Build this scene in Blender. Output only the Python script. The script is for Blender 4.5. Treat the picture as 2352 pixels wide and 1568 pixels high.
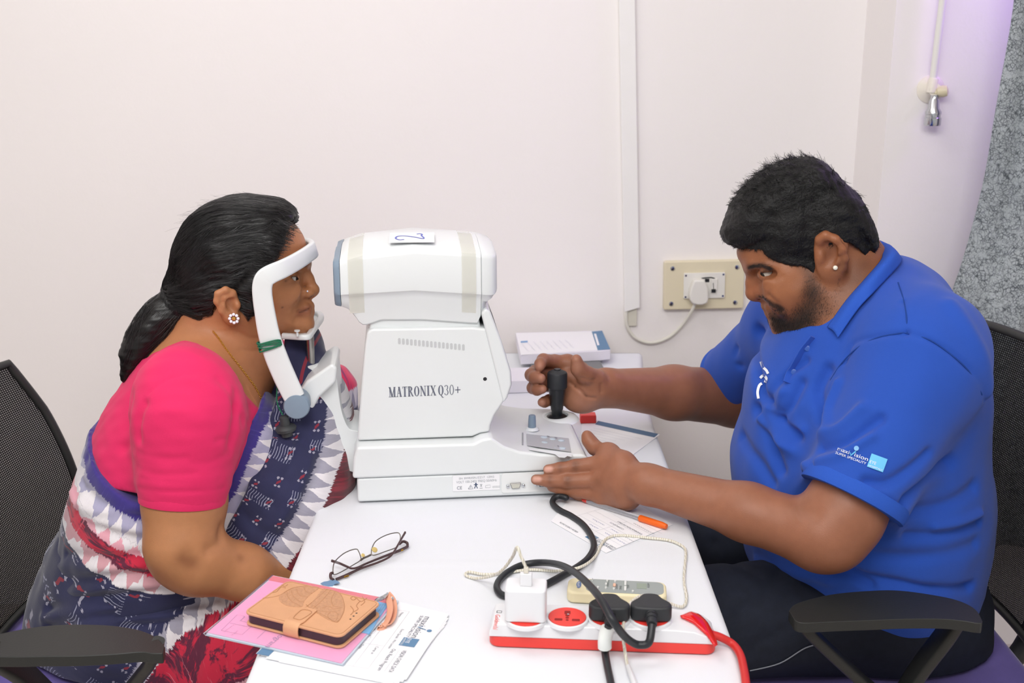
import bpy, bmesh, math, random
import numpy as np
from mathutils import Matrix, Vector
from mathutils.bvhtree import BVHTree

for _o in list(bpy.data.objects): bpy.data.objects.remove(_o)
SC = bpy.context.scene
COL = SC.collection
R = math.radians
random.seed(7); RNG = np.random.default_rng(7)

# ------------------------------------------------------------------ camera
FPX = 2571.0; PITCH = R(15.15); CAM = np.array([0, 0, 1.5])
cd = bpy.data.cameras.new('camera'); cam = bpy.data.objects.new('camera', cd); COL.objects.link(cam)
cd.sensor_width = 36; cd.lens = FPX * 36 / 2352; cd.clip_start = .05
cam.location = CAM; cam.rotation_euler = (math.pi / 2 - PITCH, 0, 0)
cd.dof.use_dof = True; cd.dof.focus_distance = 1.78; cd.dof.aperture_fstop = 6.3
SC.camera = cam

# ------------------------------------------------------------------ light
SC.view_settings.view_transform = 'Standard'; SC.view_settings.look = 'None'
SC.view_settings.gamma = 1; SC.view_settings.use_curve_mapping = False
SC.view_settings.exposure = 0.35
w = bpy.data.worlds.new('world'); SC.world = w; w.use_nodes = True
bg = w.node_tree.nodes['Background']; bg.inputs[0].default_value = (1, .985, .97, 1); bg.inputs[1].default_value = .42

def area(name, loc, target, size, energy, color=(1, 1, 1), sizey=None):
    l = bpy.data.lights.new(name, 'AREA'); l.energy = energy; l.color = color
    l.shape = 'RECTANGLE'; l.size = size; l.size_y = sizey or size
    o = bpy.data.objects.new(name, l); COL.objects.link(o); o.location = loc
    o.rotation_euler = (Vector(target) - Vector(loc)).to_track_quat('-Z', 'Y').to_euler()
    return o
area('added_overhead_fill', (-.2, .15, 2.70), (-.1, 1.5, .8), 2.2, 58, (1, .985, .965), 1.2)  # added area light standing in for flash bounced off the ceiling; no real fixture
area('added_overhead_fill', (-.6, 1.7, 2.72), (-.5, 1.9, 0), 1.0, 9, (1, .985, .965), 1.0)  # second, weaker fill added overhead, not a panel of the room
area('violet_wall_light', (1.5, 2.40, 2.0), (1.42, 2.57, 1.93), .25, 4.5, (.48, .22, 1))

# ------------------------------------------------------------------ pixel helpers (2352 x 1568 frame)
def ray(px, py):
    u = (px - 1176) / FPX; v = (784 - py) / FPX
    return np.array([u, v * math.sin(PITCH) + math.cos(PITCH), v * math.cos(PITCH) - math.sin(PITCH)])
def PY(px, py, Y): d = ray(px, py); return CAM + d * (Y / d[1])
def PZ(px, py, Z): d = ray(px, py); return CAM + d * ((Z - 1.5) / d[2])
def PN(px, py, p0, n):
    d = ray(px, py); return CAM + d * (np.dot(np.array(p0) - CAM, n) / np.dot(d, n))
TZ = .75                                   # table top height
OZ = lambda x, y, h=0.: PZ(x, y, TZ + h)
A = np.array

# ------------------------------------------------------------------ materials
def rgb(h):
    if not isinstance(h, str): return tuple(h)
    h = h.lstrip('#'); c = [int(h[i:i + 2], 16) / 255 for i in (0, 2, 4)]
    return tuple(x / 12.92 if x <= .04045 else ((x + .055) / 1.055) ** 2.4 for x in c)
MATS = {}
class NT:
    def __init__(s, m): s.t = m.node_tree; s.n = s.t.nodes; s.l = s.t.links
    def node(s, typ, **kw):
        n = s.n.new('ShaderNode' + typ)
        for k, v in kw.items():
            if k.startswith('i_'):
                key = k[2:]; key = int(key) if key.isdigit() else key.replace('_', ' ')
                if isinstance(v, bpy.types.NodeSocket): s.l.new(v, n.inputs[key])
                else: n.inputs[key].default_value = v
            else: setattr(n, k, v)
        return n
    def math(s, op, a, b=0., c=0., clamp=False):
        n = s.n.new('ShaderNodeMath'); n.operation = op; n.use_clamp = clamp
        for i, x in enumerate((a, b, c)):
            if isinstance(x, bpy.types.NodeSocket): s.l.new(x, n.inputs[i])
            else: n.inputs[i].default_value = x
        return n.outputs[0]
    def mix(s, f, a, b):
        n = s.n.new('ShaderNodeMix'); n.data_type = 'RGBA'
        for i, x in ((0, f), (6, a), (7, b)):
            if isinstance(x, bpy.types.NodeSocket): s.l.new(x, n.inputs[i])
            elif i == 0: n.inputs[i].default_value = x
            else: n.inputs[i].default_value = (*rgb(x), 1)
        return n.outputs[2]
    def noise(s, vec, scale, detail=3, rough=.55, dist=0.):
        n = s.n.new('ShaderNodeTexNoise'); n.inputs['Scale'].default_value = scale
        n.inputs['Detail'].default_value = detail; n.inputs['Roughness'].default_value = rough; n.inputs['Distortion'].default_value = dist
        s.l.new(vec, n.inputs['Vector']); return n.outputs['Fac']
    def step(s, x, e0, e1):
        n = s.n.new('ShaderNodeMapRange'); n.interpolation_type = 'SMOOTHSTEP'
        n.inputs[1].default_value = e0; n.inputs[2].default_value = e1
        s.l.new(x, n.inputs[0]); return n.outputs[0]
    def bump(s, h, dist, strength=1.):
        n = s.n.new('ShaderNodeBump'); n.inputs['Distance'].default_value = dist; n.inputs['Strength'].default_value = strength
        s.l.new(h, n.inputs['Height']); s.l.new(n.outputs[0], s.n['Principled BSDF'].inputs['Normal'])
    def obj(s): return s.n.new('ShaderNodeTexCoord').outputs['Object']
    def attr(s, name):
        n = s.n.new('ShaderNodeAttribute'); n.attribute_name = name; return n
def mat(name, col=(.8, .8, .8), rough=.5, metal=0., var=0., vscale=40, bump=0., bscale=200, spec=.5, alpha=1., trans=0., ior=1.45, sheen=0., coat=0., sss=0., vcol=None):
    if name in MATS: return MATS[name]
    m = bpy.data.materials.new(name); m.use_nodes = True; MATS[name] = m
    b = m.node_tree.nodes['Principled BSDF']; c = rgb(col)
    b.inputs['Base Color'].default_value = (*c, 1); b.inputs['Roughness'].default_value = rough
    b.inputs['Metallic'].default_value = metal; b.inputs['Specular IOR Level'].default_value = spec
    b.inputs['Alpha'].default_value = alpha; b.inputs['Transmission Weight'].default_value = trans; b.inputs['IOR'].default_value = ior
    b.inputs['Sheen Weight'].default_value = sheen; b.inputs['Coat Weight'].default_value = coat
    if sss:
        b.inputs['Subsurface Weight'].default_value = sss; b.inputs['Subsurface Radius'].default_value = (1, .35, .2); b.inputs['Subsurface Scale'].default_value = .004
    t = NT(m)
    base = None
    if vcol: base = t.attr(vcol).outputs['Color']
    if var:
        f = t.noise(t.obj(), vscale); k = t.node('MapRange', i_0=f, i_1=.3, i_2=.7, i_3=1 - var, i_4=1 + var).outputs[0]
        n = t.node('VectorMath', operation='SCALE')
        if base is not None: t.l.new(base, n.inputs[0])
        else: n.inputs[0].default_value = c
        t.l.new(k, n.inputs['Scale']); base = n.outputs[0]
    if base is not None: t.l.new(base, b.inputs['Base Color'])
    if bump: t.bump(t.noise(t.obj(), bscale, 4), bump)
    return m

# ------------------------------------------------------------------ object helpers
def wm(o):
    m = o.matrix_basis.copy()
    if o.parent: m = wm(o.parent) @ o.matrix_parent_inverse @ m
    return m
def link(o, parent=None):
    COL.objects.link(o)
    if parent is not None:
        o.parent = parent; o.matrix_parent_inverse = wm(parent).inverted()
    return o
def tag(o, label=None, cat=None, group=None, kind=None):
    if label: o['label'] = label
    if cat: o['category'] = cat
    if group: o['group'] = group
    if kind: o['kind'] = kind
    return o
def thing(name, loc, label, cat, group=None, rz=0):
    o = bpy.data.objects.new(name, None); COL.objects.link(o); o.location = tuple(loc); o.rotation_euler = (0, 0, rz)
    o.empty_display_size = .05
    return tag(o, label, cat, group)
def mesh(name, v, f, m, parent=None, smooth=True, ang=40, T=None, bevel=0., seg=3, attrs=None, bang=30):
    v = np.asarray(v, float).reshape(-1, 3)
    if T is not None:
        T = np.array(T); v = v @ T[:3, :3].T + T[:3, 3]
    c = (v.min(0) + v.max(0)) / 2
    me = bpy.data.meshes.new(name)
    if isinstance(f, np.ndarray) and f.ndim == 2:
        nf, k = f.shape
        me.vertices.add(len(v)); me.vertices.foreach_set('co', (v - c).astype(np.float32).ravel())
        me.loops.add(nf * k); me.loops.foreach_set('vertex_index', f.astype(np.int32).ravel())
        me.polygons.add(nf); me.polygons.foreach_set('loop_start', np.arange(0, nf * k, k, dtype=np.int32))
        me.update(calc_edges=True)
    else:
        me.from_pydata([tuple(p) for p in (v - c)], [], [tuple(int(i) for i in q) for q in f])
    if attrs:
        for an, (typ, dat) in attrs.items():
            a = me.attributes.new(an, typ, 'POINT')
            a.data.foreach_set('color' if 'COLOR' in typ else 'vector' if 'VECTOR' in typ or typ == 'FLOAT2' else 'value', np.asarray(dat, np.float32).ravel())
    me.validate(); me.update()
    if smooth:
        me.shade_smooth()
        if ang < 180 and not bevel: me.set_sharp_from_angle(angle=R(ang))
    o = bpy.data.objects.new(name, me); o.location = tuple(c)
    if m is not None:
        for x in (m if isinstance(m, (list, tuple)) else [m]): me.materials.append(x)
    link(o, parent)
    if bevel:
        b = o.modifiers.new('bevel', 'BEVEL'); b.width = bevel; b.segments = seg; b.limit_method = 'ANGLE'; b.angle_limit = R(bang)
        b.harden_normals = True; b.use_clamp_overlap = True
    return o
def XF(loc=(0, 0, 0), x=None, y=None, z=None):
    """frame from axes"""
    if z is None: z = np.cross(x, y)
    z = A(z, float); z /= np.linalg.norm(z)
    if x is None: x = np.cross(y, z)
    x = A(x, float); x = x - z * np.dot(x, z); x /= np.linalg.norm(x)
    T = np.eye(4); T[:3, 0] = x; T[:3, 1] = np.cross(z, x); T[:3, 2] = z; T[:3, 3] = loc
    return T
def RZ(a, loc=(0, 0, 0)):
    T = np.eye(4); c, s = math.cos(a), math.sin(a); T[:2, :2] = [[c, -s], [s, c]]; T[:3, 3] = loc; return T
def prism(name, pts, a, b, m, parent=None, axis='y', T=None, bevel=.003, seg=3, bang=30, **k):
    """2D outline extruded; axis y: pts=(x,z); axis z: pts=(x,y)"""
    n = len(pts); g = (lambda p, h: (p[0], h, p[1])) if axis == 'y' else (lambda p, h: (p[0], p[1], h)) if axis == 'z' else (lambda p, h: (h, p[0], p[1]))
    ar = sum(pts[i][0] * pts[(i + 1) % n][1] - pts[(i + 1) % n][0] * pts[i][1] for i in range(n))
    if (ar < 0) != (axis == 'y'): pts = list(pts)[::-1]
    v = [g(p, a) for p in pts] + [g(p, b) for p in pts]
    f = [tuple(range(n))[::-1], tuple(range(n, 2 * n))] + [(i, (i + 1) % n, n + (i + 1) % n, n + i) for i in range(n)]
    return mesh(name, v, f, m, parent, T=T, bevel=bevel, seg=seg, bang=bang, **k)
def box(name, lo, hi, m, parent=None, T=None, bevel=.002, seg=2, **k):
    return prism(name, [(lo[0], lo[1]), (hi[0], lo[1]), (hi[0], hi[1]), (lo[0], hi[1])], lo[2], hi[2], m, parent, 'z', T, bevel, seg, **k)
def rrect(x0, y0, x1, y1, r, n=5):
    p = []
    for cx, cy, a0 in ((x1 - r, y0 + r, -90), (x1 - r, y1 - r, 0), (x0 + r, y1 - r, 90), (x0 + r, y0 + r, 180)):
        for i in range(n + 1): a = R(a0 + 90 * i / n); p.append((cx + r * math.cos(a), cy + r * math.sin(a)))
    return p
def lathe(name, prof, m, parent=None, T=None, n=32, ang=40, **k):
    """prof list of (r,z) from bottom to top"""
    v = []; f = []; ring = []
    for r, z in prof:
        if r < 1e-6: ring.append([len(v)]); v.append((0, 0, z))
        else:
            ring.append(list(range(len(v), len(v) + n)))
            v += [(r * math.cos(2 * math.pi * i / n), r * math.sin(2 * math.pi * i / n), z) for i in range(n)]
    for a, b in zip(ring, ring[1:]):
        for i in range(n):
            j = (i + 1) % n
            if len(a) == 1 and len(b) == 1: continue
            if len(a) == 1: f.append((a[0], b[j], b[i]))
            elif len(b) == 1: f.append((a[i], a[j], b[0]))
            else: f.append((a[i], a[j], b[j], b[i]))
    if len(ring[0]) > 1: f.append(tuple(ring[0][::-1]))
    if len(ring[-1]) > 1: f.append(tuple(ring[-1]))
    return mesh(name, v, f, m, parent, T=T, ang=ang, **k)
def catmull(pts, n=8, closed=False):
    p = [A(q, float) for q in pts]; out = []; N = len(p)
    rng = range(N if closed else N - 1)
    for i in rng:
        if closed: a, b, c, d = p[i - 1], p[i], p[(i + 1) % N], p[(i + 2) % N]
        else: a, b, c, d = p[max(i - 1, 0)], p[i], p[i + 1], p[min(i + 2, N - 1)]
        for k in range(n):
            t = k / n
            out.append(.5 * ((2 * b) + (c - a) * t + (2 * a - 5 * b + 4 * c - d) * t * t + (3 * b - a - 3 * c + d) * t ** 3))
    if not closed: out.append(p[-1])
    return np.array(out)
def frames(P, closed=False):
    n = len(P); tg = np.gradient(P, axis=0) if not closed else np.roll(P, -1, 0) - np.roll(P, 1, 0)
    tg /= np.linalg.norm(tg, axis=1)[:, None] + 1e-12
    u = np.cross(tg[0], [0, 0, 1.]); 
    if np.linalg.norm(u) < .1: u = np.cross(tg[0], [0, 1., 0])
    U = []
    for t in tg:
        u = u - t * np.dot(u, t); u = u / np.linalg.norm(u); U.append(u)
    U = np.array(U); return tg, U, np.cross(tg, U)
def tube_vf(P, r, n=10, closed=False, sect=None):
    P = np.array(P, float); tg, U, V = frames(P, closed); r = np.broadcast_to(r, (len(P),))
    an = np.arange(n) * 2 * math.pi / n; cs = np.stack([np.cos(an), np.sin(an)], 1) if sect is None else np.array(sect)
    n = len(cs)
    v = (P[:, None] + r[:, None, None] * (cs[None, :, :1] * U[:, None] + cs[None, :, 1:] * V[:, None])).reshape(-1, 3)
    f = []; L = len(P)
    for i in range(L if closed else L - 1):
        a = i * n; b = ((i + 1) % L) * n
        for j in range(n): f.append((a + j, a + (j + 1) % n, b + (j + 1) % n, b + j))
    if not closed: f += [tuple(range(n))[::-1], tuple(range((L - 1) * n, L * n))]
    return v, f
def tube(name, pts, r, m, parent=None, n=10, sm=8, closed=False, T=None, **k):
    P = catmull(pts, sm, closed) if sm else np.array(pts)
    if not np.isscalar(r): r = np.interp(np.linspace(0, 1, len(P)), np.linspace(0, 1, len(r)), r)
    v, f = tube_vf(P, r, n, closed)
    return mesh(name, v, f, m, parent, T=T, **k)
def band_vf(P, side, w, t, n=3):
    """strip: path P, side unit vecs (width direction), width w, thickness t, rounded edges"""
    P = np.array(P, float); side = np.broadcast_to(np.array(side, float), P.shape).copy()
    tg = np.gradient(P, axis=0); tg /= np.linalg.norm(tg, axis=1)[:, None]
    side -= tg * (side * tg).sum(1)[:, None]; side /= np.linalg.norm(side, axis=1)[:, None]
    nr = np.cross(tg, side); w = np.broadcast_to(w, (len(P),)); t = np.broadcast_to(t, (len(P),))
    cs = rrect(-.5, -.5, .5, .5, .18, n)
    q = []
    for x, y in cs:
        q.append((x, y))
    q = np.array(q); k = len(q)
    rr = np.minimum(w, t)
    # rounded rect with corner radius relative to thickness
    v = []
    for i in range(len(P)):
        c = np.array(rrect(-w[i] / 2, -t[i] / 2, w[i] / 2, t[i] / 2, min(w[i], t[i]) * .35, n))
        v.append(P[i] + c[:, :1] * side[i] + c[:, 1:] * nr[i])
    k = len(c); v = np.array(v).reshape(-1, 3); f = []
    for i in range(len(P) - 1):
        for j in range(k): f.append((i * k + j, i * k + (j + 1) % k, (i + 1) * k + (j + 1) % k, (i + 1) * k + j))
    f += [tuple(range(k))[::-1], tuple(range((len(P) - 1) * k, len(P) * k))]
    return v, f
def band(name, pts, side, w, t, m, parent=None, sm=8, T=None, **k):
    P = catmull(pts, sm) if sm else np.array(pts)
    if not np.isscalar(w): w = np.interp(np.linspace(0, 1, len(P)), np.linspace(0, 1, len(w)), w)
    if np.ndim(side) == 2:
        s = np.linspace(0, 1, len(side)); side = np.stack([np.interp(np.linspace(0, 1, len(P)), s, A(side)[:, i]) for i in range(3)], 1)
    v, f = band_vf(P, side, w, t); return mesh(name, v, f, m, parent, T=T, **k)
def grid_vf(G):
    G = np.asarray(G); a, b = G.shape[:2]; i = np.arange(a * b).reshape(a, b)
    f = np.stack([i[:-1, :-1], i[1:, :-1], i[1:, 1:], i[:-1, 1:]], -1).reshape(-1, 4)
    return G.reshape(-1, 3), f
def text_vf(s, size=1., align='LEFT', extr=0.):
    c = bpy.data.curves.new('t', 'FONT'); c.body = s; c.size = size; c.align_x = align; c.extrude = extr; c.resolution_u = 3
    o = bpy.data.objects.new('t', c); COL.objects.link(o)
    dg = bpy.context.evaluated_depsgraph_get(); me = bpy.data.meshes.new_from_object(o.evaluated_get(dg))
    v = np.array([tuple(x.co) for x in me.vertices]).reshape(-1, 3); f = [tuple(p.vertices) for p in me.polygons]
    bpy.data.objects.remove(o); bpy.data.curves.remove(c); bpy.data.meshes.remove(me)
    return v, f
def text(name, s, size, m, parent, T, align='LEFT', sx=1., shear=0., **k):
    v, f = text_vf(s, size, align); v[:, 0] = v[:, 0] * sx + v[:, 1] * shear
    return mesh(name, v, f, m, parent, T=T, smooth=False, **k)
def join_vf(*parts):
    V = []; Fc = []; n = 0
    for v, f in parts:
        v = np.asarray(v).reshape(-1, 3); V.append(v); Fc += [tuple(int(i) + n for i in q) for q in f]; n += len(v)
    return np.concatenate(V), Fc
def disc_vf(c, r, n=20, z=0., ry=None):
    ry = ry or r; return [(c[0] + r * math.cos(2 * math.pi * i / n), c[1] + ry * math.sin(2 * math.pi * i / n), z) for i in range(n)], [tuple(range(n))]
def quad_vf(x0, y0, x1, y1, z=0.): return [(x0, y0, z), (x1, y0, z), (x1, y1, z), (x0, y1, z)], [(0, 1, 2, 3)]
def line_vf(pts, w, z=0.):
    """flat polyline in xy of width w"""
    P = np.array(pts, float)[:, :2]; t = np.gradient(P, axis=0); t /= np.linalg.norm(t, axis=1)[:, None] + 1e-12; n = np.stack([-t[:, 1], t[:, 0]], 1) * w / 2
    v = np.concatenate([P + n, P - n]); v = np.concatenate([v, np.full((len(v), 1), z)], 1); L = len(P)
    return v, [(i, i + L, i + L + 1, i + 1) for i in range(L - 1)]

# ================================================================== room
m_wall = mat('wall_paint', '#f5f1f0', .7, var=.012, vscale=1.5, bump=.0006, bscale=60)
WY = 2.78
def panel(name, lo, hi, m): o = box(name, lo, hi, m, bevel=0, smooth=False); o['kind'] = 'structure'; return o
panel('floor', (-2.6, -1.2, -.05), (2.6, 3.2, 0), mat('floor_tile', '#cfc6bd', .35, var=.05, vscale=3))
panel('wall_back', (-2.6, WY, 0), (.845, WY + .12, 2.75), m_wall)
panel('wall_column', (.845, WY - .21, 0), (2.6, WY + .12, 2.75), m_wall)
panel('wall_left', (-2.7, -1.2, 0), (-2.6, WY + .12, 2.75), m_wall)
panel('wall_right', (2.6, -1.2, 0), (2.7, WY + .12, 2.75), m_wall)
panel('ceiling', (-2.7, -1.2, 2.75), (2.7, WY + .12, 2.85), mat('ceiling_paint', '#f4f1ec', .8, var=.01, vscale=2))

# cable trunking on the wall
m_pvc = mat('pvc_white', '#f4f3f1', .35, var=.01, vscale=15); m_pvcold = mat('pvc_aged', '#d9d6c8', .5, var=.03)
ct = thing('cable_trunking', (PY(1443, 700, WY)), 'long vertical white plastic cable trunking fixed to the wall', 'trunking')
a0 = PY(1433, 715, WY); a1 = PY(1468, 703, WY)
xL, xR = a0[0], a1[0]
lean = (PY(1420, 0, WY)[0] - PY(1434, 700, WY)[0])
zb = a1[2]; zt = 2.75
v = []; 
for z, dx in ((zb, 0), (zt, lean * (zt - zb) / .76)):
    v += [(xL + dx, WY - .018, z), (xR + dx, WY - .018, z), (xR + dx, WY, z), (xL + dx, WY, z)]
v[0] = (xL, WY - .018, zb - .012)
mesh('cover', v, [(0, 1, 5, 4), (1, 2, 6, 5), (2, 3, 7, 6), (3, 0, 4, 7), (0, 3, 2, 1), (4, 5, 6, 7)], m_pvc, ct, bevel=.002, seg=2)
box('back_channel', (xL + .004, WY - .009, zb - .05), (xR - .006, WY - .0005, zb + .02), m_pvcold, ct, bevel=.001)

# socket board
m_cream = mat('bakelite_cream', '#e6dcc0', .4, var=.03, vscale=12); m_sock = mat('socket_white', '#eceae4', .3)
m_dark = mat('dark_plastic', '#26282b', .4); m_chrome = mat('chrome', '#c9ccd0', .18, 1.)
sb = thing('socket_board', PY(1615, 650, WY), 'cream wall socket board with white switch plate and plug', 'socket')
c = PY(1614, 651, WY); hw, hh = .101, .062
SBT = XF((c[0], WY, c[2]), x=(math.cos(R(-1.2)), 0, -math.sin(R(-1.2))), z=(0, -1, 0))
prism('board', rrect(-hw, -hh, hw, hh, .004), 0, .02, m_cream, sb, 'z', SBT, .003)
prism('switch_plate', rrect(-.052, -.033, .052, .033, .003), .02, .026, m_sock, sb, 'z', SBT, .0015)
for x, y in ((-.08, .045), (.082, .045), (-.082, -.046), (.08, -.046)):
    lathe('screw', [(.0058, 0), (.0058, .002), (.003, .0028), (0, .0028)], m_chrome, sb, SBT @ XF((x, y, .02), x=(1, 0, 0), z=(0, 0, 1)), 16)
for x, y in ((-.047, .027), (.047, .028), (-.047, -.028), (.047, -.027)):
    lathe('screw', [(.0025, 0), (.0025, .001), (0, .001)], m_chrome, sb, SBT @ XF((x, y, .026), x=(1, 0, 0), z=(0, 0, 1)), 12)
box('rocker_switch', (.016, -.012, .026), (.032, .018, .031), m_sock, sb, SBT, .0015)
v, f = join_vf(quad_vf(.017, -.017, .028, -.008, .0315), line_vf([(.0225, -.008), (.021, .008)], .0015, .0315), quad_vf(.001, .009, .012, .018, .0265), line_vf([(-.008, .019), (.004, .0205), (.016, .021), (.026, .018)], .003, .0266))
mesh('pointing_mark', v, f, m_dark, sb, T=SBT, smooth=False)
# white plug with its cord
wp = thing('white_plug', PY(1600, 660, WY - .03), 'white plug in the wall socket with cord to the trunking', 'plug')
prism('plug_body', [(-.021, .012), (-.014, .03), (.012, .03), (.021, .008), (.023, -.02), (.02, -.03), (.008, -.034), (-.004, -.034), (-.018, -.03), (-.024, -.02), (-.025, -.004)], .026, .052, m_sock, wp, 'z', SBT @ XF((-.016, -.01, 0), x=(1, 0, 0), z=(0, 0, 1)), .005, 3, bang=50)
cp = [PY(1597, 690, WY - .035), PY(1590, 712, WY - .03), PY(1568, 745, WY - .012), PY(1535, 775, WY - .008), PY(1495, 787, WY - .008), PY(1460, 776, WY - .008), PY(1442, 752, WY - .01), PY(1438, 730, WY - .012), PY(1439, 700, WY - .012)]
tube('cord', cp, .0042, mat('cord_white', '#e6e4da', .45), wp, 10)

# water pipe with angle valve on the column
CY = WY - .21
wpz = thing('wall_valve', PY(2143, 220, CY), 'white wall pipe with chrome angle valve and cream knob', 'valve')
p0 = PY(2142, 190, CY - .022); p1 = PY(2170, -40, CY - .022)
tube('supply_pipe', [p0, p1 + (0, 0, .5) * 1 if False else p1, p1 + (p1 - p0) * 3.2], .0078, mat('pipe_painted', '#e9e8e2', .5), wpz, 14, 4)
E2 = PY(2137, 205, CY)
lathe('wall_flange', [(.031, 0), (.031, .003), (.022, .008), (.014, .02), (.014, .03), (0, .03)], mat('flange_painted', '#ece6da', .45, var=.04), wpz, XF(E2, x=(1, 0, 0), z=(0, -1, 0)), 28)
lathe('elbow', [(.0, -.012), (.011, -.012), (.0115, .016), (.0095, .02), (0, .02)], MATS['flange_painted'], wpz, XF(PY(2141, 200, CY - .022), x=(1, 0, 0), z=(.1, 0, 1)), 20)
kp = PY(2162, 210, CY - .03)
lathe('valve_knob', [(0, -.022), (.006, -.022), (.006, -.01), (.010, -.008), (.0135, .003), (.0115, .012), (.005, .015), (0, .015)], mat('knob_cream', '#ddd3b4', .35), wpz, XF(kp, x=(0, 1, 0), z=(1, -.35, .15)), 24)
vp = PY(2141, 288, CY - .03); vt = PY(2147, 218, CY - .03); ax = vt - vp; h = np.linalg.norm(ax)
lathe('valve_body', [(0, 0), (.0175, 0), (.0185, .003), (.0185, .017), (.0165, .018), (.0165, .024), (.0178, .025), (.0178, .03), (.0125, .038), (.0115, .055), (.009, .058), (.009, h), (0, h)], m_chrome, wpz, XF(vp, x=(0, 1, 0), z=ax), 28)

# curtain at the right
def crackle(name):
    m = mat(name, '#a9b1b6', .8); t = NT(m); b = t.n['Principled BSDF']; o = t.obj()
    w1 = t.node('TexNoise', i_Scale=14., i_Detail=3.); t.l.new(o, w1.inputs['Vector'])
    v2 = t.node('VectorMath', operation='MULTIPLY_ADD'); t.l.new(w1.outputs['Color'], v2.inputs[0]); v2.inputs[1].default_value = (.05, .05, .05); t.l.new(o, v2.inputs[2])
    out = None
    for sc, wd in ((125., .10), (210., .09), (80., .06)):
        vo = t.node('TexVoronoi', feature='DISTANCE_TO_EDGE', i_Scale=sc); t.l.new(v2.outputs[0], vo.inputs['Vector'])
        e = t.step(vo.outputs['Distance'], 0., wd)
        e = t.math('MAXIMUM', e, t.step(t.noise(o, sc * .5, 2), .42, .62))
        out = e if out is None else t.math('MULTIPLY', out, e)
    big = t.noise(o, 5., 2)
    basec = t.mix(t.step(big, .3, .7), '#a8b0b5', '#bcc4c8')
    t.l.new(t.mix(out, '#4d545b', basec), b.inputs['Base Color'])
    b.inputs['Sheen Weight'].default_value = .3
    return m
N1, N2 = 90, 60
edge = catmull([PY(2335, -60, 2.42), PY(2322, 60, 2.42), PY(2290, 260, 2.42), PY(2265, 420, 2.42), PY(2225, 580, 2.42), PY(2190, 690, 2.42), PY(2140, 860, 2.42), PY(2120, 1000, 2.42)], 10)
zz = np.linspace(1.72, .35, N2); ex = np.interp(-zz, -edge[:, 2], edge[:, 0])
G = np.zeros((N2, N1, 3))
for i in range(N2):
    s = np.linspace(0, 1, N1); wdt = .75 - .0 * i
    fold = .028 * np.sin(s * 24 + .8 * math.sin(zz[i] * 2)) + .012 * np.sin(s * 53 + 2 * zz[i])
    G[i, :, 0] = ex[i] + s * (1.75 - ex[i]) ; G[i, :, 1] = 2.42 + fold * (.5 + .5 * np.minimum(1, s * 4 + .3)) - .10 * s; G[i, :, 2] = zz[i]
v, f = grid_vf(G)
cu = mesh('curtain', v, f, crackle('crackle_cloth'), None, ang=180)
so = cu.modifiers.new('s', 'SOLIDIFY'); so.thickness = .002
tag(cu, 'grey curtain with black crackle print at the right wall', 'curtain')

# ================================================================== table and cloth
m_cloth = mat('white_cotton', '#e3e6eb', .85, sheen=.15, bump=.00025, bscale=900)
TX0, TX1, TY0, TY1 = -.325, .287, .98, 2.66
tb = thing('table', (-.02, 1.8, 0), 'table under a white cloth between the two people', 'table')
m_wood = mat('table_wood', '#7b5a3c', .5, var=.15, vscale=8)
box('table_top', (TX0 + .008, TY0 + .008, TZ - .028), (TX1 - .008, TY1 - .008, TZ - .0045), m_wood, tb, bevel=.003)
for x in (TX0 + .03, TX1 - .07):
    for y in (TY0 + .03, TY1 - .07): box('leg', (x, y, 0), (x + .04, y + .04, TZ - .028), m_wood, tb)
def tablecloth():
    ys = np.linspace(TY0, TY1, 190); P = []
    def sect():
        pts = []
        for h in np.linspace(.055, .012, 6): pts.append((TX0, TZ - h, -1, h))
        for a in np.linspace(180, 90, 6)[1:]: pts.append((TX0 + .012 + .012 * math.cos(R(a)), TZ - .012 + .012 * math.sin(R(a)), 0, 0))
        for x in np.linspace(TX0 + .012, TX1 - .012, 62)[1:-1]: pts.append((x, TZ, 0, 0))
        for a in np.linspace(90, 0, 6): pts.append((TX1 - .012 + .012 * math.cos(R(a)), TZ - .012 + .012 * math.sin(R(a)), 0, 0))
        for h in np.linspace(.012, .055, 6)[1:]: pts.append((TX1, TZ - h, 1, h))
        return pts
    S = sect(); G = np.zeros((len(ys), len(S), 3))
    for i, y in enumerate(ys):
        for j, (x, z, sd, h) in enumerate(S):
            k = min(1, h / .12)
            wv = .010 * math.sin(y * 17 + sd) + .007 * math.sin(y * 41 + 2 * sd)
            flare = .02 * h / .3
            G[i, j] = (x + sd * k * (wv * .6 + .006) , y, z)
            if sd == 0:                                         # ironing creases, never below the table
                cr = .0012 * math.exp(-((y - 1.512 + .012 * x) / .004) ** 2) + .0010 * math.exp(-((y - 2.02) / .004) ** 2) + .0008 * math.exp(-((x - .13) / .004) ** 2)
                G[i, j, 2] += cr - .0004
            # back right corner of the cloth lifts out a little
            q = max(0, (y - 2.1) / .56)
            if x > .2: G[i, j, 0] += .035 * q * q
    v, f = grid_vf(G)
    # end flap at the back
    n = G.shape[1]; last = G[-1]; fl = np.stack([last + (0, .002 + .012 * (k > 0), -.05 * k / 6) for k in range(7)])
    fl[:, :, 2] = np.where(last[None, :, 2] > TZ - .02, fl[:, :, 2], last[None, :, 2])
    v2, f2 = grid_vf(fl)
    f = np.concatenate([f, f2 + len(v)]); v = np.concatenate([v, v2])
    o = mesh('tablecloth', v, f, m_cloth, None, ang=180)
    return tag(o, 'white tablecloth draped over the table', 'tablecloth')
tablecloth()

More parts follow.
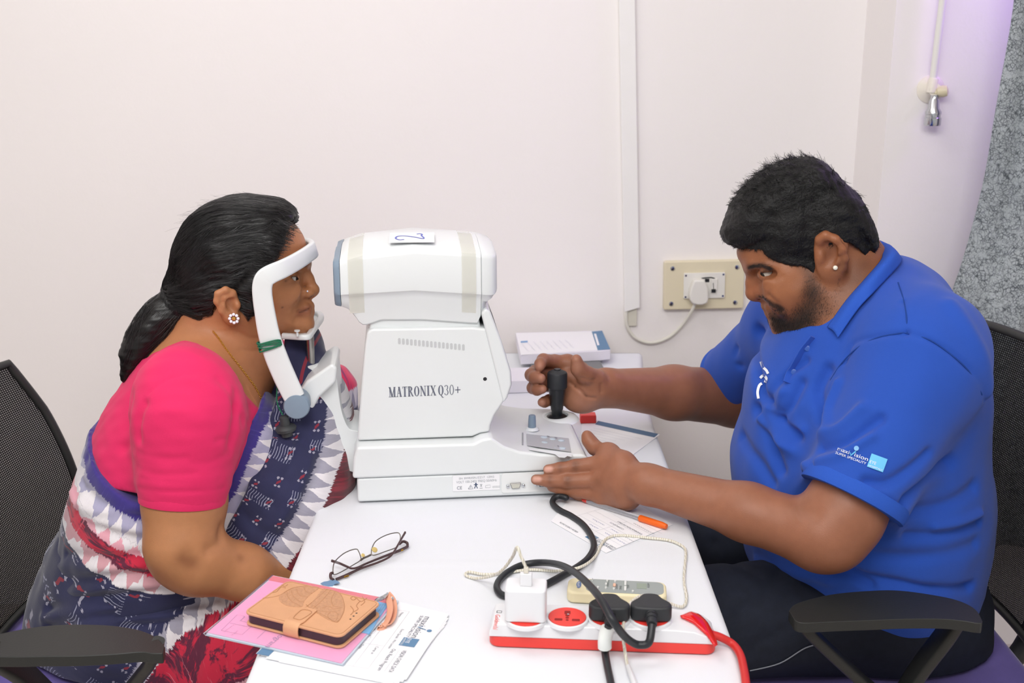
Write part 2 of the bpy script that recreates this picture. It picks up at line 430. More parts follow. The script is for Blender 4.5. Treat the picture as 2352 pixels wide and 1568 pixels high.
# ================================================================== eye-testing machine (autorefractor)
MO = PZ(816, 1160, TZ); MA = R(6)
MT = RZ(MA, MO); mex, mey = MT[:3, 0], MT[:3, 1]
def ML(px, py, my):
    d = ray(px, py); t = (my - np.dot(CAM - MO, mey)) / np.dot(d, mey); p = CAM + d * t - MO
    return A([p @ mex, p @ mey, p[2]])
def ml2(px, py, my): q = ML(px, py, my); return (q[0], q[2])
def MZ(px, py, mz): p = PZ(px, py, TZ + mz) - MO; return A([p @ mex, p @ mey, p[2]])
def W(p): return MT[:3, :3] @ A(p, float) + MT[:3, 3]
m_mw = mat('machine_white', '#e3e7e8', .32, var=.008, vscale=12, coat=.15)
m_mg = mat('machine_grey_blue', '#8294a6', .4, var=.02)
m_seam = mat('seam_grey', '#b4b8bd', .6); m_ink = mat('print_ink_grey', '#6d7180', .6); m_black = mat('black_plastic', '#202225', .35, spec=.5)
m_steel = mat('brushed_steel', '#a7a5a2', .25, 1.)
mc = thing('autorefractor', MO, 'white tabletop eye testing machine with chin rest and black joystick', 'machine', rz=MA)
def mp(name, pts, a, b, m=m_mw, parent=mc, bevel=.006, seg=4, **k): return prism(name, pts, a, b, m, parent, 'y', MT, bevel, seg, **k)
MD = .245
# plinth and base cover
mp('plinth', [(.004, .003), (.352, .003), (.372, .012), (.382, .046), (.004, .046)], .004, MD - .004, bevel=.005)
base = mp('base_cover', [(-.003, .047), (.0, .085), (.006, .102), (.198, .101), (.212, .108), (.228, .110), (.250, .094), (.275, .084), (.31, .078), (.384, .074), (.392, .068), (.391, .047)], 0, MD, bevel=.007)
# rounded shoulder strip on the near upper edge
body_o = [(.006, .1035), (.012, .16), (.018, .215), (.0245, .27), (.0285, .290), (.036, .2955), (.2, .294), (.227, .290), (.2475, .215), (.2530, .166), (.236, .140), (.229, .122), (.228, .111), (.212, .109), (.198, .1035)]
body = mp('body', body_o, .026, MD - .024, bevel=.009)
mp('neck', [(.032, .28), (.0315, .318), (.21, .318), (.216, .28)], .036, MD - .034, bevel=.006)
mp('screen_bezel', [(.214, .318), (.221, .326), (.229, .322), (.247, .272), (.263, .218), (.2645, .195), (.257, .172), (.2505, .163)], .020, MD - .018, bevel=.006)
# lcd screen on the slanted face
s0, s1 = A([.2305, .1]), A([.231, .309]); 
q0, q1 = A([.2335, .309]), A([.2595, .229])
nn = A([q0[1] - q1[1], -(q0[0] - q1[0])]); nn /= np.linalg.norm(nn)
sc = [(q[0] + nn[0] * .0012, y, q[1] + nn[1] * .0012) for q, y in ((q0, .048), (q1, .048), (q1, MD - .05), (q0, MD - .05))]
mesh('screen', sc, [(0, 1, 2, 3)], mat('lcd_glass', '#c9c9cf', .15, spec=.6), mc, T=MT, smooth=False)
# vent slots
for i in range(17):
    x = ML(914 + i * 9.2, 776 + i * .9, .026); xb = ML(916 + i * 9.2, 790 + i * .9, .026)
    prism('vent_slot', rrect(x[0], xb[2], x[0] + .0042, x[2], .0018, 2), .0255, .0262, mat('vent_grey', '#c3c6c8', .6), body, 'y', MT, 0)
# name lettering in a condensed serif, drawn stroke by stroke
def serif_word(word, h):
    tk, tn, sh = .17, .055, .05; out = []; x = 0.
    def R4(x0, y0, x1, y1): return quad_vf(x0, y0, x1, y1)
    def bar(xa, ya, xb, yb, wd): return ([(xa - wd / 2, ya, 0), (xa + wd / 2, ya, 0), (xb + wd / 2, yb, 0), (xb - wd / 2, yb, 0)], [(0, 1, 2, 3)])
    def ser(xc, y, wd=.30): return R4(xc - wd / 2, y, xc + wd / 2, y + sh)
    def ell(cx, cy, rx, ry, wx, wy, a0=0, a1=360, n=26):
        v = []; f = []
        for i in range(n + 1):
            a = R(a0 + (a1 - a0) * i / n); v += [(cx + rx * math.cos(a), cy + ry * math.sin(a), 0), (cx + (rx - wx) * math.cos(a), cy + (ry - wy) * math.sin(a), 0)]
        for i in range(n): f.append((2 * i, 2 * i + 1, 2 * i + 3, 2 * i + 2))
        return v, f
    for ch in word:
        p = []; wd = .5
        if ch == 'M':
            wd = .72; p = [bar(.12, 0, .12, 1, tn), bar(.12, 1, .36, .0, tk), bar(.36, 0, .58, 1, tn), bar(.6, 0, .6, 1, tk), ser(.12, 0, .24), ser(.6, 0, .28), R4(.0, 1 - sh, .2, 1), R4(.52, 1 - sh, .72, 1)]
        elif ch == 'A':
            wd = .58; p = [bar(.1, 0, .29, 1, tn), bar(.47, 0, .29, 1, tk), R4(.17, .32, .4, .32 + sh), ser(.1, 0, .22), ser(.47, 0, .26)]
        elif ch == 'T':
            wd = .5; p = [bar(.25, 0, .25, 1, tk), R4(.0, 1 - sh, .5, 1), ser(.25, 0), bar(.02, .78, .02, 1, .04), bar(.48, .78, .48, 1, .04)]
        elif ch == 'R':
            wd = .58; p = [bar(.13, 0, .13, 1, tk), ser(.13, 0, .28), R4(0, 1 - sh, .28, 1), ell(.2, .76, .27, .24, tk, sh, -90, 90), R4(.13, .5, .22, .5 + sh), bar(.5, 0, .27, .52, .14), R4(.42, 0, .6, sh)]
        elif ch == 'O': wd = .56; p = [ell(.28, .5, .28, .51, tk * .95, .045)]
        elif ch == 'N':
            wd = .64; p = [bar(.11, 0, .11, 1, tn), bar(.11, 1, .53, 0, tk), bar(.53, 0, .53, 1, tn), ser(.11, 0, .22), R4(.42, 1 - sh, .64, 1), R4(0, 1 - sh, .16, 1)]
        elif ch == 'I': wd = .3; p = [bar(.15, 0, .15, 1, tk), ser(.15, 0), ser(.15, 1 - sh)]
        elif ch == 'X':
            wd = .6; p = [bar(.5, 0, .12, 1, tk), bar(.1, 0, .5, 1, tn), ser(.1, 0, .2), ser(.5, 0, .24), ser(.12, 1 - sh, .24), ser(.5, 1 - sh, .2)]
        elif ch == 'Q': wd = .58; p = [ell(.28, .5, .28, .51, tk * .95, .045), bar(.46, -.24, .25, .08, .11), R4(.4, -.25, .58, -.2)]
        elif ch == '3': wd = .46; p = [ell(.2, .76, .2, .24, .09, .05, -80, 160), ell(.2, .27, .23, .28, .1, .05, -160, 85)]
        elif ch == '0': wd = .5; p = [ell(.25, .5, .23, .51, .09, .045)]
        elif ch == '+': wd = .6; p = [R4(.04, .43, .6, .52), R4(.275, .16, .365, .8)]
        elif ch == ' ': wd = .1
        for v, f in p: v = A(v, float); v[:, 0] += x; out.append((v * h, f))
        x += wd + .06
    v, f = join_vf(*out); return v, f, x * h
v, f, wd = serif_word('MATRONIX Q30+', 1.)
t0 = ML(893, 912, .0258); t1 = ML(1059, 905.5, .0258); hgt = ML(893, 889, .0258)[2] - t0[2]
v[:, 0] *= (t1[0] - t0[0]) / wd; v[:, 1] *= hgt
dz = (t1[2] - t0[2]) / (t1[0] - t0[0])
mesh('name_lettering', [(t0[0] + p[0], .0256, t0[2] + p[1] + dz * p[0]) for p in v], f, m_ink, body, T=MT, smooth=False)
pq = ML(1114, 870, .026)
lathe('screw_hole', [(.0032, 0), (.0026, .0004), (.0022, -.0012), (0, -.0012)], m_dark, body, MT @ XF((pq[0], .0258, pq[2]), x=(1, 0, 0), z=(0, -1, 0)), 18)
# seam line between body and base, drawn as a fine groove strip
# ---- head housing: lofted sections
def head_loft(xs, hw, mname, m, parent, zt_off=0.):
    secs = []
    for x, sh in xs:
        zc = np.interp(x, [-.02, .02, .107, .211, .24], [.404, .417, .425, .417, .411])
        zt = np.interp(x, [-.02, .0, .03, .107, .18, .215, .243], [.411, .424, .432, .4355, .433, .429, .421])
        zl = np.interp(x, [-.02, .107, .211, .24], [.356, .361, .352, .348])
        zb = np.interp(x, [-.022, -.012, .0, .01, .018, .024, .036, .052, .12, .20, .209, .222, .241], [.334, .333, .328, .316, .303, .3, .303, .3085, .307, .299, .2985, .33, .352])
        yc = MD / 2; n = hw - sh
        half = [(n - .017, zb), (n - .0145, zb + .002), (n - .0075, zl - .013), (n - .005, zl - .006), (n, zl - .001), (n + .0005, zl + .004), (n - .002, zc - .007), (n - .004, zc - .001), (n - .010, zc + .003), (n - .05, zt - .005), (n - .08, zt - .001)]
        if zb > zl - .014: half = [(y, max(z, zb)) for y, z in half]
        k = sh * 1.1
        mid = .39
        half = [(y, mid + (z - mid) * (1 - k * 4) ) for y, z in half]
        sec = [(x, yc - y, z) for y, z in half] + [(x, yc + y, z) for y, z in half[::-1]]
        secs.append(sec)
    G = A(secs); G = np.concatenate([G, G[:, :1]], 1); v, f = grid_vf(G)
    f = [tuple(q) for q in f]; n = G.shape[1]
    f += [tuple(range(n - 1))[::-1], tuple((len(secs) - 1) * n + i for i in range(n - 1))]
    f = [q[::-1] for q in f]
    return mesh(mname, v, f, m, parent, T=MT, ang=38)
hx = [(-.0105, .0)] + [(x, .0) for x in np.linspace(-.006, .214, 40)]
hd = head_loft(hx, .107, 'head_housing', m_mw, mc)
head_loft([(.2145, .002), (.216, .0), (.224, .001), (.231, .003), (.2365, .007), (.240, .013), (.2415, .021)], .107, 'rear_cap', m_mw, mc)
head_loft([(-.0215, .006), (-.0205, .003), (-.018, .001), (-.0112, .0)], .108, 'front_bezel', m_mg, mc)
# yellowed tape strips over the housing
m_tape = mat('clear_tape', '#e6e5d9', .25, alpha=.55)
def tape(x0, x1, nm):
    P = [(.34, .0205 - .001), (.352, .0155 - .0012), (.358, .0145), (.40, .0150), (.4085, .0190), (.4135, .028)]
    yc = MD / 2; pts = []
    for k in range(13):
        x = 0
    secs = []
    for x in (x0, x1):
        zc = np.interp(x, [-.02, .02, .107, .211, .24], [.404, .417, .425, .417, .411]); zt = np.interp(x, [-.02, .0, .03, .107, .18, .215, .243], [.411, .424, .432, .4355, .433, .429, .421]); zl = np.interp(x, [-.02, .107, .211, .24], [.356, .361, .352, .348]); n = .1075
        secs.append([(x, yc - y, z) for y, z in ((n - .0115, zl - .035), (n - .0065, zl - .013), (n - .004, zl - .006), (n + .001, zl - .001), (n + .0015, zl + .004), (n - .001, zc - .007), (n - .003, zc), (n - .010, zc + .0038), (n - .05, zt - .0042), (n - .08, zt - .0002), (0, zt + .0008), (-n + .05, zt - .0042))])
    v, f = grid_vf(A(secs)); mesh(nm, v, [tuple(q) for q in f], m_tape, hd, T=MT)
tape(.002, .026, 'tape_strip'); tape(.183, .206, 'tape_strip')
# paper slip marked 2
pc = A([.102, .104, .4425])
sl = thing  # (keep name free)
PT = MT @ XF((.105, .072, .4358), x=(1, -.03, 0), z=(0, -.10, 1))
mesh('number_slip', *quad_vf(-.036, -.03, .037, .03), mat('paper_white', '#f0f0f3', .7), hd, T=PT, smooth=False)
two = catmull([(.018, -.004), (.019, .006), (.014, .018), (.006, .021), (.0045, .012), (.011, .004), (.018, -.006)][:1] + [(-.022, -.006), (-.028, .004), (-.024, .014), (-.014, .012), (-.004, .006), (.010, -.003), (.020, -.007)], 6)
two = catmull([(-.012, -.012), (-.020, -.014), (-.026, -.004), (-.022, .008), (-.010, .009), (.004, .002), (.018, -.008), (.0195, -.002), (.016, .010), (.017, .018), (.013, .022), (.008, .020)], 6)
v, f = line_vf(two, .0028, .0006); mesh('handwritten_two', v, f, mat('pen_blue', '#6c76c4', .6), hd, T=PT, smooth=False)
# ---- rating sticker and connector panel on the plinth
yk = .0036
def MPn(px, py): q = ML(px, py, yk); return (q[0], q[2])
def nface(nm, pxs, m, par, off=.0): 
    return mesh(nm, [(q[0], yk - off, q[1]) for q in (MPn(*p) for p in pxs)], [tuple(range(len(pxs)))[::-1]], m, par, T=MT, smooth=False)
box('sticker', (MPn(1040, 1128)[0], yk - .0008, MPn(1040, 1128)[1]), (MPn(1148, 1124)[0], yk, .0445), MATS['paper_white'], base, MT, 0)
def ntext(s, px, py, hpx, w=None, m=m_ink):
    q = ML(px, py, yk - .001); sz = hpx * .00074 * 1.35
    v, f = text_vf(s, sz)
    if w: v[:, 0] *= w * .00074 / (v[:, 0].max() + 1e-9)
    mesh('sticker_print', [(q[0] + p[0], yk - .0011, q[2] + p[1] + .02 * p[0]) for p in v], f, m, base, T=MT, smooth=False)
ml_ = mat('print_faint', '#a2a5ab', .7)
ntext('SN 3R9R0SRUZZ17  1ZRG', 1054, 1101, 5, 80, ml_); ntext('VOLT 100-240V FREQ 50/60Hz', 1048, 1110, 6, 92, ml_); ntext('CE', 1049, 1124, 8, 12)
v, f = join_vf(line_vf([(0, 0), (.008, 0), (.004, .007), (0, 0)], .0008), line_vf([(.004, .002), (.004, .005)], .0008))
q = ML(1076, 1124, 0); mesh('sticker_print', [(q[0] + p[0], yk - .0011, q[2] + p[1]) for p in v], f, m_ink, base, T=MT, smooth=False)
v, f = join_vf(disc_vf((.004, .0095), .0011, 10), line_vf([(.0005, .007), (.0075, .007)], .0013), line_vf([(.004, .009), (.004, .0045)], .0022), line_vf([(.0035, .005), (.0015, 0)], .0013), line_vf([(.0045, .005), (.0065, 0)], .0013))
q = ML(1088, 1123, 0); mesh('sticker_print', [(q[0] + p[0], yk - .0011, q[2] + p[1]) for p in v], f, mat('print_navy', '#3c4c6d', .6), base, T=MT, smooth=False)
v, f = join_vf(quad_vf(0, 0, .005, .0009), line_vf([(.001, .003), (.004, .007)], .0007), line_vf([(.004, .003), (.001, .007)], .0007), line_vf([(.0005, .0075), (.0045, .0075)], .0007), line_vf([(.010, .001), (.018, .001), (.018, .006), (.010, .005), (.010, .001)], .0005), line_vf([(.022, .001), (.034, .001), (.034, .003), (.022, .003), (.022, .001)], .0005))
q = ML(1102, 1123, 0); mesh('sticker_print', [(q[0] + p[0], yk - .0011, q[2] + p[1]) for p in v], f, ml_, base, T=MT, smooth=False)
c0, c1 = MPn(1152, 1132), MPn(1282, 1128)
prism('port_panel', rrect(c0[0], c0[1], c1[0], .0455, .004), yk - .0012, yk, mat('port_panel_white', '#e9ebeb', .4), base, 'y', MT, .0008, 2)
def port(px, py, m, nm):
    q = ML(px, py, yk - .0014)
    T = MT @ XF((q[0], yk - .0012, q[2]), x=(1, 0, .02), z=(0, -1, 0))
    o = prism(nm, [(-.0095, .0048), (.0095, .0048), (.0068, -.0048), (-.0068, -.0048)], 0, .004, m, base, 'z', T, .0012, 2)
    prism('pin_face', [(-.0078, .0034), (.0078, .0034), (.0056, -.0034), (-.0056, -.0034)], .0041, .0043, mat('pin_face_grey', '#c9c8bd' if m is m_steel else '#3a3b52', .5), o, 'z', T, 0)
    for s in (-1, 1):
        lathe('hex_screw', [(.0028, 0), (.0028, .004), (.0014, .005), (0, .005)], m_chrome, o, T @ XF((s * .0132, 0, 0), x=(1, 0, 0), z=(0, 0, 1)), 8)
port(1184, 1114, m_steel, 'serial_port'); port(1248, 1110, mat('vga_blue', '#3d3d58', .4), 'video_port')
# ---- control deck: joystick, small knob, button panel
def plat(px, py): 
    q = MZ(px, py, .0765); return q
jq = MZ(1279, 951, .080)
zj = np.interp(jq[0], [.275, .31, .384], [.084, .078, .074])
JT = MT @ XF((jq[0], jq[1], zj), x=(1, 0, 0), z=(-.06, 0, 1))
lathe('joystick_ring', [(.041, -.006), (.036, .0), (.027, .003), (.0235, .0035), (.0215, .003), (.0215, -.002), (0, -.002)], m_mw, mc, JT, 36)
js = lathe('joystick', [(.0205, .0002), (.016, .003), (.010, .004), (.010, .012), (.0115, .016), (.0125, .03), (.0155, .05), (.0165, .056), (0, .056)], m_black, mc, JT @ XF((0, 0, 0), x=(1, 0, 0), z=(.06, .0, 1)), 28)
lathe('joystick_cap', [(.0165, .056), (.0185, .058), (.0185, .083), (.0170, .086), (.008, .0905), (0, .091)], mat('rubber_black', '#2a2c30', .55), js, JT @ XF((0, 0, 0), x=(1, 0, 0), z=(.06, .0, 1)), 30, ang=30)
lathe('joystick_button', [(.0065, .0895), (.006, .0925), (0, .0928)], m_black, js, JT @ XF((0, 0, 0), x=(1, 0, 0), z=(.06, .0, 1)), 18)
kq = MZ(1222, 980, .084)
lathe('side_knob', [(.0072, 0), (.0070, .012), (.0062, .022), (.0052, .0235), (0, .0237)], m_mg, mc, MT @ XF((kq[0], kq[1], .0825), x=(1, 0, 0), z=(0, 0, 1)), 20)
lathe('knob_boss', [(.013, -.003), (.0095, .0015), (0, .0015)], m_mw, mc, MT @ XF((kq[0], kq[1], .0825), x=(1, 0, 0), z=(0, 0, 1)), 24)
def deckpt(px, py, off=0.):
    q = MZ(px, py, .078)
    for _ in range(4):
        z = np.interp(q[0], [.25, .275, .31, .384], [.094, .084, .078, .074]) + off; q = MZ(px, py, z)
    return q
bp = [deckpt(*p, .0012) for p in ((1209, 996), (1306, 1006), (1312, 1038), (1211, 1023))]
pn = mesh('button_panel', bp, [(3, 2, 1, 0)], mat('panel_silver', '#b4b5b9', .4), mc, T=MT, smooth=False)
mesh('panel_slot', [deckpt(*p, .0012) for p in ((1199, 993), (1202, 993), (1202, 1021), (1199, 1021))], [(3, 2, 1, 0)], mat('slot_grey', '#9a9ca0', .6), pn, T=MT, smooth=False)
for x, y, rx in ((1249, 1005, 8.5), (1250, 1017, 8), (1269, 1009, 7.5), (1289, 1012, 7.5), (1292, 1030, 7.5)):
    q = deckpt(x, y, .001); lathe('button', [(rx * .00076, 0), (rx * .00076, .0012), (rx * .0005, .0022), (0, .0024)], mat('button_bluegrey', '#b9c6cf', .35), pn, MT @ XF(q, x=(1, 0, 0), z=(0, 0, 1)), 16)
q = [deckpt(*p, .002) for p in ((1243, 1022), (1255, 1021), (1267, 1024), (1279, 1029), (1266, 1029), (1252, 1026))]
mesh('crescent_button', q, [tuple(range(6))[::-1]], MATS['button_bluegrey'], pn, T=MT, smooth=False)
for x, y, w_ in ((1232, 1000, 8), (1233, 1010, 7), (1256, 1000, 6), (1274, 1003, 6), (1230, 1022, 11), (1280, 1022, 4)):
    mesh('panel_print', [deckpt(*p, .0022) for p in ((x, y), (x + w_, y + 1), (x + w_, y + 4), (x, y + 3))], [(3, 2, 1, 0)], mat('print_grey', '#8d8f94', .6), pn, T=MT, smooth=False)
q = deckpt(1290, 1045, .001); fl = [deckpt(*p, .0016) for p in ((1214, 1028), (1314, 1041), (1313, 1049), (1303, 1047), (1297, 1051), (1284, 1050), (1275, 1043), (1215, 1033))]
mesh('printer_flap', fl, [tuple(range(8))[::-1]], m_mw, mc, T=MT, smooth=False)
# ---- chin and forehead rest
yN, yF, yM = .008, .240, MD / 2
def mlp(px, py, my): return W(ML(px, py, my))
br = [ml2(*p, .07) for p in ((828, 1076), (790, 1074), (760, 1066), (737, 1048), (722, 1022), (712, 985), (708, 950), (706, 925), (720, 905), (745, 870), (764, 838), (772, 842), (776, 880), (783, 930), (792, 962), (804, 982), (828, 995))]
prism('rest_bracket', catmull([(p[0], 0, p[1]) for p in br], 4, True)[:, [0, 2]].tolist(), .062, .172, m_mw, mc, 'y', MT, .009, 4, bang=40)
# slanted deck carrying the post
dk = [ml2(*p, .06) for p in ((674, 922), (688, 893), (706, 868), (764, 829), (776, 838), (772, 872), (736, 905), (704, 962), (682, 950))]
prism('rest_deck', dk, .044, .165, m_mw, mc, 'y', MT, .008, 4, bang=25)
pb = W(ML(714, 836, .112)); pt = W(ML(711, 766, .112)); ax = pt - pb; hh = np.linalg.norm(ax)
lathe('chin_post', [(.0070, -.02), (.0070, hh), (0, hh)], m_steel, mc, XF(pb, x=(1, 0, 0), z=ax), 24)
lathe('post_collar', [(.019, -.010), (.019, -.001), (.016, .001), (.0082, .001), (.0082, -.004)], m_mw, mc, XF(pb, x=(1, 0, 0), z=ax), 28)
# chin cup: flat U-shaped bar open to the face, level
ccol = m_mw; cz_ = W(ML(700, 772, .085))[2]
cpx = [(650, 771), (672, 772.5), (694, 774), (707, 773), (713, 766), (722, 753), (735, 735), (737, 727), (731, 721), (715, 720), (700, 719)]
cupP = [PZ(*p, cz_) for p in cpx]
cup = band('chin_cup', cupP, (0, 0, 1), .010, .011, ccol, mc, 6)
prism('cup_plate', [(p[0], p[1]) for p in catmull(cupP, 4)], cz_ - .0045, cz_ - .0015, ccol, cup, 'z', None, .001, 1)
lathe('paper_pin', [(.002, 0), (.002, .008), (.0048, .0085), (.0048, .0105), (0, .011)], ccol, cup, XF(PZ(683, 772, cz_ + .004), x=(1, 0, 0), z=(0, 0, 1)), 14)
# the two arms and the forehead band
armpx = [(676, 912), (655, 868), (634, 818), (618, 768), (608, 715), (603, 680)]
q1 = ML(720, 573, yM); yz = lambda p: A(p, float)
pl = [ML(x, y, yN) for x, y in armpx] + [ML(602.5, 657, yN), ML(608, 640, yN), ML(623, 629, yN + .002), ML(650, 617, yN + .014), ML(680, 601, yN + .042), ML(705, 585, yN + .075)]
sd = [(1, 0, .12)] * 6 + [(1, 0, -.25), (.8, 0, -.7), (.4, 0, -1), (.3, 0, -1), (.28, 0, -1), (.27, 0, -1)]
half = pl + [A([q1[0], yM, q1[2]])] ; sds = sd + [(.26, 0, -1)]
mir = [A([p[0], 2 * yM - p[1], p[2]]) for p in half[-2:5:-1]]; full = half + mir
sdf_ = sds + [tuple(x) for x in sds[-2:5:-1]]
ws = [.034, .036, .036, .034, .032, .031, .031, .031, .030, .029, .028, .027, .027] + [.027, .028, .029, .030, .031, .031]
FP = catmull(full, 6); tt = np.linspace(0, len(full) - 1, len(FP)); kk = np.arange(len(full))
SD = np.stack([np.interp(tt, kk, A(sdf_)[:, c]) for c in range(3)], 1)
v, f = band_vf(FP, SD, np.interp(tt, kk, ws), .011)
mesh('forehead_rest', v, f, m_mw, mc, T=MT, ang=50)
fa = [A([p[0], 2 * yM - p[1], p[2]]) for p in pl[:7]]
band('rest_arm', fa, (1, 0, .12), .033, .011, m_mw, mc, 6, T=MT)
kn = W(ML(682, 930, .012))
lathe('height_knob', [(.0, -.03), (.02, -.03), (.0205, -.014), (.0215, -.012), (.0215, .0075), (.0195, .0105), (.012, .0115), (0, .0115)], m_mg, mc, XF(kn, x=(1, 0, 0), z=-mey), 36)
# green thread wound round the near arm with a dark cap hanging from it
gt = thing('lens_cap', W(ML(655, 990, .0)), 'dark grey cap hanging on green thread from the chin rest', 'cap')
m_gr = mat('green_thread', '#1d6b4d', .7)
ctr = W(ML(620, 790, yN)); P = []
axd = W(ML(612, 760, yN)) - W(ML(628, 812, yN)); axd /= np.linalg.norm(axd); sx = np.cross(axd, mey); sx /= np.linalg.norm(sx)
for i in range(140):
    a = i / 20 * 2 * math.pi; sq = lambda t: math.copysign(abs(t) ** .45, t)
    P.append(ctr + sx * .0187 * sq(math.cos(a)) + mey * .0085 * sq(math.sin(a)) + axd * (.0045 * math.sin(a * .29) + .003 * math.sin(a * 1.31)))
tube('thread_winding', P, .0011, m_gr, gt, 6, 0)
e0 = ctr + sx * .019 * (1 if sx[0] > 0 else -1)
capc = PY(657, 985, 1.728)
tube('thread', [ctr + A([.018, 0, 0]), ctr + A([.0165, -.001, -.03]), capc + A([-.010, 0, .075]), capc + A([-.012, 0, .045]), capc + A([-.004, 0, .024])], .0011, m_gr, gt, 6, 8)
lathe('cap_body', [(0, -.012), (.009, -.012), (.010, -.006), (.016, -.003), (.0175, .002), (.015, .005), (.008, .007), (.0075, .021), (.0045, .023), (0, .023)], mat('cap_grey', '#3a3d3f', .5), gt, XF(capc, x=(1, 0, 0), z=(-.12, 0, 1)), 24)

# ================================================================== things on the table
def K(cx, cy, ox, oy, s): return (ox + cx / s, oy + cy / s)
def HF(o, xd, up=(0, 0, 1)): return XF(o, x=xd, z=up)
m_paper = MATS['paper_white']; m_txt = mat('form_ink', '#8f939c', .7); m_logo = mat('logo_blue', '#5f85a8', .6); m_hand = mat('pen_ink', '#7a86b8', .7)
def flat(nm, quads_T, m, par): v, f = quads_T; return v, f
def sheet(name, corners, z, m, thick=.0004, parent=None):
    c = [OZ(x, y, z) for x, y in corners]
    v = c + [p + A([0, 0, thick]) for p in c]; n = len(c)
    f = [tuple(range(n)), tuple(range(2 * n - 1, n - 1, -1))] + [(i, n + i, n + (i + 1) % n, (i + 1) % n) for i in range(n)]
    return mesh(name, v, f, m, parent, smooth=False)
def logo(par, T, s):
    """maxivision mark; s = width in metres of the whole mark, T origin at lower left"""
    k = s / 100.
    v, f = text_vf('maxi', 17 * k); mesh('logo_lettering', v, f, m_txt2, par, T=T @ XF((0, 8 * k, 0), x=(1, 0, 0), z=(0, 0, 1)), smooth=False)
    x0 = v[:, 0].max()
    v, f = line_vf([(x0 + 1 * k, 16 * k), (x0 + 4 * k, 8 * k), (x0 + 10 * k, 24 * k)], 2.2 * k); mesh('logo_tick', v, f, m_logo2, par, T=T, smooth=False)
    v, f = text_vf('ision', 17 * k); mesh('logo_lettering', v, f, m_txt2, par, T=T @ XF((x0 + 7 * k, 8 * k, 0), x=(1, 0, 0), z=(0, 0, 1)), smooth=False); x1 = x0 + 7 * k + v[:, 0].max()
    v, f = disc_vf((x0 + 11 * k, 30 * k), 4.2 * k, 18); mesh('logo_dot', v, f, m_logo2, par, T=T, smooth=False)
    v, f = text_vf('SUPER SPECIALITY', 8 * k); v[:, 0] *= x1 / v[:, 0].max(); mesh('logo_lettering', v, f, m_txt2, par, T=T, smooth=False)
    v, f = quad_vf(x1 + 2 * k, -2 * k, x1 + 27 * k, 24 * k); mesh('logo_square', v, f, m_logo2, par, T=T, smooth=False)
    Tz = T @ XF((0, 0, .0003), x=(1, 0, 0), z=(0, 0, 1))
    v, f = text_vf('EYE', 9 * k); mesh('logo_lettering', v, f, m_paper, par, T=Tz @ XF((x1 + 4 * k, 5.5 * k, 0), x=(1, 0, 0), z=(0, 0, 1)), smooth=False)
    v, f = text_vf('HOSPITALS', 5 * k); v[:, 0] *= 22 * k / v[:, 0].max(); mesh('logo_lettering', v, f, m_paper, par, T=Tz @ XF((x1 + 4 * k, 0 * k, 0), x=(1, 0, 0), z=(0, 0, 1)), smooth=False)
m_txt2 = mat('form_heading', '#6f7480', .7); m_logo2 = m_logo
def ftext(par, s, T, x, y, h, m=None, w=None):
    v, f = text_vf(s, h)
    if w: v[:, 0] *= w / v[:, 0].max()
    return mesh('form_print', v, f, m or m_txt, par, T=T @ XF((x, y, 0), x=(1, 0, 0), z=(0, 0, 1)), smooth=False)
def fline(par, T, pts, wd=.0004, m=None):
    v, f = line_vf(pts, wd); return mesh('ruled_line', v, f, m or m_rule, par, T=T, smooth=False)
def scribble(par, T, x, y, wd, h, m=None, seed=0):
    r_ = np.random.default_rng(seed + int(wd * 1e4)); n = max(6, int(wd / (h * .45))); xs = np.linspace(0, wd, n); ys = h * .5 * ((np.arange(n) % 2) * 1.) * r_.uniform(.4, 1.3, n)
    v, f = line_vf(np.stack([x + xs, y + ys], 1), h * .14); return mesh('scribbled_line', v, f, m or m_txt, par, T=T, smooth=False)
m_rule = mat('rule_grey', '#c3c6cc', .7)

# ---- vision check forms under the pink folder
forms = [([(748, 1340), (1031, 1411), (933, 1561), (588, 1501)], .0024), ([(750, 1342), (1030, 1420), (925, 1566), (600, 1505)], .0018), ([(750, 1343), (1026, 1430), (915, 1570), (610, 1512)], .0012), ([(752, 1345), (1022, 1438), (900, 1572), (640, 1520)], .0006)]
for i, (cs, z) in enumerate(forms):
    o = sheet('vision_check_form', cs, z, m_paper, .0005)
    tag(o, ('white vision check form with blue hospital logo, topmost under the pink folder', 'white form sheet directly beneath the topmost vision check form', 'third white form sheet down in the pile under the pink folder', 'lowest white form sheet of the pile under the pink folder')[i], 'paper form', 'forms under the pink folder')
    if i == 0: vf = o
zt = .0033
TR, BR, BL = OZ(1031, 1411, zt), OZ(933, 1561, zt), OZ(588, 1501, zt)
FT = XF(TR, x=BR - TR, z=(0, 0, 1)); Wd = np.linalg.norm(BR - TR)           # x along the page top, -y down the page
logo(vf, FT @ XF((.012, -.036, 0), x=(1, 0, 0), z=(0, 0, 1)), .082)
ftext(vf, 'Eyes Speak, We Listen', FT, .052, -.048, .0055); ftext(vf, 'VISION CHECK DATA', FT, .101, -.028, .0085, m_txt2, Wd - .112); fline(vf, FT, [(.1, -.0325), (Wd - .01, -.0325)]); ftext(vf, 'Out Reach Program', FT, .101, -.042, .0075, m_txt2, Wd - .112)
yy = [-.054, -.074, -.094, -.114]
for y in yy: fline(vf, FT, [(.006, y), (Wd - .012, y)])
for x in (.006, Wd - .012): fline(vf, FT, [(x, yy[0]), (x, yy[-1])])
fline(vf, FT, [(.098, yy[0]), (.098, yy[2])]); fline(vf, FT, [(.048, yy[1]), (.048, yy[2])])
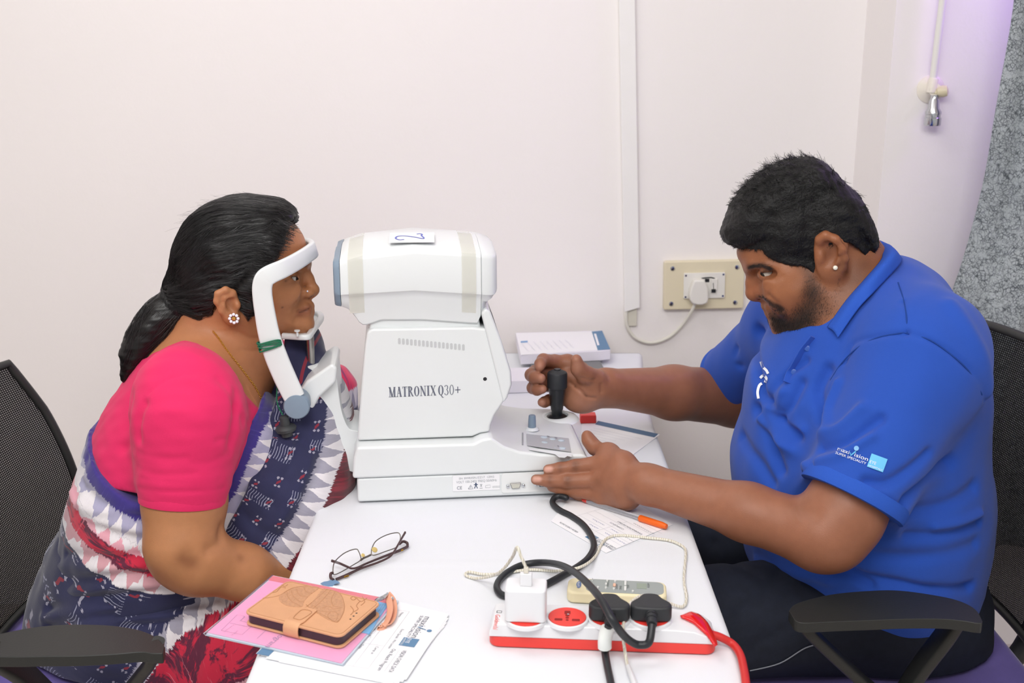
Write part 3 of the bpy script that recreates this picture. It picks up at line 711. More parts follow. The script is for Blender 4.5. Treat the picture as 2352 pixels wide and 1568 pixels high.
for s, x, y in (('Name', .01, -.064), ('Age', .01, -.084), ('Mobile No', .01, -.103), ('Sex', .05, -.084), ('M', .060, -.084), ('F', .077, -.084), ('Camp at', .101, -.064), ('Date', .101, -.084)): ftext(vf, s, FT, x, y, .0055)
for x in (.064, .081): fline(vf, FT, [(x, -.079), (x + .009, -.079), (x + .009, -.088), (x, -.088), (x, -.079)])
sq = [OZ(*p, zt) for p in ((588, 1501), (617, 1506), (640, 1484), (611, 1479))]
mesh('footer_band', sq, [(0, 1, 2, 3)], m_logo, vf, smooth=False)
pb = [OZ(*p, .003) for p in ((736, 1340), (744, 1336), (752, 1335), (764, 1331), (775, 1334), (781, 1339), (770, 1341), (764, 1346), (748, 1347))]
o = mesh('paper_scrap', [*pb, *[p + A([0, 0, .0006]) for p in pb]], [tuple(range(9)), tuple(range(17, 8, -1))] + [(i, 9 + i, 9 + (i + 1) % 9, (i + 1) % 9) for i in range(9)], mat('scrap_blue', '#6f8fb0', .7), None, smooth=False)
tag(o, 'small torn blue paper piece between the spectacles and the pink folder', 'paper scrap')

# ---- pink folder in a clear sleeve
fz = .0036
fo = thing('plastic_folder', OZ(700, 1425, fz), 'pink document folder in clear plastic sleeve with red top edge', 'folder')
FC = [(626, 1321), (911, 1379), (788, 1524), (470, 1452)]
def lay(nm, cs, z, th, m, par): 
    c = [OZ(x, y, z) for x, y in cs]; n = len(c); v = c + [p + A([0, 0, th]) for p in c]
    return mesh(nm, v, [tuple(range(n)), tuple(range(2 * n - 1, n - 1, -1))] + [(i, n + i, n + (i + 1) % n, (i + 1) % n) for i in range(n)], m, par, smooth=False)
m_clear = mat('clear_sleeve', '#f3eef4', .15, alpha=.10, spec=.5); m_sleeve = mat('sleeve_edge', '#c9d7e4', .3)
for k in range(3): lay('sleeve_page', [(626 + k, 1322), (910 + 3 * k, 1380), (789 - k, 1529 - k), (471 - 2 * k, 1459 - 2 * k)], fz + k * .0009, .0006, m_sleeve, fo)
pk = lay('pink_page', [(628, 1325), (908, 1381), (784, 1523), (476, 1452)], fz + .0028, .0005, mat('pink_paper', '#f59acb', .6, var=.02), fo)
lay('red_strip', [(627, 1322), (911, 1379), (903, 1389), (616, 1332)], fz + .0034, .0003, mat('red_strip', '#e2596c', .5), fo)
lay('clear_cover', FC, fz + .0044, .0003, m_clear, fo)
mesh('sleeve_binding', *tube_vf(catmull([OZ(626, 1321, fz + .003), OZ(560, 1378, fz + .003), OZ(471, 1455, fz + .003)], 4), .0012, 8), mat('binding_dark', '#6b4a5a', .4), fo)
blue = lay('blue_label', [(866, 1381), (893, 1387), (848, 1456), (818, 1450)], fz + .0036, .0004, mat('label_blue', '#58b6ee', .5), fo)
bl = [OZ(*p, fz + .0042) for p in ((866, 1381), (893, 1387), (848, 1456), (818, 1450))]
BT = XF(bl[0], x=bl[3] - bl[0], z=(0, 0, 1))
for k in range(5): scribble(blue, BT, .004 + .002 * (k % 2), .0035 + .0033 * k, .05, .0026, mat('label_ink', '#2f6fa8', .6), k)
zp = fz + .0036
PTp = XF(OZ(476, 1452, zp), x=OZ(784, 1523, zp) - OZ(476, 1452, zp), z=(0, 0, 1))
def pkq(px, py): 
    q = np.linalg.inv(PTp) @ np.append(OZ(px, py, zp), 1); return (q[0], q[1])
mp_ = mat('folder_ink', '#9d6fa8', .7)
for pts in ([(508, 1447), (545, 1411), (562, 1415), (552, 1425), (577, 1431)], [(508, 1447), (556, 1457), (592, 1425)], [(528, 1430), (570, 1439)], [(590, 1466), (640, 1420)], [(675, 1464), (690, 1467), (697, 1461), (682, 1457), (675, 1464)]):
    fline(pk, PTp, [pkq(*p) for p in pts], .0006, mp_)
q = A(pkq(608, 1484)); q2 = A(pkq(662, 1441)); ang = math.atan2(q[1] - q2[1], q[0] - q2[0])
v, f = text_vf('Cardiogram', .0125); v[:, 0] -= v[:, 0].max()
mesh('folder_print', v, f, mp_, pk, T=PTp @ RZ(ang, (q[0], q[1], .0001)), smooth=False)
for k, (px, py, w_) in enumerate(((536, 1434, .02), (562, 1416, .012), (546, 1447, .014))): 
    q = pkq(px, py); scribble(pk, PTp @ RZ(ang, (q[0], q[1], .0001)), 0, 0, w_, .0034, mp_, k)

# ---- embossed leather phone wallet
cz0, cz1 = fz + .0049, fz + .0049 + .0185
m_lea = mat('tan_leather', '#d6a27a', .48, var=.05, vscale=25, bump=.0003, bscale=500); m_pipe = mat('leather_edge', '#b9893f', .5); m_emb = mat('leather_emboss', '#b88660', .55)
CC = [(642, 1331), (865, 1375), (783, 1462), (558, 1405)]
ph = thing('phone_wallet', OZ(710, 1395, cz0), 'tan leather phone wallet with embossed butterfly and clasp, on the pink folder', 'phone wallet')
W0 = OZ(558, 1405, cz1); W1 = OZ(783, 1462, cz1); W3 = OZ(642, 1331, cz1)
LT = XF(W0, x=W1 - W0, z=(0, 0, 1)); LT[2, 3] = TZ
lw = np.linalg.norm(W1 - W0); ly = (np.linalg.inv(LT) @ np.append(W3, 1))[:2]; lx2 = (np.linalg.inv(LT) @ np.append(OZ(865, 1375, cz1), 1))[:2]
def wq(px, py, z=cz1): q = np.linalg.inv(LT) @ np.append(OZ(px, py, z), 1); return (q[0], q[1])
hgt = (ly[1] + lx2[1]) / 2
oc = rrect(0, 0, lw, hgt, .010, 5)
prism('back_cover', oc, cz0, cz0 + .0028, m_lea, ph, 'z', LT, .001, 2)
prism('phone_body', rrect(.002, .002, lw - .003, hgt - .003, .010, 5), cz0 + .0028, cz1 - .0032, mat('phone_dark', '#3a2a30', .35), ph, 'z', LT, .001, 2)
fcv = prism('front_cover', oc, cz1 - .0032, cz1, m_lea, ph, 'z', LT, .001, 2)
mesh('stitching', *tube_vf([(p[0], p[1], cz1 + .0001) for p in rrect(.003, .003, lw - .003, hgt - .003, .008, 5)], .0004, 5, True), m_emb, fcv, T=LT)
def emb(pts, r=.0007, closed=False):
    P = catmull([(*wq(*p), cz1 + .0001) for p in pts], 5, closed)
    mesh('emboss_line', *tube_vf(P, r, 6, closed), m_emb, fcv, T=LT)
e = lambda cx, cy: K(cx, cy, 540, 1310, 5.88)
m_wing = mat('wing_leather', '#c79672', .5, var=.12, vscale=260, bump=.0012, bscale=420)
def wing(pts):
    P = catmull([(*wq(*e(*p)), 0) for p in pts], 4, True)[:, :2]; prism('embossed_wing', P.tolist(), cz1 - .0002, cz1 + .0004, m_wing, fcv, 'z', LT, 0)
wing([(700, 290), (800, 235), (1000, 215), (1130, 235), (1010, 330), (930, 420), (900, 490), (720, 480), (610, 420), (600, 340)])
wing([(1200, 250), (1380, 290), (1450, 370), (1475, 480), (1440, 610), (1360, 695), (1230, 650), (1060, 545), (1000, 500), (1080, 380)])
for pts in ([(370, 375), (470, 365), (600, 335), (700, 275), (800, 230), (950, 212), (1130, 235)], [(700, 290), (715, 360), (780, 430), (880, 480)], [(760, 270), (780, 340), (860, 410), (930, 430)], [(830, 250), (850, 310), (900, 350), (980, 360)], [(930, 225), (960, 290), (1040, 310)],
            [(1240, 255), (1100, 380), (950, 500)], [(1290, 270), (1180, 400), (1040, 530)], [(1350, 290), (1300, 390), (1330, 480), (1440, 500)], [(1200, 250), (1400, 300), (1465, 420), (1470, 540), (1400, 680), (1340, 690), (1200, 610), (1060, 545)], [(1180, 510), (1260, 480), (1330, 520), (1440, 510)], [(1100, 545), (1240, 560), (1330, 560)], [(1290, 560), (1250, 620), (1340, 690), (1390, 600), (1330, 550)], [(960, 460), (1010, 500), (1060, 480), (1120, 520)],
            [(1560, 370), (1600, 350), (1630, 380), (1590, 400), (1560, 370)], [(1640, 370), (1700, 420), (1780, 370)], [(1690, 410), (1640, 470), (1660, 520), (1600, 560)], [(1560, 480), (1600, 540), (1560, 600)], [(500, 300), (560, 285), (620, 225), (680, 235)], [(630, 190), (670, 215), (710, 190)], [(1720, 350), (1750, 420), (1700, 470)]):
    emb([e(*p) for p in pts], .0006)
for p in ((1640, 575), (1600, 615), (1558, 655)): lathe('punched_dot', [(.0014, 0), (.0012, .0003), (0, .0003)], m_dark, fcv, LT @ XF((*wq(*e(*p)), cz1), x=(1, 0, 0), z=(0, 0, 1)), 10)
# clasp strap folding over the near edge
cl0, cl1 = wq(*e(720, 720)), wq(*e(905, 510)); cxm = wq(*e(720, 700))[0]
cy_ = wq(*e(890, 520))[1]
sp = [(cl0[0] + .006, cy_ + .004, cz1 + .0012), (cl0[0] + .005, .012, cz1 + .0012), (cl0[0] + .004, .003, cz1 + .001), (cl0[0] + .004, -.0022, cz1 - .004), (cl0[0] + .004, -.0024, cz0 + .005), (cl0[0] + .004, .001, cz0 + .0005)]
cls = band('clasp', sp, (1, 0, 0), [.018, .024, .023, .023, .023, .023], .0022, m_lea, ph, 6, T=LT)
for k in (-1, 1):
    mesh('clasp_emboss', *tube_vf(catmull([(cl0[0] + .005, cy_ - .002, cz1 + .0026), (cl0[0] + .005 + k * .008, cy_ - .006, cz1 + .0026), (cl0[0] + .005 + k * .006, .012, cz1 + .0026), (cl0[0] + .005, .010, cz1 + .0026)], 6), .0006, 5), m_emb, cls, T=LT)
# wrist strap with clip
m_str = mat('strap_peach', '#e0a184', .5); sz = .010
def SPt(cx, cy, h): return OZ(*e(cx, cy), h)
band('wrist_strap', [SPt(2060, 310, .016), SPt(2130, 400, .013), SPt(2150, 520, .009), SPt(2130, 650, .007), SPt(2060, 740, .006), SPt(1950, 775, .005), SPt(2040, 700, .0095), SPt(2090, 560, .013), SPt(2085, 430, .0165), SPt(2050, 320, .0185)], (.8, .5, .35), .0085, .0016, m_str, ph, 8)
tube('strap_clip', [SPt(1880, 440, .020), SPt(1920, 395, .022), SPt(1990, 370, .022), SPt(2050, 325, .020), SPt(2060, 310, .018)], [.0018, .0024, .003, .002, .002], m_chrome, ph, 8)
lathe('rivet', [(.0026, 0), (.0022, .001), (0, .0012)], m_chrome, ph, XF(SPt(2120, 375, .0165), x=(1, 0, 0), z=(.1, -.5, .8)), 12)

# ---- spectacles, folded
g = lambda cx, cy: K(cx, cy, 700, 1180, 7.84)
h0, h1 = OZ(*g(485, 1150), .004), OZ(*g(1850, 560), .004)
dx = (h1 - h0) / np.linalg.norm(h1 - h0); perp = np.cross([0, 0, 1.], dx); wv = perp * math.cos(R(38)) + A([0, 0, 1]) * math.sin(R(38)); nrm = np.cross(dx, wv)
gl = thing('spectacles', OZ(*g(1100, 900)), 'folded thin framed spectacles with dark maroon temples on the tablecloth', 'spectacles')
GP = lambda cx, cy, off=0.: PN(*g(cx, cy), h0 + A([0, 0, off]), nrm)
m_frame = mat('frame_gunmetal', '#7c7670', .3, .8); m_tem = mat('temple_maroon', '#4a3234', .35, .2, coat=.3); m_gold = mat('gold_metal', '#cfa445', .25, 1.)
m_lens = mat('lens_glass', '#ffffff', .02, alpha=.10, spec=.5)
L1 = [(512, 1075), (515, 930), (560, 835), (690, 720), (820, 655), (930, 632), (965, 665), (992, 725), (1010, 790), (1000, 838), (860, 925), (690, 1025), (570, 1083)]
L2 = [(1212, 610), (1270, 500), (1380, 420), (1520, 362), (1650, 337), (1705, 355), (1722, 430), (1695, 540), (1640, 605), (1460, 672), (1270, 738), (1205, 730), (1200, 670)]
for L in (L1, L2):
    P = catmull([GP(*p) for p in L], 4, True)
    mesh('lens_rim', *tube_vf(P, .0008, 7, True), m_frame, gl)
    n = len(P); mesh('lens', np.concatenate([P, [P.mean(0)]]), [(i, (i + 1) % n, n) for i in range(n)], m_lens, gl)
tube('bridge', [GP(1005, 835), GP(1060, 795), GP(1130, 765), GP(1190, 735)], .0016, m_frame, gl, 8)
for p, r in (((1030, 770), .003), ((1240, 670), .0045)): lathe('nose_pad', [(0, -.0008), (r, -.0004), (r, .0006), (r * .6, .0012), (0, .0013)], mat('pad_gold', '#d9c27c', .25, .3), gl, XF(GP(*p) - nrm * .004 * np.sign(nrm @ ray(900, 1280)), x=dx, z=nrm), 16)
tube('end_piece', [GP(510, 1060), GP(475, 1070), GP(462, 1110), OZ(*g(475, 1160), .004), OZ(*g(520, 1185), .004)], .0022, m_tem, gl, 8)
tube('end_piece', [GP(1700, 540), GP(1770, 495), GP(1840, 520), OZ(*g(1850, 560), .005), OZ(*g(1845, 590), .004)], .0022, m_tem, gl, 8)
t1 = band('temple', [OZ(*g(560, 1180), .0035), OZ(*g(720, 1115), .0035), OZ(*g(1000, 985), .0045), OZ(*g(1300, 880), .006), OZ(*g(1480, 800), .008), OZ(*g(1580, 720), .011), OZ(*g(1660, 590), .016), OZ(*g(1740, 450), .02), OZ(*g(1810, 330), .024)], (0, .1, 1), [.0045, .0045, .0035, .003, .003, .003, .003, .0032, .004], .0024, m_tem, gl, 6)
t2 = band('temple', [OZ(*g(1845, 590), .004), OZ(*g(1700, 660), .0045), OZ(*g(1400, 775), .0055), OZ(*g(1100, 895), .0075), OZ(*g(960, 960), .0085), OZ(*g(860, 980), .0095), OZ(*g(780, 955), .011), OZ(*g(630, 890), .013), OZ(*g(480, 840), .015)], (0, .1, 1), [.0045, .0045, .0035, .003, .003, .003, .0032, .0036, .004], .0024, m_tem, gl, 6)
for p, par in (((740, 1118), t1), ((1720, 655), t2)): 
    q = OZ(*g(*p), .0035) - A([0, .0016, 0]); box('gold_plate', (-.005, -.0012, -.0004), (.005, .0012, .0004), m_gold, par, XF(q, x=dx, z=(0, -1, .3)), .0003)

# ---- form under the pen
o2 = sheet('patient_form', [(1266, 1197), (1392, 1270), (1545, 1205), (1400, 1120), (1322, 1128)], .0003, m_paper, .0006)
tag(o2, 'white filled-in patient form upside down under the clear pen', 'paper form')
q0, q1 = OZ(1392, 1270, .0012), OZ(1266, 1197, .0012); T2 = XF(q0, x=q1 - q0, z=(0, 0, 1)); w2 = np.linalg.norm(q1 - q0)
logo(o2, T2 @ XF((.004, -.024, 0), x=(1, 0, 0), z=(0, 0, 1)), .062)
ftext(o2, 'VISION CHECK DATA', T2, .082, -.012, .006, m_txt2, w2 - .092)
for k in range(6): fline(o2, T2, [(.004, -.036 - .016 * k), (w2 - .006 - .012 * max(0, k - 4), -.036 - .016 * k)])
for x in (.004, w2 - .006, .07): fline(o2, T2, [(x, -.036), (x, -.1)])
for s, x, y, m_ in (('EXAMINATION DETAILS', .02, -.09, m_txt2), ('COMPLAINTS', .05, -.078, m_txt)): ftext(o2, s, T2, x, y, .0055, m_)
for k, (x, y, w_, m_) in enumerate(((.008, -.046, .05, m_hand), (.075, -.046, .022, m_hand), (.008, -.062, .03, m_txt), (.080, -.062, .03, m_hand), (.010, -.106, .05, m_txt), (.045, -.062, .018, m_hand))): scribble(o2, T2, x, y, w_, .0048, m_, k)
# ---- form with blue heading behind it
o3 = sheet('printed_form', [(1338, 958), (1376, 966), (1516, 998), (1452, 1046), (1330, 1060)], .0003, m_paper, .0005); tag(o3, 'printed form with dark blue heading bar beside the red box', 'paper form')
mesh('heading_bar', [OZ(*p, .0012) for p in ((1374, 966), (1512, 996), (1503, 1004), (1367, 974))], [(0, 1, 2, 3)], mat('heading_navy', '#4c6a8c', .6), o3, smooth=False)
q0, q1 = OZ(1366, 978, .0012), OZ(1498, 1008, .0012); T3 = XF(q0, x=q1 - q0, z=(0, 0, 1))
for k in range(6): scribble(o3, T3, .004, -.012 - .013 * k, .11 - .012 * k, .004, mat('faint_ink', '#c3c8d2', .7), k)
box('red_box', (-.016, -.012, 0), (.016, .012, .017), mat('red_plastic', '#e03a34', .4), None, XF(OZ(1350, 968, .0008), x=(1, .03, 0), z=(0, 0, 1)), .002)
tag(COL.objects[-1], 'small red plastic box behind the machine near the joystick', 'box')
# ---- ball pen
pe0, pe1 = OZ(1338, 1147, .0062), OZ(1531, 1209, .0062)
pn_ = thing('ball_pen', OZ(1435, 1178), 'clear ball pen with orange cap and red end plug', 'pen')
L = pe1 - pe0; PTn = lambda a: XF(pe0 + L * a, x=(0, 0, 1), z=L); ll = np.linalg.norm(L)
lathe('end_plug', [(.0025, 0), (.0036, .002), (.0036, .010), (0, .010)], mat('plug_red', '#d8453d', .4), pn_, PTn(0), 12)
lathe('barrel', [(.0040, .010), (.0040, ll * .70), (.003, ll * .705)], mat('clear_plastic', '#e8ecf5', .08, alpha=.32, spec=.6), pn_, PTn(0), 6)
lathe('refill', [(0, .01), (.0014, .01), (.0014, ll * .7), (0, ll * .7)], mat('refill_dark', '#33343c', .4), pn_, PTn(0), 8)
lathe('cap', [(.0046, ll * .69), (.0056, ll * .70), (.0054, ll * .95), (.004, ll), (0, ll)], mat('cap_orange', '#f06a1c', .4), pn_, PTn(0), 16)

# ---- stacks at the back of the table
m_dk = mat('card_grey', '#7b7c7d', .6)
def stack(name, cs, z0, z1, m, label, cat):
    c0 = [OZ(x, y, z1) for x, y in cs]; c = [(p[0], p[1]) for p in c0]
    o = prism(name, c, TZ + z0, TZ + z1, m, None, 'z', None, .001, 1); return tag(o, label, cat), c0
m_pad = mat('paper_stack', '#eceaf3', .7, bump=.0006, bscale=700)
dkc, _ = stack('notebook', [(1218, 818), (1368, 812), (1386, 842), (1379, 851), (1222, 853)], .0005, .012, m_dk, 'dark grey notebook under the stack of leaflets', 'notebook')
ls, c0 = stack('leaflet_stack', [(1184, 764), (1382, 759), (1402, 803), (1378, 806), (1196, 815)], .0125, .036, m_pad, 'thick stack of printed leaflets with blue strip against the wall', 'leaflets')
mesh('blue_strip', [OZ(*p, .0364) for p in ((1359, 761), (1383, 759), (1402, 802), (1373, 804))], [(3, 2, 1, 0)], m_logo, ls, smooth=False)
mesh('strip_panel', [OZ(*p, .0367) for p in ((1364, 766), (1369, 766), (1377, 792), (1372, 793))], [(3, 2, 1, 0)], m_paper, ls, smooth=False)
mesh('top_leaflet', [OZ(*p, .0363) for p in ((1185, 765), (1359, 761), (1373, 804), (1197, 815))], [(3, 2, 1, 0)], m_paper, ls, smooth=False)
mesh('blue_mark', [OZ(*p, .0367) for p in ((1196, 783), (1212, 782), (1212, 786), (1196, 787))], [(3, 2, 1, 0)], mat('mark_blue', '#7ba3cf', .6), ls, smooth=False)
q0, q1 = OZ(1200, 812, .0366), OZ(1368, 802, .0366); T4 = XF(q0, x=q1 - q0, z=(0, 0, 1))
for k in range(8): scribble(ls, T4 @ XF((.02 + .016 * k, .02, 0), x=(0, 1, 0), z=(0, 0, 1)), 0, 0, .08, .007, mat('fainter_ink', '#dcdfe8', .7), k)
w1, _ = stack('leaflet_pile', [(1150, 845), (1258, 842), (1262, 872), (1150, 876)], .0005, .028, m_pad, 'short pile of white leaflets between the machine and the notebook', 'leaflets')

# ---- air conditioner remote
rt = thing('remote_control', OZ(1415, 1355), 'cream air conditioner remote control with grey key panel behind the power strip', 'remote')
r0, r1, r3 = OZ(1301, 1386, .0), OZ(1531, 1398, .0), OZ(1316, 1326, .017)
RT = XF(r0, x=r1 - r0, z=(0, 0, 1)); rl = np.linalg.norm(r1 - r0); rwid = (np.linalg.inv(RT) @ np.append(r3, 1))[1]
m_rem = mat('remote_cream', '#e9dfb8', .45); m_remg = mat('remote_grey', '#9aa19f', .45)
rb = prism('case', rrect(0, 0, rl, rwid, .011, 5), .0006, .018, m_rem, rt, 'z', RT, .004, 3)
x0 = rl * .19
prism('key_panel', rrect(x0, .004, rl - .004, rwid - .004, .010, 5), .018, .0184, m_remg, rt, 'z', RT, 0)
box('display', (rl * .70, rwid * .42, .0184), (rl * .80, rwid * .78, .0188), mat('lcd_green_grey', '#8f9a8c', .2), rt, RT, .0004)
m_key = mat('key_white', '#dcdedb', .4)
for x, y, w_, h_, mm in ((.25, .82, .018, .1, m_key), (.40, .8, .02, .1, m_key), (.48, .8, .02, .1, m_key), (.39, .58, .02, .13, m_key), (.475, .55, .03, .18, mat('key_peach', '#e8b9a0', .4)), (.585, .7, .025, .28, m_key), (.585, .36, .025, .28, m_key), (.47, .3, .02, .1, m_key), (.31, .34, .02, .1, m_key), (.39, .34, .02, .1, m_key), (.25, .52, .018, .1, m_key), (.66, .2, .02, .1, m_key)):
    prism('key', rrect(rl * (x - w_ / 2), rwid * (y - h_ / 2), rl * (x + w_ / 2), rwid * (y + h_ / 2), .0014, 3), .0184, .0202, mm, rt, 'z', RT, .0005, 1)
v, f = disc_vf((0, 0), .0035, 22, 0, .0105); mesh('badge', v, f, mat('badge_blue', '#5d79a5', .4), rt, T=RT @ XF((rl * .115, rwid * .5, .0184), x=(1, 0, 0), z=(0, 0, 1)), smooth=False)
v, f = text_vf('Carrier', .0055, 'CENTER'); mesh('badge_lettering', v, f, m_paper, rt, T=RT @ XF((rl * .121, rwid * .5, .0187), x=(0, 1, 0), z=(0, 0, 1)), smooth=False)
for k, (s, x, y) in enumerate((('TEMP', .625, .40), ('ON/OFF', .51, .3), ('MODE', .42, .62), ('FAN', .42, .44), ('TIMER', .55, .28), ('ROOM', .83, .5))):
    v, f = text_vf(s, .0045); mesh('key_print', v, f, mat('key_ink', '#5e6461', .6), rt, T=RT @ XF((rl * x, rwid * y, .0186), x=(0, 1, 0), z=(0, 0, 1)), smooth=False)

# ---- power strip
s0, s1 = OZ(1122, 1487, .0), OZ(1645, 1507, .0)
ST = XF(s0, x=s1 - s0, z=(0, 0, 1)); sl_ = np.linalg.norm(s1 - s0)
pst = thing('power_strip', OZ(1380, 1460), 'white and red four socket power strip with glowing red switch', 'power strip')
def sq_(px, py, h): q = np.linalg.inv(ST) @ np.append(OZ(px, py, h), 1); return q[0], q[1]
sd = sq_(1560, 1399, .034)[1]
m_red = mat('strip_red', '#e8433c', .4); m_sw = mat('strip_white', '#e6e7ea', .3, coat=.2)
prism('red_base', rrect(0, .001, sl_, sd, .014, 5), .0008, .016, m_red, pst, 'z', ST, .002, 2)
ol = [(.0, .0158), (.001, .024), (.005, .0325), (.010, .034), (sl_ * .82, .034), (sl_ * .90, .0325), (sl_ * .955, .027), (sl_ * .99, .019), (sl_ - .0005, .0158)]
prism('white_cover', ol, .0, sd + .001, m_sw, pst, 'y', ST, .005, 3, bang=35)
zc = .034
def socket(px, py):
    x, y = sq_(px, py, zc + .003)
    T = ST @ XF((x, y, zc), x=(1, 0, 0), z=(0, 0, 1))
    s = lathe('socket', [(.0275, -.001), (.0272, .0035), (.0255, .0042), (.0245, .0042), (.0245, .0015), (0, .0015)], m_sw, pst, T, 36)
    lathe('socket_face', [(.0243, .0016), (.0238, .0046), (0, .0046)], mat('socket_red', '#ea4038', .4), s, T, 36)
    ho = [rrect(-.0038, .006, .0038, .0145, .001, 2), rrect(-.016, -.011, -.006, -.0055, .001, 2), rrect(.006, -.011, .016, -.0055, .001, 2), [(.0024 * math.cos(a), .0024 * math.sin(a) - .003) for a in np.linspace(0, 6.28, 13)[:-1]], [(.002 * math.cos(a), .002 * math.sin(a) - .009) for a in np.linspace(0, 6.28, 13)[:-1]], [(.0028 * math.cos(a), .0028 * math.sin(a) + .003) for a in np.linspace(0, 6.28, 13)[:-1]]]
    for h in ho: prism('pin_hole', h, .0046, .00475, mat('hole_red', '#8e1a18', .6), s, 'z', T, 0)
    return x, y
spos = [socket(px, 1418) for px in (1208, 1303, 1399, 1494)]
lathe('earth_contact', [(.0015, .0047), (.0015, .006), (0, .006)], m_chrome, pst, ST @ XF((spos[1][0] + .001, spos[1][1] + .004, zc), x=(1, 0, 0), z=(0, 0, 1)), 8)
# red rocker set in the sloping end
swp = [sq_(*K(cx, cy, 1050, 1180, 3.36), .030) for cx, cy in ((1725, 825), (1800, 785), (1860, 785), (1930, 830), (1985, 900), (2002, 950), (1995, 985), (1930, 930), (1830, 870))]
olx, olz = [q[0] for q in ol], [q[1] for q in ol]; sw = A(swp)
xs = np.linspace(sw[:, 0].min() + .0005, min(sw[:, 0].max(), sl_ - .002), 16); up_ = sw[:6]; lo_ = A([swp[0], swp[8], swp[7], swp[6], swp[5]])
mr = mat('switch_red', '#c80d12', .12, spec=.6, coat=.5); NTm = mr.node_tree.nodes['Principled BSDF']; NTm.inputs['Emission Color'].default_value = (1, .02, .02, 1); NTm.inputs['Emission Strength'].default_value = .12
G = np.zeros((16, 8, 3))
for a_, x in enumerate(xs):
    y1_ = np.interp(x, up_[:, 0], up_[:, 1]); y0_ = np.interp(x, lo_[:, 0], lo_[:, 1])
    for b_ in range(8): t_ = b_ / 7; G[a_, b_] = (x, y0_ + (y1_ - y0_) * t_, np.interp(x, olx, olz) + .0008 + .0022 * math.sin(math.pi * t_) * math.sin(math.pi * min(1, .1 + a_ / 15)))
v, f = grid_vf(G); swo = mesh('rocker', v, f, mr, pst, T=ST, ang=180); so = swo.modifiers.new('s', 'SOLIDIFY'); so.thickness = .003; so.offset = 1
v, f = text_vf('Goldmedal', .0088); v[:, 0] += v[:, 1] * .1
q = sq_(1139, 1408, zc); mesh('brand_lettering', v, f, m_red, pst, T=ST @ XF((q[0], q[1] - .003, zc + .0003), x=(0, -1, 0), z=(0, 0, 1)), smooth=False)
v, f = line_vf([(0, 0), (.006, 0), (.006, .005), (0, .005), (0, 0)], .0009); mesh('brand_mark', v, f, m_dark, pst, T=ST @ XF((q[0] + .001, q[1] + .0015, zc + .0003), x=(1, 0, 0), z=(0, 0, 1)), smooth=False)
tube('red_cord', [ST[:3, :3] @ A([sl_ - .006, sd * .42, .018]) + s0, OZ(1655, 1463, .014), OZ(1683, 1479, .006), OZ(1700, 1503, .0055), OZ(1708, 1535, .0055) , OZ(1712, 1560, .0055) + A([0, 0, .0]), OZ(1716, 1600, .002)], .0052, mat('cord_red', '#c9302c', .4), pst, 12)
# ---- charger with its lead
x, y = spos[0]
CT_ = ST @ XF((x, y, zc + .0047), x=(1, 0, 0), z=(0, 0, 1))
ch = thing('phone_charger', OZ(1208, 1420, .04), 'white cube phone charger standing in the power strip with braided lead', 'charger')
m_chg = mat('charger_white', '#e4e5e8', .3, coat=.15)
zch = .044
prism('charger_body', rrect(-.026, -.017, .026, .021, .006, 4), .0, zch, m_chg, ch, 'z', CT_, .0025, 3)
box('usb_plug', (-.0075, -.004, zch), (.0075, .004, zch + .017), m_chg, ch, CT_, .001)
box('strain_relief', (-.003, -.0025, zch + .017), (.003, .0025, zch + .025), mat('cable_beige', '#dad5c6', .5), ch, CT_, .001)
top = (CT_ @ A([0, 0, zch + .024, 1]))[:3]
kk = lambda cx, cy, h: OZ(*K(cx, cy, 1050, 1180, 3.36), h)
lead = [top, PY(*K(490, 320, 1050, 1180, 3.36), top[1] + .002), PY(*K(462, 258, 1050, 1180, 3.36), top[1] + .012), kk(425, 335, .085), kk(340, 440, .05), kk(240, 485, .018), kk(130, 495, .003), kk(65, 470, .003), kk(95, 448, .003), kk(200, 465, .003), kk(330, 460, .003), kk(560, 430, .003), kk(760, 440, .003), kk(900, 425, .012), kk(1000, 385, .012), kk(1070, 320, .003), kk(1110, 240, .003), kk(1160, 185, .003), kk(1260, 165, .003), kk(1480, 185, .0025), kk(1640, 205, .0025), kk(1740, 250, .0025), kk(1765, 300, .0025), kk(1755, 430, .0025), kk(1752, 530, .0025), kk(1770, 650, .0025), kk(1740, 715, .003), kk(1640, 690, .010), kk(1560, 660, .022), kk(1440, 628, .03), kk(1350, 675, .036), kk(1300, 760, .040), kk(1283, 860, .0385), kk(1283, 960, .0365), kk(1295, 1060, .014), kk(1310, 1150, .004), kk(1330, 1220, .0035), kk(1365, 1310, .0035), kk(1390, 1400, .0035)]
def braid(name):
    m = mat(name, '#d8d3c4', .55); t = NT(m); w_ = t.node('TexWave', i_Scale=90., i_Distortion=6.); t.l.new(t.obj(), w_.inputs['Vector'])
    t.l.new(t.mix(w_.outputs['Fac'], '#c9c3ae', '#e7e4da'), t.n['Principled BSDF'].inputs['Base Color']); return m
tube('braided_lead', lead, .0021, braid('braided_beige'), ch, 8, 8)
tube('lead_end', [kk(1318, 1175, .0038), kk(1345, 1250, .0038), kk(1375, 1330, .0038)], [.003, .0036, .0036], m_chg, ch, 10, 4)
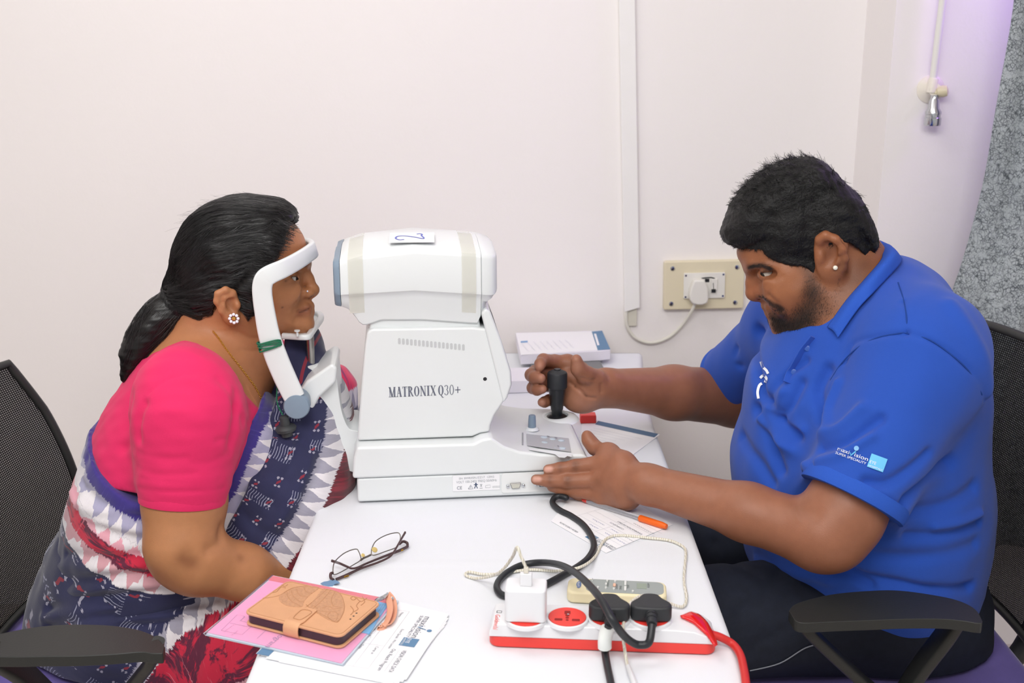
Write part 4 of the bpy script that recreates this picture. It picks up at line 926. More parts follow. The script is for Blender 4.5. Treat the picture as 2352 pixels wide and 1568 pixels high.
# ---- black plugs
m_blk = mat('plug_black', '#2b2d30', .5, bump=.0002, bscale=300); m_cb = mat('cord_black', '#23262a', .42)
def plug(px, i, label, yo=0.):
    x, y = spos[i]; T = ST @ XF((x, y, zc + .0047), x=(1, 0, 0), z=(0, 0, 1))
    o = thing('black_plug', OZ(px, 1418, .04), label, 'plug', 'black plugs in the power strip')
    prism('plug_body', catmull([(-.024, -.012, 0), (-.0255, .0, 0), (-.016, .012, 0), (-.010, .022, 0), (.0, .0245, 0), (.010, .022, 0), (.016, .012, 0), (.0255, .0, 0), (.024, -.012, 0), (.012, -.0165, 0), (-.012, -.0165, 0)], 4, True)[:, :2].tolist(), 0, .021, m_blk, o, 'z', T, .004, 3, bang=50)
    g_ = T @ XF((0, -.0165, .0105), x=(1, 0, 0), z=(0, -1, -.10))
    lathe('cord_grip', [(.0085, -.003), (.008, .003), (.0072, .003), (.0072, .006), (.0078, .006), (.0074, .010), (.0066, .010), (.0066, .013), (.0070, .013), (.006, .02), (0, .02)], m_blk, o, g_, 16)
    return o, (g_ @ A([0, 0, .019, 1]))[:3]
pA, ea = plug(1399, 2, 'left black plug in the power strip with white sleeved cord'); pB, eb = plug(1494, 3, 'right black plug in the power strip, cord looping to the machine')
tube('cord', [ea, kk(1150, 900, .036), kk(1140, 960, .030), kk(1140, 1020, .018), kk(1143, 1080, .008), kk(1160, 1180, .0055), kk(1185, 1300, .0055), kk(1205, 1420, .0055)], .0048, m_cb, pA, 12)
v, f = tube_vf(catmull([kk(1157, 885, .0365), kk(1147, 930, .033), kk(1139, 980, .026), kk(1139, 1030, .017)], 4), .0088, 12); mesh('paper_sleeve', v, f, mat('sleeve_white', '#e7ebe8', .5), pA)
bc = [eb, kk(1490, 960, .034), kk(1470, 1000, .028), kk(1430, 1010, .026), kk(1370, 1000, .028), kk(1290, 940, .044), kk(1200, 820, .072), kk(1110, 660, .082), kk(1010, 540, .07), kk(900, 445, .05), kk(780, 390, .03), kk(640, 375, .012), kk(500, 395, .006), kk(390, 450, .0055), kk(320, 520, .0055), kk(308, 580, .0055), kk(350, 625, .0055), kk(440, 635, .0055), kk(560, 600, .0055), kk(690, 540, .0055), kk(820, 470, .0055), kk(940, 400, .0055), kk(1020, 330, .0055), kk(1055, 250, .0055), kk(1035, 170, .0055), kk(970, 80, .0055), kk(880, 15, .0055), OZ(1287, 1172, .0055), OZ(1270, 1157, .006), OZ(1272, 1145, .010), OZ(1284, 1139, .013), OZ(1298, 1142, .013), OZ(1302, 1146, .010)]
tube('cord', bc, .0050, m_cb, pB, 12)

# ================================================================== organic modelling tools (signed distance volumes)
f32 = np.float32
class Vol:
    def __init__(s, lo, hi, h):
        s.lo = A(lo, float); s.h = h; s.n = np.ceil((A(hi, float) - s.lo) / h).astype(int) + 1
        s.F = np.full(s.n, .5, f32)
    def box(s, lo, hi):
        i0 = np.clip(np.floor((A(lo) - s.lo) / s.h).astype(int), 0, s.n); i1 = np.clip(np.ceil((A(hi) - s.lo) / s.h).astype(int) + 1, 0, s.n)
        if (i1 <= i0).any(): return None
        sl = tuple(slice(a, b) for a, b in zip(i0, i1))
        ax = [(s.lo[k] + s.h * np.arange(i0[k], i1[k])).astype(f32) for k in range(3)]
        return sl, ax[0][:, None, None], ax[1][None, :, None], ax[2][None, None, :]
    def comb(s, sl, d, k, op):
        a = s.F[sl]
        if op == 'sub': 
            b = -d
            if k > 0: hh = np.maximum(k - np.abs(a - b), 0) / k; s.F[sl] = np.maximum(a, b) + hh * hh * k * .25
            else: s.F[sl] = np.maximum(a, b)
        else:
            if k > 0: hh = np.maximum(k - np.abs(a - d), 0) / k; s.F[sl] = np.minimum(a, d) - hh * hh * k * .25
            else: s.F[sl] = np.minimum(a, d)
    def cone(s, a, b, ra, rb, k=.01, op='add', sy=1., yc=None):
        a = A(a, float); b = A(b, float); pad = k + 4 * s.h; R_ = max(ra, rb)
        yy = (a[1] + b[1]) / 2 if yc is None else yc
        lo = np.minimum(a - ra, b - rb) - pad; hi = np.maximum(a + ra, b + rb) + pad
        if sy != 1: lo[1] = min(a[1], b[1], yy) - R_ * max(sy, 1) - abs(a[1] - yy) * sy - pad; hi[1] = max(a[1], b[1], yy) + R_ * max(sy, 1) + abs(a[1] - yy) * sy + pad
        q = s.box(lo, hi)
        if q is None: return s
        sl, X, Y, Z = q; Y = (Y - yy) / sy
        a = a.copy(); b = b.copy(); a[1] = (a[1] - yy) / sy; b[1] = (b[1] - yy) / sy
        ba = b - a; L = float(ba @ ba) + 1e-12
        t = np.clip(((X - a[0]) * ba[0] + (Y - a[1]) * ba[1] + (Z - a[2]) * ba[2]) / L, 0, 1)
        d = np.sqrt((X - a[0] - t * ba[0]) ** 2 + (Y - a[1] - t * ba[1]) ** 2 + (Z - a[2] - t * ba[2]) ** 2) - (ra + t * (rb - ra))
        s.comb(sl, (d * min(1, sy)).astype(f32), k, op); return s
    def path(s, pts, rs, k=.006, op='add', **kw):
        rs = np.broadcast_to(rs, (len(pts),))
        for i in range(len(pts) - 1): s.cone(pts[i], pts[i + 1], rs[i], rs[i + 1], k, op, **kw)
        return s
    def ell(s, c, r, ax=None, k=.01, op='add'):
        """ellipsoid; ax: 3x3 rows = axes"""
        c = A(c, float); r = A(r, float); M_ = np.eye(3) if ax is None else A(ax, float)
        M_ = M_ / np.linalg.norm(M_, axis=1)[:, None]
        ext = np.sqrt(((M_ * r[:, None]) ** 2).sum(0)) + k + 4 * s.h
        q = s.box(c - ext, c + ext)
        if q is None: return s
        sl, X, Y, Z = q; X = X - c[0]; Y = Y - c[1]; Z = Z - c[2]
        u = [X * m[0] + Y * m[1] + Z * m[2] for m in M_]
        k0 = np.sqrt(sum((a / b) ** 2 for a, b in zip(u, r))) + 1e-9; k1 = np.sqrt(sum((a / b ** 2) ** 2 for a, b in zip(u, r))) + 1e-9
        s.comb(sl, (k0 * (k0 - 1) / k1).astype(f32), k, op); return s
    def field(s, fn, k=.0, op='add', lo=None, hi=None):
        q = s.box(s.lo if lo is None else lo, s.lo + s.h * s.n if hi is None else hi); sl, X, Y, Z = q
        s.comb(sl, np.broadcast_to(fn(X, Y, Z), s.F[sl].shape).astype(f32), k, op); return s
    def clip(s, fn):
        sl, X, Y, Z = s.box(s.lo, s.lo + s.h * s.n); s.F = np.maximum(s.F, np.broadcast_to(fn(X, Y, Z), s.F.shape)).astype(f32); return s
    def mesh(s):
        F = s.F.copy(); 
        for ax in range(3):
            for e in (0, -1):
                ix = [slice(None)] * 3; ix[ax] = e; F[tuple(ix)] = np.maximum(F[tuple(ix)], s.h)
        S = F < 0; c = np.zeros(np.array(S.shape) - 1, np.int8)
        offs = [(i, j, k) for i in (0, 1) for j in (0, 1) for k in (0, 1)]
        n = c.shape
        for i, j, k in offs: c += S[i:n[0] + i, j:n[1] + j, k:n[2] + k]
        act = (c > 0) & (c < 8); I = np.argwhere(act); idx = np.full(n, -1, np.int32); idx[act] = np.arange(len(I))
        pos = np.zeros((len(I), 3)); cnt = np.zeros(len(I))
        for a in offs:
            for ax in range(3):
                if a[ax]: continue
                b = list(a); b[ax] = 1
                f0 = F[I[:, 0] + a[0], I[:, 1] + a[1], I[:, 2] + a[2]]; f1 = F[I[:, 0] + b[0], I[:, 1] + b[1], I[:, 2] + b[2]]
                m = (f0 < 0) != (f1 < 0); t = np.where(m, f0 / np.where(m, f0 - f1, 1), 0)
                p = I + A(a); p = p.astype(float); p[:, ax] += t
                pos += np.where(m[:, None], p, 0); cnt += m
        V = s.lo + s.h * pos / cnt[:, None]; fs = []
        for ax in range(3):
            u, v = [(1, 2), (2, 0), (0, 1)][ax]
            sl0 = [slice(None)] * 3; sl1 = [slice(None)] * 3; sl0[ax] = slice(0, -1); sl1[ax] = slice(1, None)
            s0 = S[tuple(sl0)]; s1 = S[tuple(sl1)]; E = np.argwhere(s0 != s1)
            E = E[(E[:, u] > 0) & (E[:, v] > 0) & (E[:, u] < S.shape[u] - 1) & (E[:, v] < S.shape[v] - 1)]
            sg = s0[E[:, 0], E[:, 1], E[:, 2]]
            def cell(du, dv): q = E.copy(); q[:, u] -= du; q[:, v] -= dv; return idx[q[:, 0], q[:, 1], q[:, 2]]
            q = np.stack([cell(1, 1), cell(0, 1), cell(0, 0), cell(1, 0)], 1)
            fs.append(np.where(sg[:, None], q, q[:, ::-1]))
        return Sculpt(V, np.concatenate(fs))
class Sculpt:
    """mesh with brushes that follow polylines dropped on its surface"""
    def __init__(s, V, F): s.V = V; s.F = F; s.N = None; s.C = None; s.px = None
    def smooth(s, it=1, lam=.5):
        e = np.concatenate([s.F[:, [0, 1]], s.F[:, [1, 2]], s.F[:, [2, 3]], s.F[:, [3, 0]]]); n = len(s.V)
        deg = np.bincount(e[:, 0], minlength=n) + np.bincount(e[:, 1], minlength=n)
        for _ in range(it):
            for q in range(3):
                a = np.bincount(e[:, 0], s.V[e[:, 1], q], n) + np.bincount(e[:, 1], s.V[e[:, 0], q], n)
                s.V[:, q] += lam * (a / np.maximum(deg, 1) - s.V[:, q])
        return s
    def prep(s):
        p = s.V[s.F]; fn = np.cross(p[:, 2] - p[:, 0], p[:, 3] - p[:, 1]); N = np.zeros_like(s.V)
        for k in range(4):
            for q in range(3): N[:, q] += np.bincount(s.F[:, k], fn[:, q], len(s.V))
        s.N = N / (np.linalg.norm(N, axis=1)[:, None] + 1e-12)
        d = s.V - CAM; fw = A([0, math.cos(PITCH), -math.sin(PITCH)]); up = A([0, math.sin(PITCH), math.cos(PITCH)]); zc = d @ fw
        s.px = np.stack([1176 + FPX * d[:, 0] / zc, 784 - FPX * (d @ up) / zc], 1); s.zc = zc; s.face = (s.N * d).sum(1) < 0
        return s
    def hit(s, x, y, r=7):
        for rr in (r, 2 * r, 5 * r, 12 * r):
            m = np.where((np.abs(s.px[:, 0] - x) < rr) & (np.abs(s.px[:, 1] - y) < rr) & s.face)[0]
            if len(m): break
        if not len(m): return None
        z0 = s.zc[m].min(); m = m[s.zc[m] < z0 + .012]
        k = m[np.argmin((s.px[m, 0] - x) ** 2 + (s.px[m, 1] - y) ** 2)]
        return s.V[k].copy()
    def dist(s, P, rad):
        lo = P.min(0) - rad; hi = P.max(0) + rad
        m = np.where(((s.V > lo) & (s.V < hi)).all(1))[0]; d = np.full(len(m), 9.)
        a, b = P[:-1], P[1:]
        for i in range(len(a)):
            ba = b[i] - a[i]; L = ba @ ba + 1e-12; q = s.V[m] - a[i]; t = np.clip(q @ ba / L, 0, 1)
            d = np.minimum(d, np.linalg.norm(q - t[:, None] * ba, axis=1))
        return m, d
    def line(s, pxs):
        P = [s.hit(*p) for p in pxs]; P = [p for p in P if p is not None]
        if len(P) == 1: P = P * 2
        return np.array(P) if len(P) < 3 else catmull(P, 4)
    def brush(s, pxs, sig, amp, taper=True, ridge=0.):
        P = s.line(pxs); m, d = s.dist(P, 4 * sig); w_ = np.exp(-d ** 2 / (2 * sig ** 2))
        if ridge: w_ = w_ - ridge * np.exp(-((d - 2.2 * sig) ** 2) / (2 * (sig * 1.1) ** 2))
        s.V[m] += s.N[m] * (amp * w_)[:, None]; return s
    def paint(s, pxs, sig, col, st=1., hard=1.):
        P = s.line(pxs); m, d = s.dist(P, 3 * sig); w_ = st * np.exp(-(d / sig) ** (2 * hard) * .7)
        s.C[m] = s.C[m] * (1 - w_[:, None]) + A(rgb(col)) * w_[:, None]; return s
    def near(s, p, r): return np.linalg.norm(s.V - A(p), axis=1) < r
def mirror_paint(s, p0, n):
    """copy the colours of the camera side of a head to its other half"""
    from mathutils.kdtree import KDTree
    sd_ = (s.V - A(p0)) @ A(n); near = np.where(sd_ >= 0)[0]; far = np.where(sd_ < -.0015)[0]
    base = s.C[far].copy(); pn_ = np.abs(s.C[near] - np.median(s.C[near], 0)).max(1) > .004
    kd = KDTree(len(near))
    for i, q in enumerate(near): kd.insert(s.V[q], i)
    kd.balance(); R_ = s.V[far] - 2 * sd_[far][:, None] * A(n)
    for k, q in enumerate(far):
        _, i, d = kd.find(R_[k])
        if d < .006: s.C[q] = s.C[near[i]]
    return s
def merge(*ss):
    V = []; F = []; C = []; n = 0
    for q in ss: V.append(q.V); F.append(q.F + n); C.append(q.C if q.C is not None else np.ones((len(q.V), 3))); n += len(q.V)
    o = Sculpt(np.concatenate(V), np.concatenate(F)); o.C = np.concatenate(C); return o
def emit(s, name, m, parent, attrs=None):
    at = dict(attrs or {})
    if s.C is not None: at['col'] = ('FLOAT_COLOR', np.concatenate([s.C, np.ones((len(s.C), 1))], 1))
    return mesh(name, s.V, s.F, m, parent, ang=180, attrs=at)
def poly_sd(pts):
    """signed distance field of a 2D polygon, positive inside, as a function of arrays"""
    P = np.array(pts, float); Q = np.roll(P, -1, 0)
    def fn(x, z):
        x, z = np.broadcast_arrays(x, z); d = np.full(x.shape, 9., f32); ins = np.zeros(x.shape, bool)
        for a, b in zip(P, Q):
            e = b - a; wx = x - a[0]; wz = z - a[1]; t = np.clip((wx * e[0] + wz * e[1]) / (e @ e + 1e-12), 0, 1)
            d = np.minimum(d, np.hypot(wx - t * e[0], wz - t * e[1]))
            if a[1] != b[1]:
                c = (a[1] <= z) != (b[1] <= z); xi = a[0] + (z - a[1]) / (b[1] - a[1]) * e[0]; ins ^= c & (x < xi)
        return np.where(ins, d, -d)
    return fn
def idw(ctrl):
    C_ = np.array(ctrl, float)
    def fn(x, z):
        num = 0; den = 0
        for cx, cz, w_ in C_:
            k = 1 / ((x - cx) ** 2 + (z - cz) ** 2 + 2e-4) ** 1.5; num = num + k * w_; den = den + k
        return num / den
    return fn
def lut(fn, lo, hi, res=.002):
    nx = int((hi[0] - lo[0]) / res) + 2; nz = int((hi[1] - lo[1]) / res) + 2
    T_ = np.asarray(fn((lo[0] + res * np.arange(nx))[:, None], (lo[1] + res * np.arange(nz))[None, :])).astype(f32)
    def g(x, z):
        x, z = np.broadcast_arrays(x, z)
        u = np.clip((x - lo[0]) / res, 0, nx - 1.001); v = np.clip((z - lo[1]) / res, 0, nz - 1.001); i = u.astype(np.int32); j = v.astype(np.int32); u = (u - i).astype(f32); v = (v - j).astype(f32)
        return (T_[i, j] * (1 - u) + T_[i + 1, j] * u) * (1 - v) + (T_[i, j + 1] * (1 - u) + T_[i + 1, j + 1] * u) * v
    return g
def noise3(P, sc, seed=0):
    """cheap smooth value noise from summed sines"""
    r = np.random.default_rng(seed); o = np.zeros(len(P))
    for k in range(7):
        d = r.normal(size=3); d /= np.linalg.norm(d); o += np.sin(P @ d * sc * (.6 + .25 * k) * 6.28 + r.uniform(0, 6.28))
    return o / 3.
def strands(roots, paths_fn, r=.0004):
    pass
def strand_mesh(paths, r, name, m, parent, tip=.25):
    """paths (n, k, 3) -> thin three-sided hairs"""
    Pn = np.asarray(paths); n, k, _ = Pn.shape
    tg = np.gradient(Pn, axis=1); tg /= np.linalg.norm(tg, axis=2)[..., None] + 1e-12
    ref = np.broadcast_to(A([.31, .87, .38]), tg.shape); U = np.cross(tg, ref); U /= np.linalg.norm(U, axis=2)[..., None] + 1e-12; Vv = np.cross(tg, U)
    rr = (r * np.linspace(1, tip, k))[None, :, None] if np.isscalar(r) else r[:, None, None] * np.linspace(1, tip, k)[None, :, None]
    rings = np.stack([Pn + rr * (math.cos(a) * U + math.sin(a) * Vv) for a in (0, 2.094, 4.189)], 2)
    v = rings.reshape(-1, 3); i = np.arange(n * k * 3).reshape(n, k, 3); fs = []
    for a in range(3):
        b = (a + 1) % 3; fs.append(np.stack([i[:, :-1, a], i[:, :-1, b], i[:, 1:, b], i[:, 1:, a]], -1).reshape(-1, 4))
    o = mesh(name, v, np.concatenate(fs), m, parent, ang=180); o['kind'] = 'stuff'; return o

# ================================================================== office chairs
m_cblk = mat('chair_black', '#2a2b2a', .45, bump=.0002, bscale=350); m_purple = mat('purple_seat', '#6a5aa8', .85, var=.05, vscale=30, bump=.0005, bscale=500, sheen=.3)
def netting(name):
    m = mat(name, '#101012', .65, spec=.25); t = NT(m); b = t.n['Principled BSDF']; a = t.attr('st').outputs['Vector']
    sx = t.node('SeparateXYZ'); t.l.new(a, sx.inputs[0]); u = t.math('SINE', t.math('MULTIPLY', sx.outputs[0], 1250.)); v_ = t.math('SINE', t.math('MULTIPLY', sx.outputs[1], 1700.))
    hole = t.step(t.math('ADD', u, v_), .55, 1.0)
    t.l.new(t.math('SUBTRACT', 1., t.math('MULTIPLY', hole, .38)), b.inputs['Alpha']); return m
m_net = netting('chair_netting')
def chair(sx, xb, zb, xt, zt, y0, y1, seat, label):
    """sx: +1 faces +x; back from (xb,zb) up to (xt,zt)"""
    ch_ = thing('office_chair', ((seat[0] + seat[1]) / 2, (y0 + y1) / 2, 0), label, 'chair', 'mesh backed office chairs')
    nu, nv = 26, 24; G = np.zeros((nu, nv, 3)); st = np.zeros((nu, nv, 3))
    for i in range(nu):
        u = i / (nu - 1)
        for j in range(nv):
            v_ = j / (nv - 1); w_ = (v_ - .5) * (y1 - y0); nar = 1 - .08 * max(0, u - .75) / .25
            bow = -.045 * sx * (1 - (2 * v_ - 1) ** 2) + .03 * sx * math.sin(u * math.pi)
            G[i, j] = (xb + (xt - xb) * u + bow, (y0 + y1) / 2 + w_ * nar, zb + (zt - zb) * u); st[i, j] = (G[i, j, 1], u * math.hypot(xt - xb, zt - zb), 0)
    v, f = grid_vf(G); mesh('back_netting', v, f, m_net, ch_, ang=180, attrs={'st': ('FLOAT_VECTOR', st.reshape(-1, 3))})
    rim = np.concatenate([G[0], G[1:, -1], G[-1, -2::-1], G[-2:0:-1, 0]])
    mesh('back_frame', *tube_vf(rim, .0085, 10, True), m_cblk, ch_)
    tube('back_post', [(xb - .085 * sx + (xt - xb) * .45, (y0 + y1) / 2, zb + .18), (xb - .085 * sx, (y0 + y1) / 2, zb + .04), (xb - .03 * sx, (y0 + y1) / 2, .42), (xb + .14 * sx, (y0 + y1) / 2, .405)], .018, m_cblk, ch_, 10)
    c = rrect(seat[0], y0 + .02, seat[1], y1 - .02, .06, 6)
    prism('seat', c, .425, seat[2], m_purple, ch_, 'z', None, .022, 4, bang=50)
    prism('seat_base', rrect(seat[0] + .02, y0 + .04, seat[1] - .02, y1 - .04, .05, 5), .405, .4245, m_cblk, ch_, 'z', None, .004, 2)
    cx, cy = (seat[0] + seat[1]) / 2, (y0 + y1) / 2
    lathe('gas_column', [(.027, .09), (.027, .26), (.018, .26), (.018, .405)], m_cblk, ch_, XF((cx, cy, 0), x=(1, 0, 0), z=(0, 0, 1)), 20)
    for k in range(5):
        a = 2 * math.pi * k / 5 + .3; e_ = A([cx + .27 * math.cos(a), cy + .27 * math.sin(a), .075])
        tube('star_leg', [(cx, cy, .1), (cx + .13 * math.cos(a), cy + .13 * math.sin(a), .095), tuple(e_)], [.026, .022, .016], m_cblk, ch_, 8, 4)
        lathe('caster', [(0, -.02), (.022, -.02), (.027, -.008), (.027, .008), (.022, .02), (0, .02)], m_cblk, ch_, XF((e_[0], e_[1], .0275), x=(0, 0, 1), z=(-math.sin(a), math.cos(a), 0)), 16)
    return ch_
def armrest(par, top, near, z, front, rear, bot, th=.016):
    """top: far outline px left->right; near: near outline px left->right"""
    c = [PZ(x, y, z) for x, y in top] ; d = [PZ(x, y, z) for x, y in near]
    n = 40
    ta = catmull(c, 10); tb_ = catmull(d, 10); s_ = np.linspace(0, 1, n)
    ra = lambda P: np.stack([np.interp(s_, np.linspace(0, 1, len(P)), P[:, k]) for k in range(3)], 1)
    ta, tb_ = ra(ta), ra(tb_); out = np.concatenate([tb_, ta[::-1]])[:, :2]
    prism('arm_pad', out.tolist(), z - th, z, m_cblk, par, 'z', None, .006, 3, bang=40)
    for nm, P, w_ in (('arm_strut', front, .034), ('arm_strut', rear, .04)): band(nm, P, (0, 1, 0), w_, .017, m_cblk, par, 6)
cw = chair(1, -.845, .50, -.955, .905, 1.47, 2.06, (-.92, -.42, .485), 'black mesh backed office chair the woman sits on')
armrest(cw, [(-90, 1490), (-30, 1463), (50, 1444), (120, 1435), (190, 1433), (260, 1436), (320, 1446), (358, 1462), (379, 1484)], [(-90, 1498), (-40, 1506), (30, 1508), (100, 1507), (180, 1506), (260, 1502), (320, 1497), (350, 1500), (374, 1500)], .70,
        [PZ(358, 1484, .695), PZ(352, 1510, .67) , PZ(335, 1535, .64), PZ(290, 1590, .58), PZ(240, 1640, .53), (-.66, 1.50, .44)], [PZ(-20, 1500, .692), PZ(40, 1535, .64), PZ(100, 1590, .58), PZ(150, 1640, .53), (-.70, 1.50, .44)], None)
cm = chair(-1, .845, .50, .885, .985, 1.50, 2.05, (.36, .87, .485), 'black mesh backed office chair the man sits on')
armrest(cm, [(1812, 1402), (1830, 1385), (1900, 1366), (1980, 1357), (2060, 1355), (2140, 1365), (2200, 1378), (2240, 1398), (2257, 1425)], [(1825, 1424), (1846, 1430), (1920, 1427), (2000, 1424), (2080, 1421), (2160, 1421), (2210, 1425), (2240, 1430), (2256, 1431)], .70,
        [PZ(1832, 1410, .692), PZ(1850, 1440, .67), PZ(1900, 1490, .62), PZ(1975, 1560, .55), PZ(2020, 1610, .51), (.56, 1.53, .44)], [PZ(2200, 1410, .692), PZ(2170, 1460, .645), PZ(2110, 1540, .57), PZ(2070, 1610, .51), (.60, 1.53, .44)], None)

# ================================================================== the woman
WN = A([math.sin(MA), -math.cos(MA), 0]); WP = A([-.40, 1.842, 0])
def wf(px, py, n=0.): return PN(px, py, WP + WN * n, WN)
def c1(cx, cy): return (250 + cx / 2.613, 420 + cy / 2.613)
def w1(cx, cy, n=0.): return wf(*c1(cx, cy), n)
def s2(p): d = p - WP; return (d[0] * -WN[1] + d[1] * WN[0], p[2])       # side-plane coordinates (along facing, z)
def SX(X, Y): return (X - WP[0]) * -WN[1] + (Y - WP[1]) * WN[0]
def SN(X, Y): return (X - WP[0]) * WN[0] + (Y - WP[1]) * WN[1]
def inflate(vol, outline, ctrl, Rr, k=.0, op='add'):
    ol_ = A(outline); b0 = ol_.min(0) - .06; b1 = ol_.max(0) + .06
    sd = lut(poly_sd(catmull([(*p, 0) for p in outline], 4, True)[:, :2]), b0, b1, .0015); Wf = lut(idw(ctrl), b0, b1, .003)
    zz = [p[1] for p in outline]
    def fn(X, Y, Z):
        S = SX(X, Y); N_ = np.abs(SN(X, Y))
        # evaluate silhouette on the (nearly) x,z grid
        x2 = np.broadcast_to(S, (S.shape[0], S.shape[1], Z.shape[2])); z2 = np.broadcast_to(Z, x2.shape)
        d = sd(x2, z2); W_ = np.maximum(Wf(x2, z2), .004); RR = Rr
        e = np.maximum(RR - d, 0) / RR
        return (np.sqrt(e ** 2 + (N_ / W_) ** 2) - 1) * np.minimum(RR, W_) * .8
    return vol.field(fn, k, op)
def o2(*pts): return [s2(w1(*p)) for p in pts]
wo = thing('person', (-.62, 1.85, .0), 'woman in pink blouse and navy printed saree, face in the chin rest', 'person')
m_skinw = mat('skin_warm_brown', rough=.46, var=.04, vscale=60, bump=.0003, bscale=700, vcol='col', spec=.45, sss=.12)
SKW = '#b47a54'
def torso(v, off):
    T_ = lambda a, b, ra, rb, k=.05, sy=1.: v.cone(a, b, ra + off, rb + off, k, sy=sy, yc=1.835)
    T_(wf(455, 900), wf(420, 1030), .105, .125, .05, 1.30); T_(wf(420, 1030), wf(400, 1190), .130, .145, .05, 1.20); T_(wf(395, 1190), wf(350, 1380), .15, .165, .06, 1.2)
    T_(wf(520, 985, .08), wf(560, 1030, .06), .060, .075, .05); T_(wf(590, 980, -.08), wf(640, 1020, -.06), .065, .078, .05)
    T_(wf(470, 860, .06), wf(430, 900, .155), .050, .058, .04); T_(wf(540, 850, -.06), wf(560, 890, -.16), .050, .055, .04)
    T_(wf(600, 1190), wf(560, 1330), .10, .11, .06, 1.3)
def w_head():
    v = Vol((-.70, 1.60, .865), (-.29, 2.05, 1.27), .0021)
    face = o2((1060, 190), (1130, 265), (1170, 325), (1188, 390), (1190, 450), (1182, 505), (1170, 560), (1168, 620), (1175, 675), (1192, 705), (1202, 730), (1196, 752), (1196, 775), (1184, 800), (1197, 832), (1186, 868), (1130, 893), (1050, 908), (960, 915), (860, 890), (740, 850), (600, 800), (500, 690), (450, 560), (450, 420), (510, 270), (640, 180), (800, 140), (950, 145))
    ct = [(*s2(w1(*p)), w_) for p, w_ in (((1100, 330), .056), ((1165, 420), .043), ((1000, 380), .066), ((700, 400), .072), ((520, 450), .064), ((1090, 560), .060), ((1165, 600), .038), ((1112, 575), .047), ((1060, 590), .056), ((1020, 640), .067), ((850, 700), .064), ((1110, 690), .050), ((1175, 730), .030), ((1185, 830), .023), ((1110, 840), .040), ((960, 830), .054), ((750, 800), .058), ((650, 250), .068), ((980, 220), .056))]
    inflate(v, face, ct, .046); global FACE_O, FACE_C; FACE_O, FACE_C = face, ct
    # nose
    v.path([w1(1176, 512), w1(1198, 570), w1(1226, 630)], [.0062, .0070, .0082], .010)
    v.ell(w1(1231, 646), (.0090, .0095, .0085), k=.007)
    for s in (1, -1): v.ell(w1(1192, 660, s * .0125), (.0115, .0075, .0085), k=.007)
    v.cone(w1(1216, 668), w1(1195, 688), .0058, .006, .008)
    for s in (1, -1): v.ell(w1(1210, 681, s * .0065), (.0055, .0028, .0030), k=.003, op='sub')
    # lips, chin
    v.path([w1(1140, 776, .024), w1(1190, 752, .013), w1(1208, 738, 0), w1(1190, 752, -.013), w1(1140, 776, -.024)], [.003, .0052, .0062, .0052, .003], .006)
    v.path([w1(1142, 783, .022), w1(1188, 776, .012), w1(1205, 770, 0), w1(1188, 776, -.012), w1(1142, 783, -.022)], [.003, .0058, .0068, .0058, .003], .005)
    v.ell(w1(1168, 842), (.014, .017, .014), k=.02)
    for s in (1, -1):
        v.path([w1(1120, 470, s * .036), w1(1165, 470, s * .022), w1(1182, 480, s * .008)], [.007, .008, .007], .014)      # brow
        v.ell(w1(1062, 640, s * .043), (.024, .011, .019), k=.028)                                      # cheekbone
        v.ell(w1(1128, 552, s * .034), (.0155, .0125, .0115), k=.012, op='sub')                          # socket
        ec = w1(1096, 575, s * .0315)
        v.ell(ec, (.0142, .0142, .0135), k=.005)
        v.path([w1(1060, 586, s * .0400), w1(1086, 574, s * .0440), w1(1112, 571, s * .0420), w1(1130, 576, s * .034)], [.0022, .0042, .0044, .003], .0015, 'sub')
        v.path([w1(1058, 580, s * .0455), w1(1085, 556, s * .046), w1(1115, 551, s * .041), w1(1134, 566, s * .028)], [.0018, .0026, .0026, .002], .003)
        # ear
        y = s * .070
        v.path([w1(770, 720, y), w1(745, 660, y + s * .008), w1(700, 642, y + s * .014), w1(655, 665, y + s * .016), w1(648, 710, y + s * .016), w1(675, 765, y + s * .013), w1(715, 810, y + s * .009)], [.0038, .0042, .0045, .0045, .0042, .004, .005], .008)
        v.ell(w1(745, 812, y + s * .004), (.010, .0055, .0115), k=.008)
        v.ell(w1(712, 735, y + s * .004), (.016, .006, .024), k=.008)
        v.path([w1(735, 680, y + s * .013), w1(695, 690, y + s * .015), w1(690, 735, y + s * .014), w1(725, 780, y + s * .010)], [.0022, .0024, .0024, .0022], .006)
        v.ell(w1(738, 735, y + s * .013), (.008, .006, .011), k=.005, op='sub')
        v.ell(w1(772, 735, y + s * .006), (.005, .005, .006), k=.005)
    # neck
    v.cone(w1(760, 790), w1(715, 1060), .056, .062, .03); v.cone(w1(880, 880), w1(860, 1130), .036, .040, .03); v.cone(w1(560, 820), w1(500, 1000), .045, .055, .04)
    # upper chest and trapezius
    torso(v, .0)
    s = v.mesh().smooth(1, .4); s.C = np.tile(A(rgb(SKW)), (len(s.V), 1)); s.prep()
    # wrinkles and folds
    s.brush([c1(1150, 690), c1(1120, 730), c1(1110, 780)], .0035, -.0009, ridge=.2)
    s.brush([c1(1140, 776), c1(1170, 768), c1(1208, 752)], .0018, -.0026)
    s.brush([c1(1145, 785), c1(1128, 805), c1(1120, 830)], .004, -.001)
    s.brush([c1(1040, 600), c1(1080, 615), c1(1120, 605)], .003, -.0012)
    s.brush([c1(1180, 665), c1(1162, 640), c1(1165, 690)], .002, -.0012)
    for q in ([c1(790, 1000), c1(860, 1010), c1(940, 1000)], [c1(780, 900), c1(860, 930), c1(940, 925)]): s.brush(q, .003, -.0012)
    dk = '#6d4329'
    s.paint([c1(1040, 590), c1(1080, 610), c1(1118, 598)], .007, dk, .55); s.paint([c1(1050, 570), c1(1085, 548), c1(1125, 548)], .004, '#5d3922', .5)
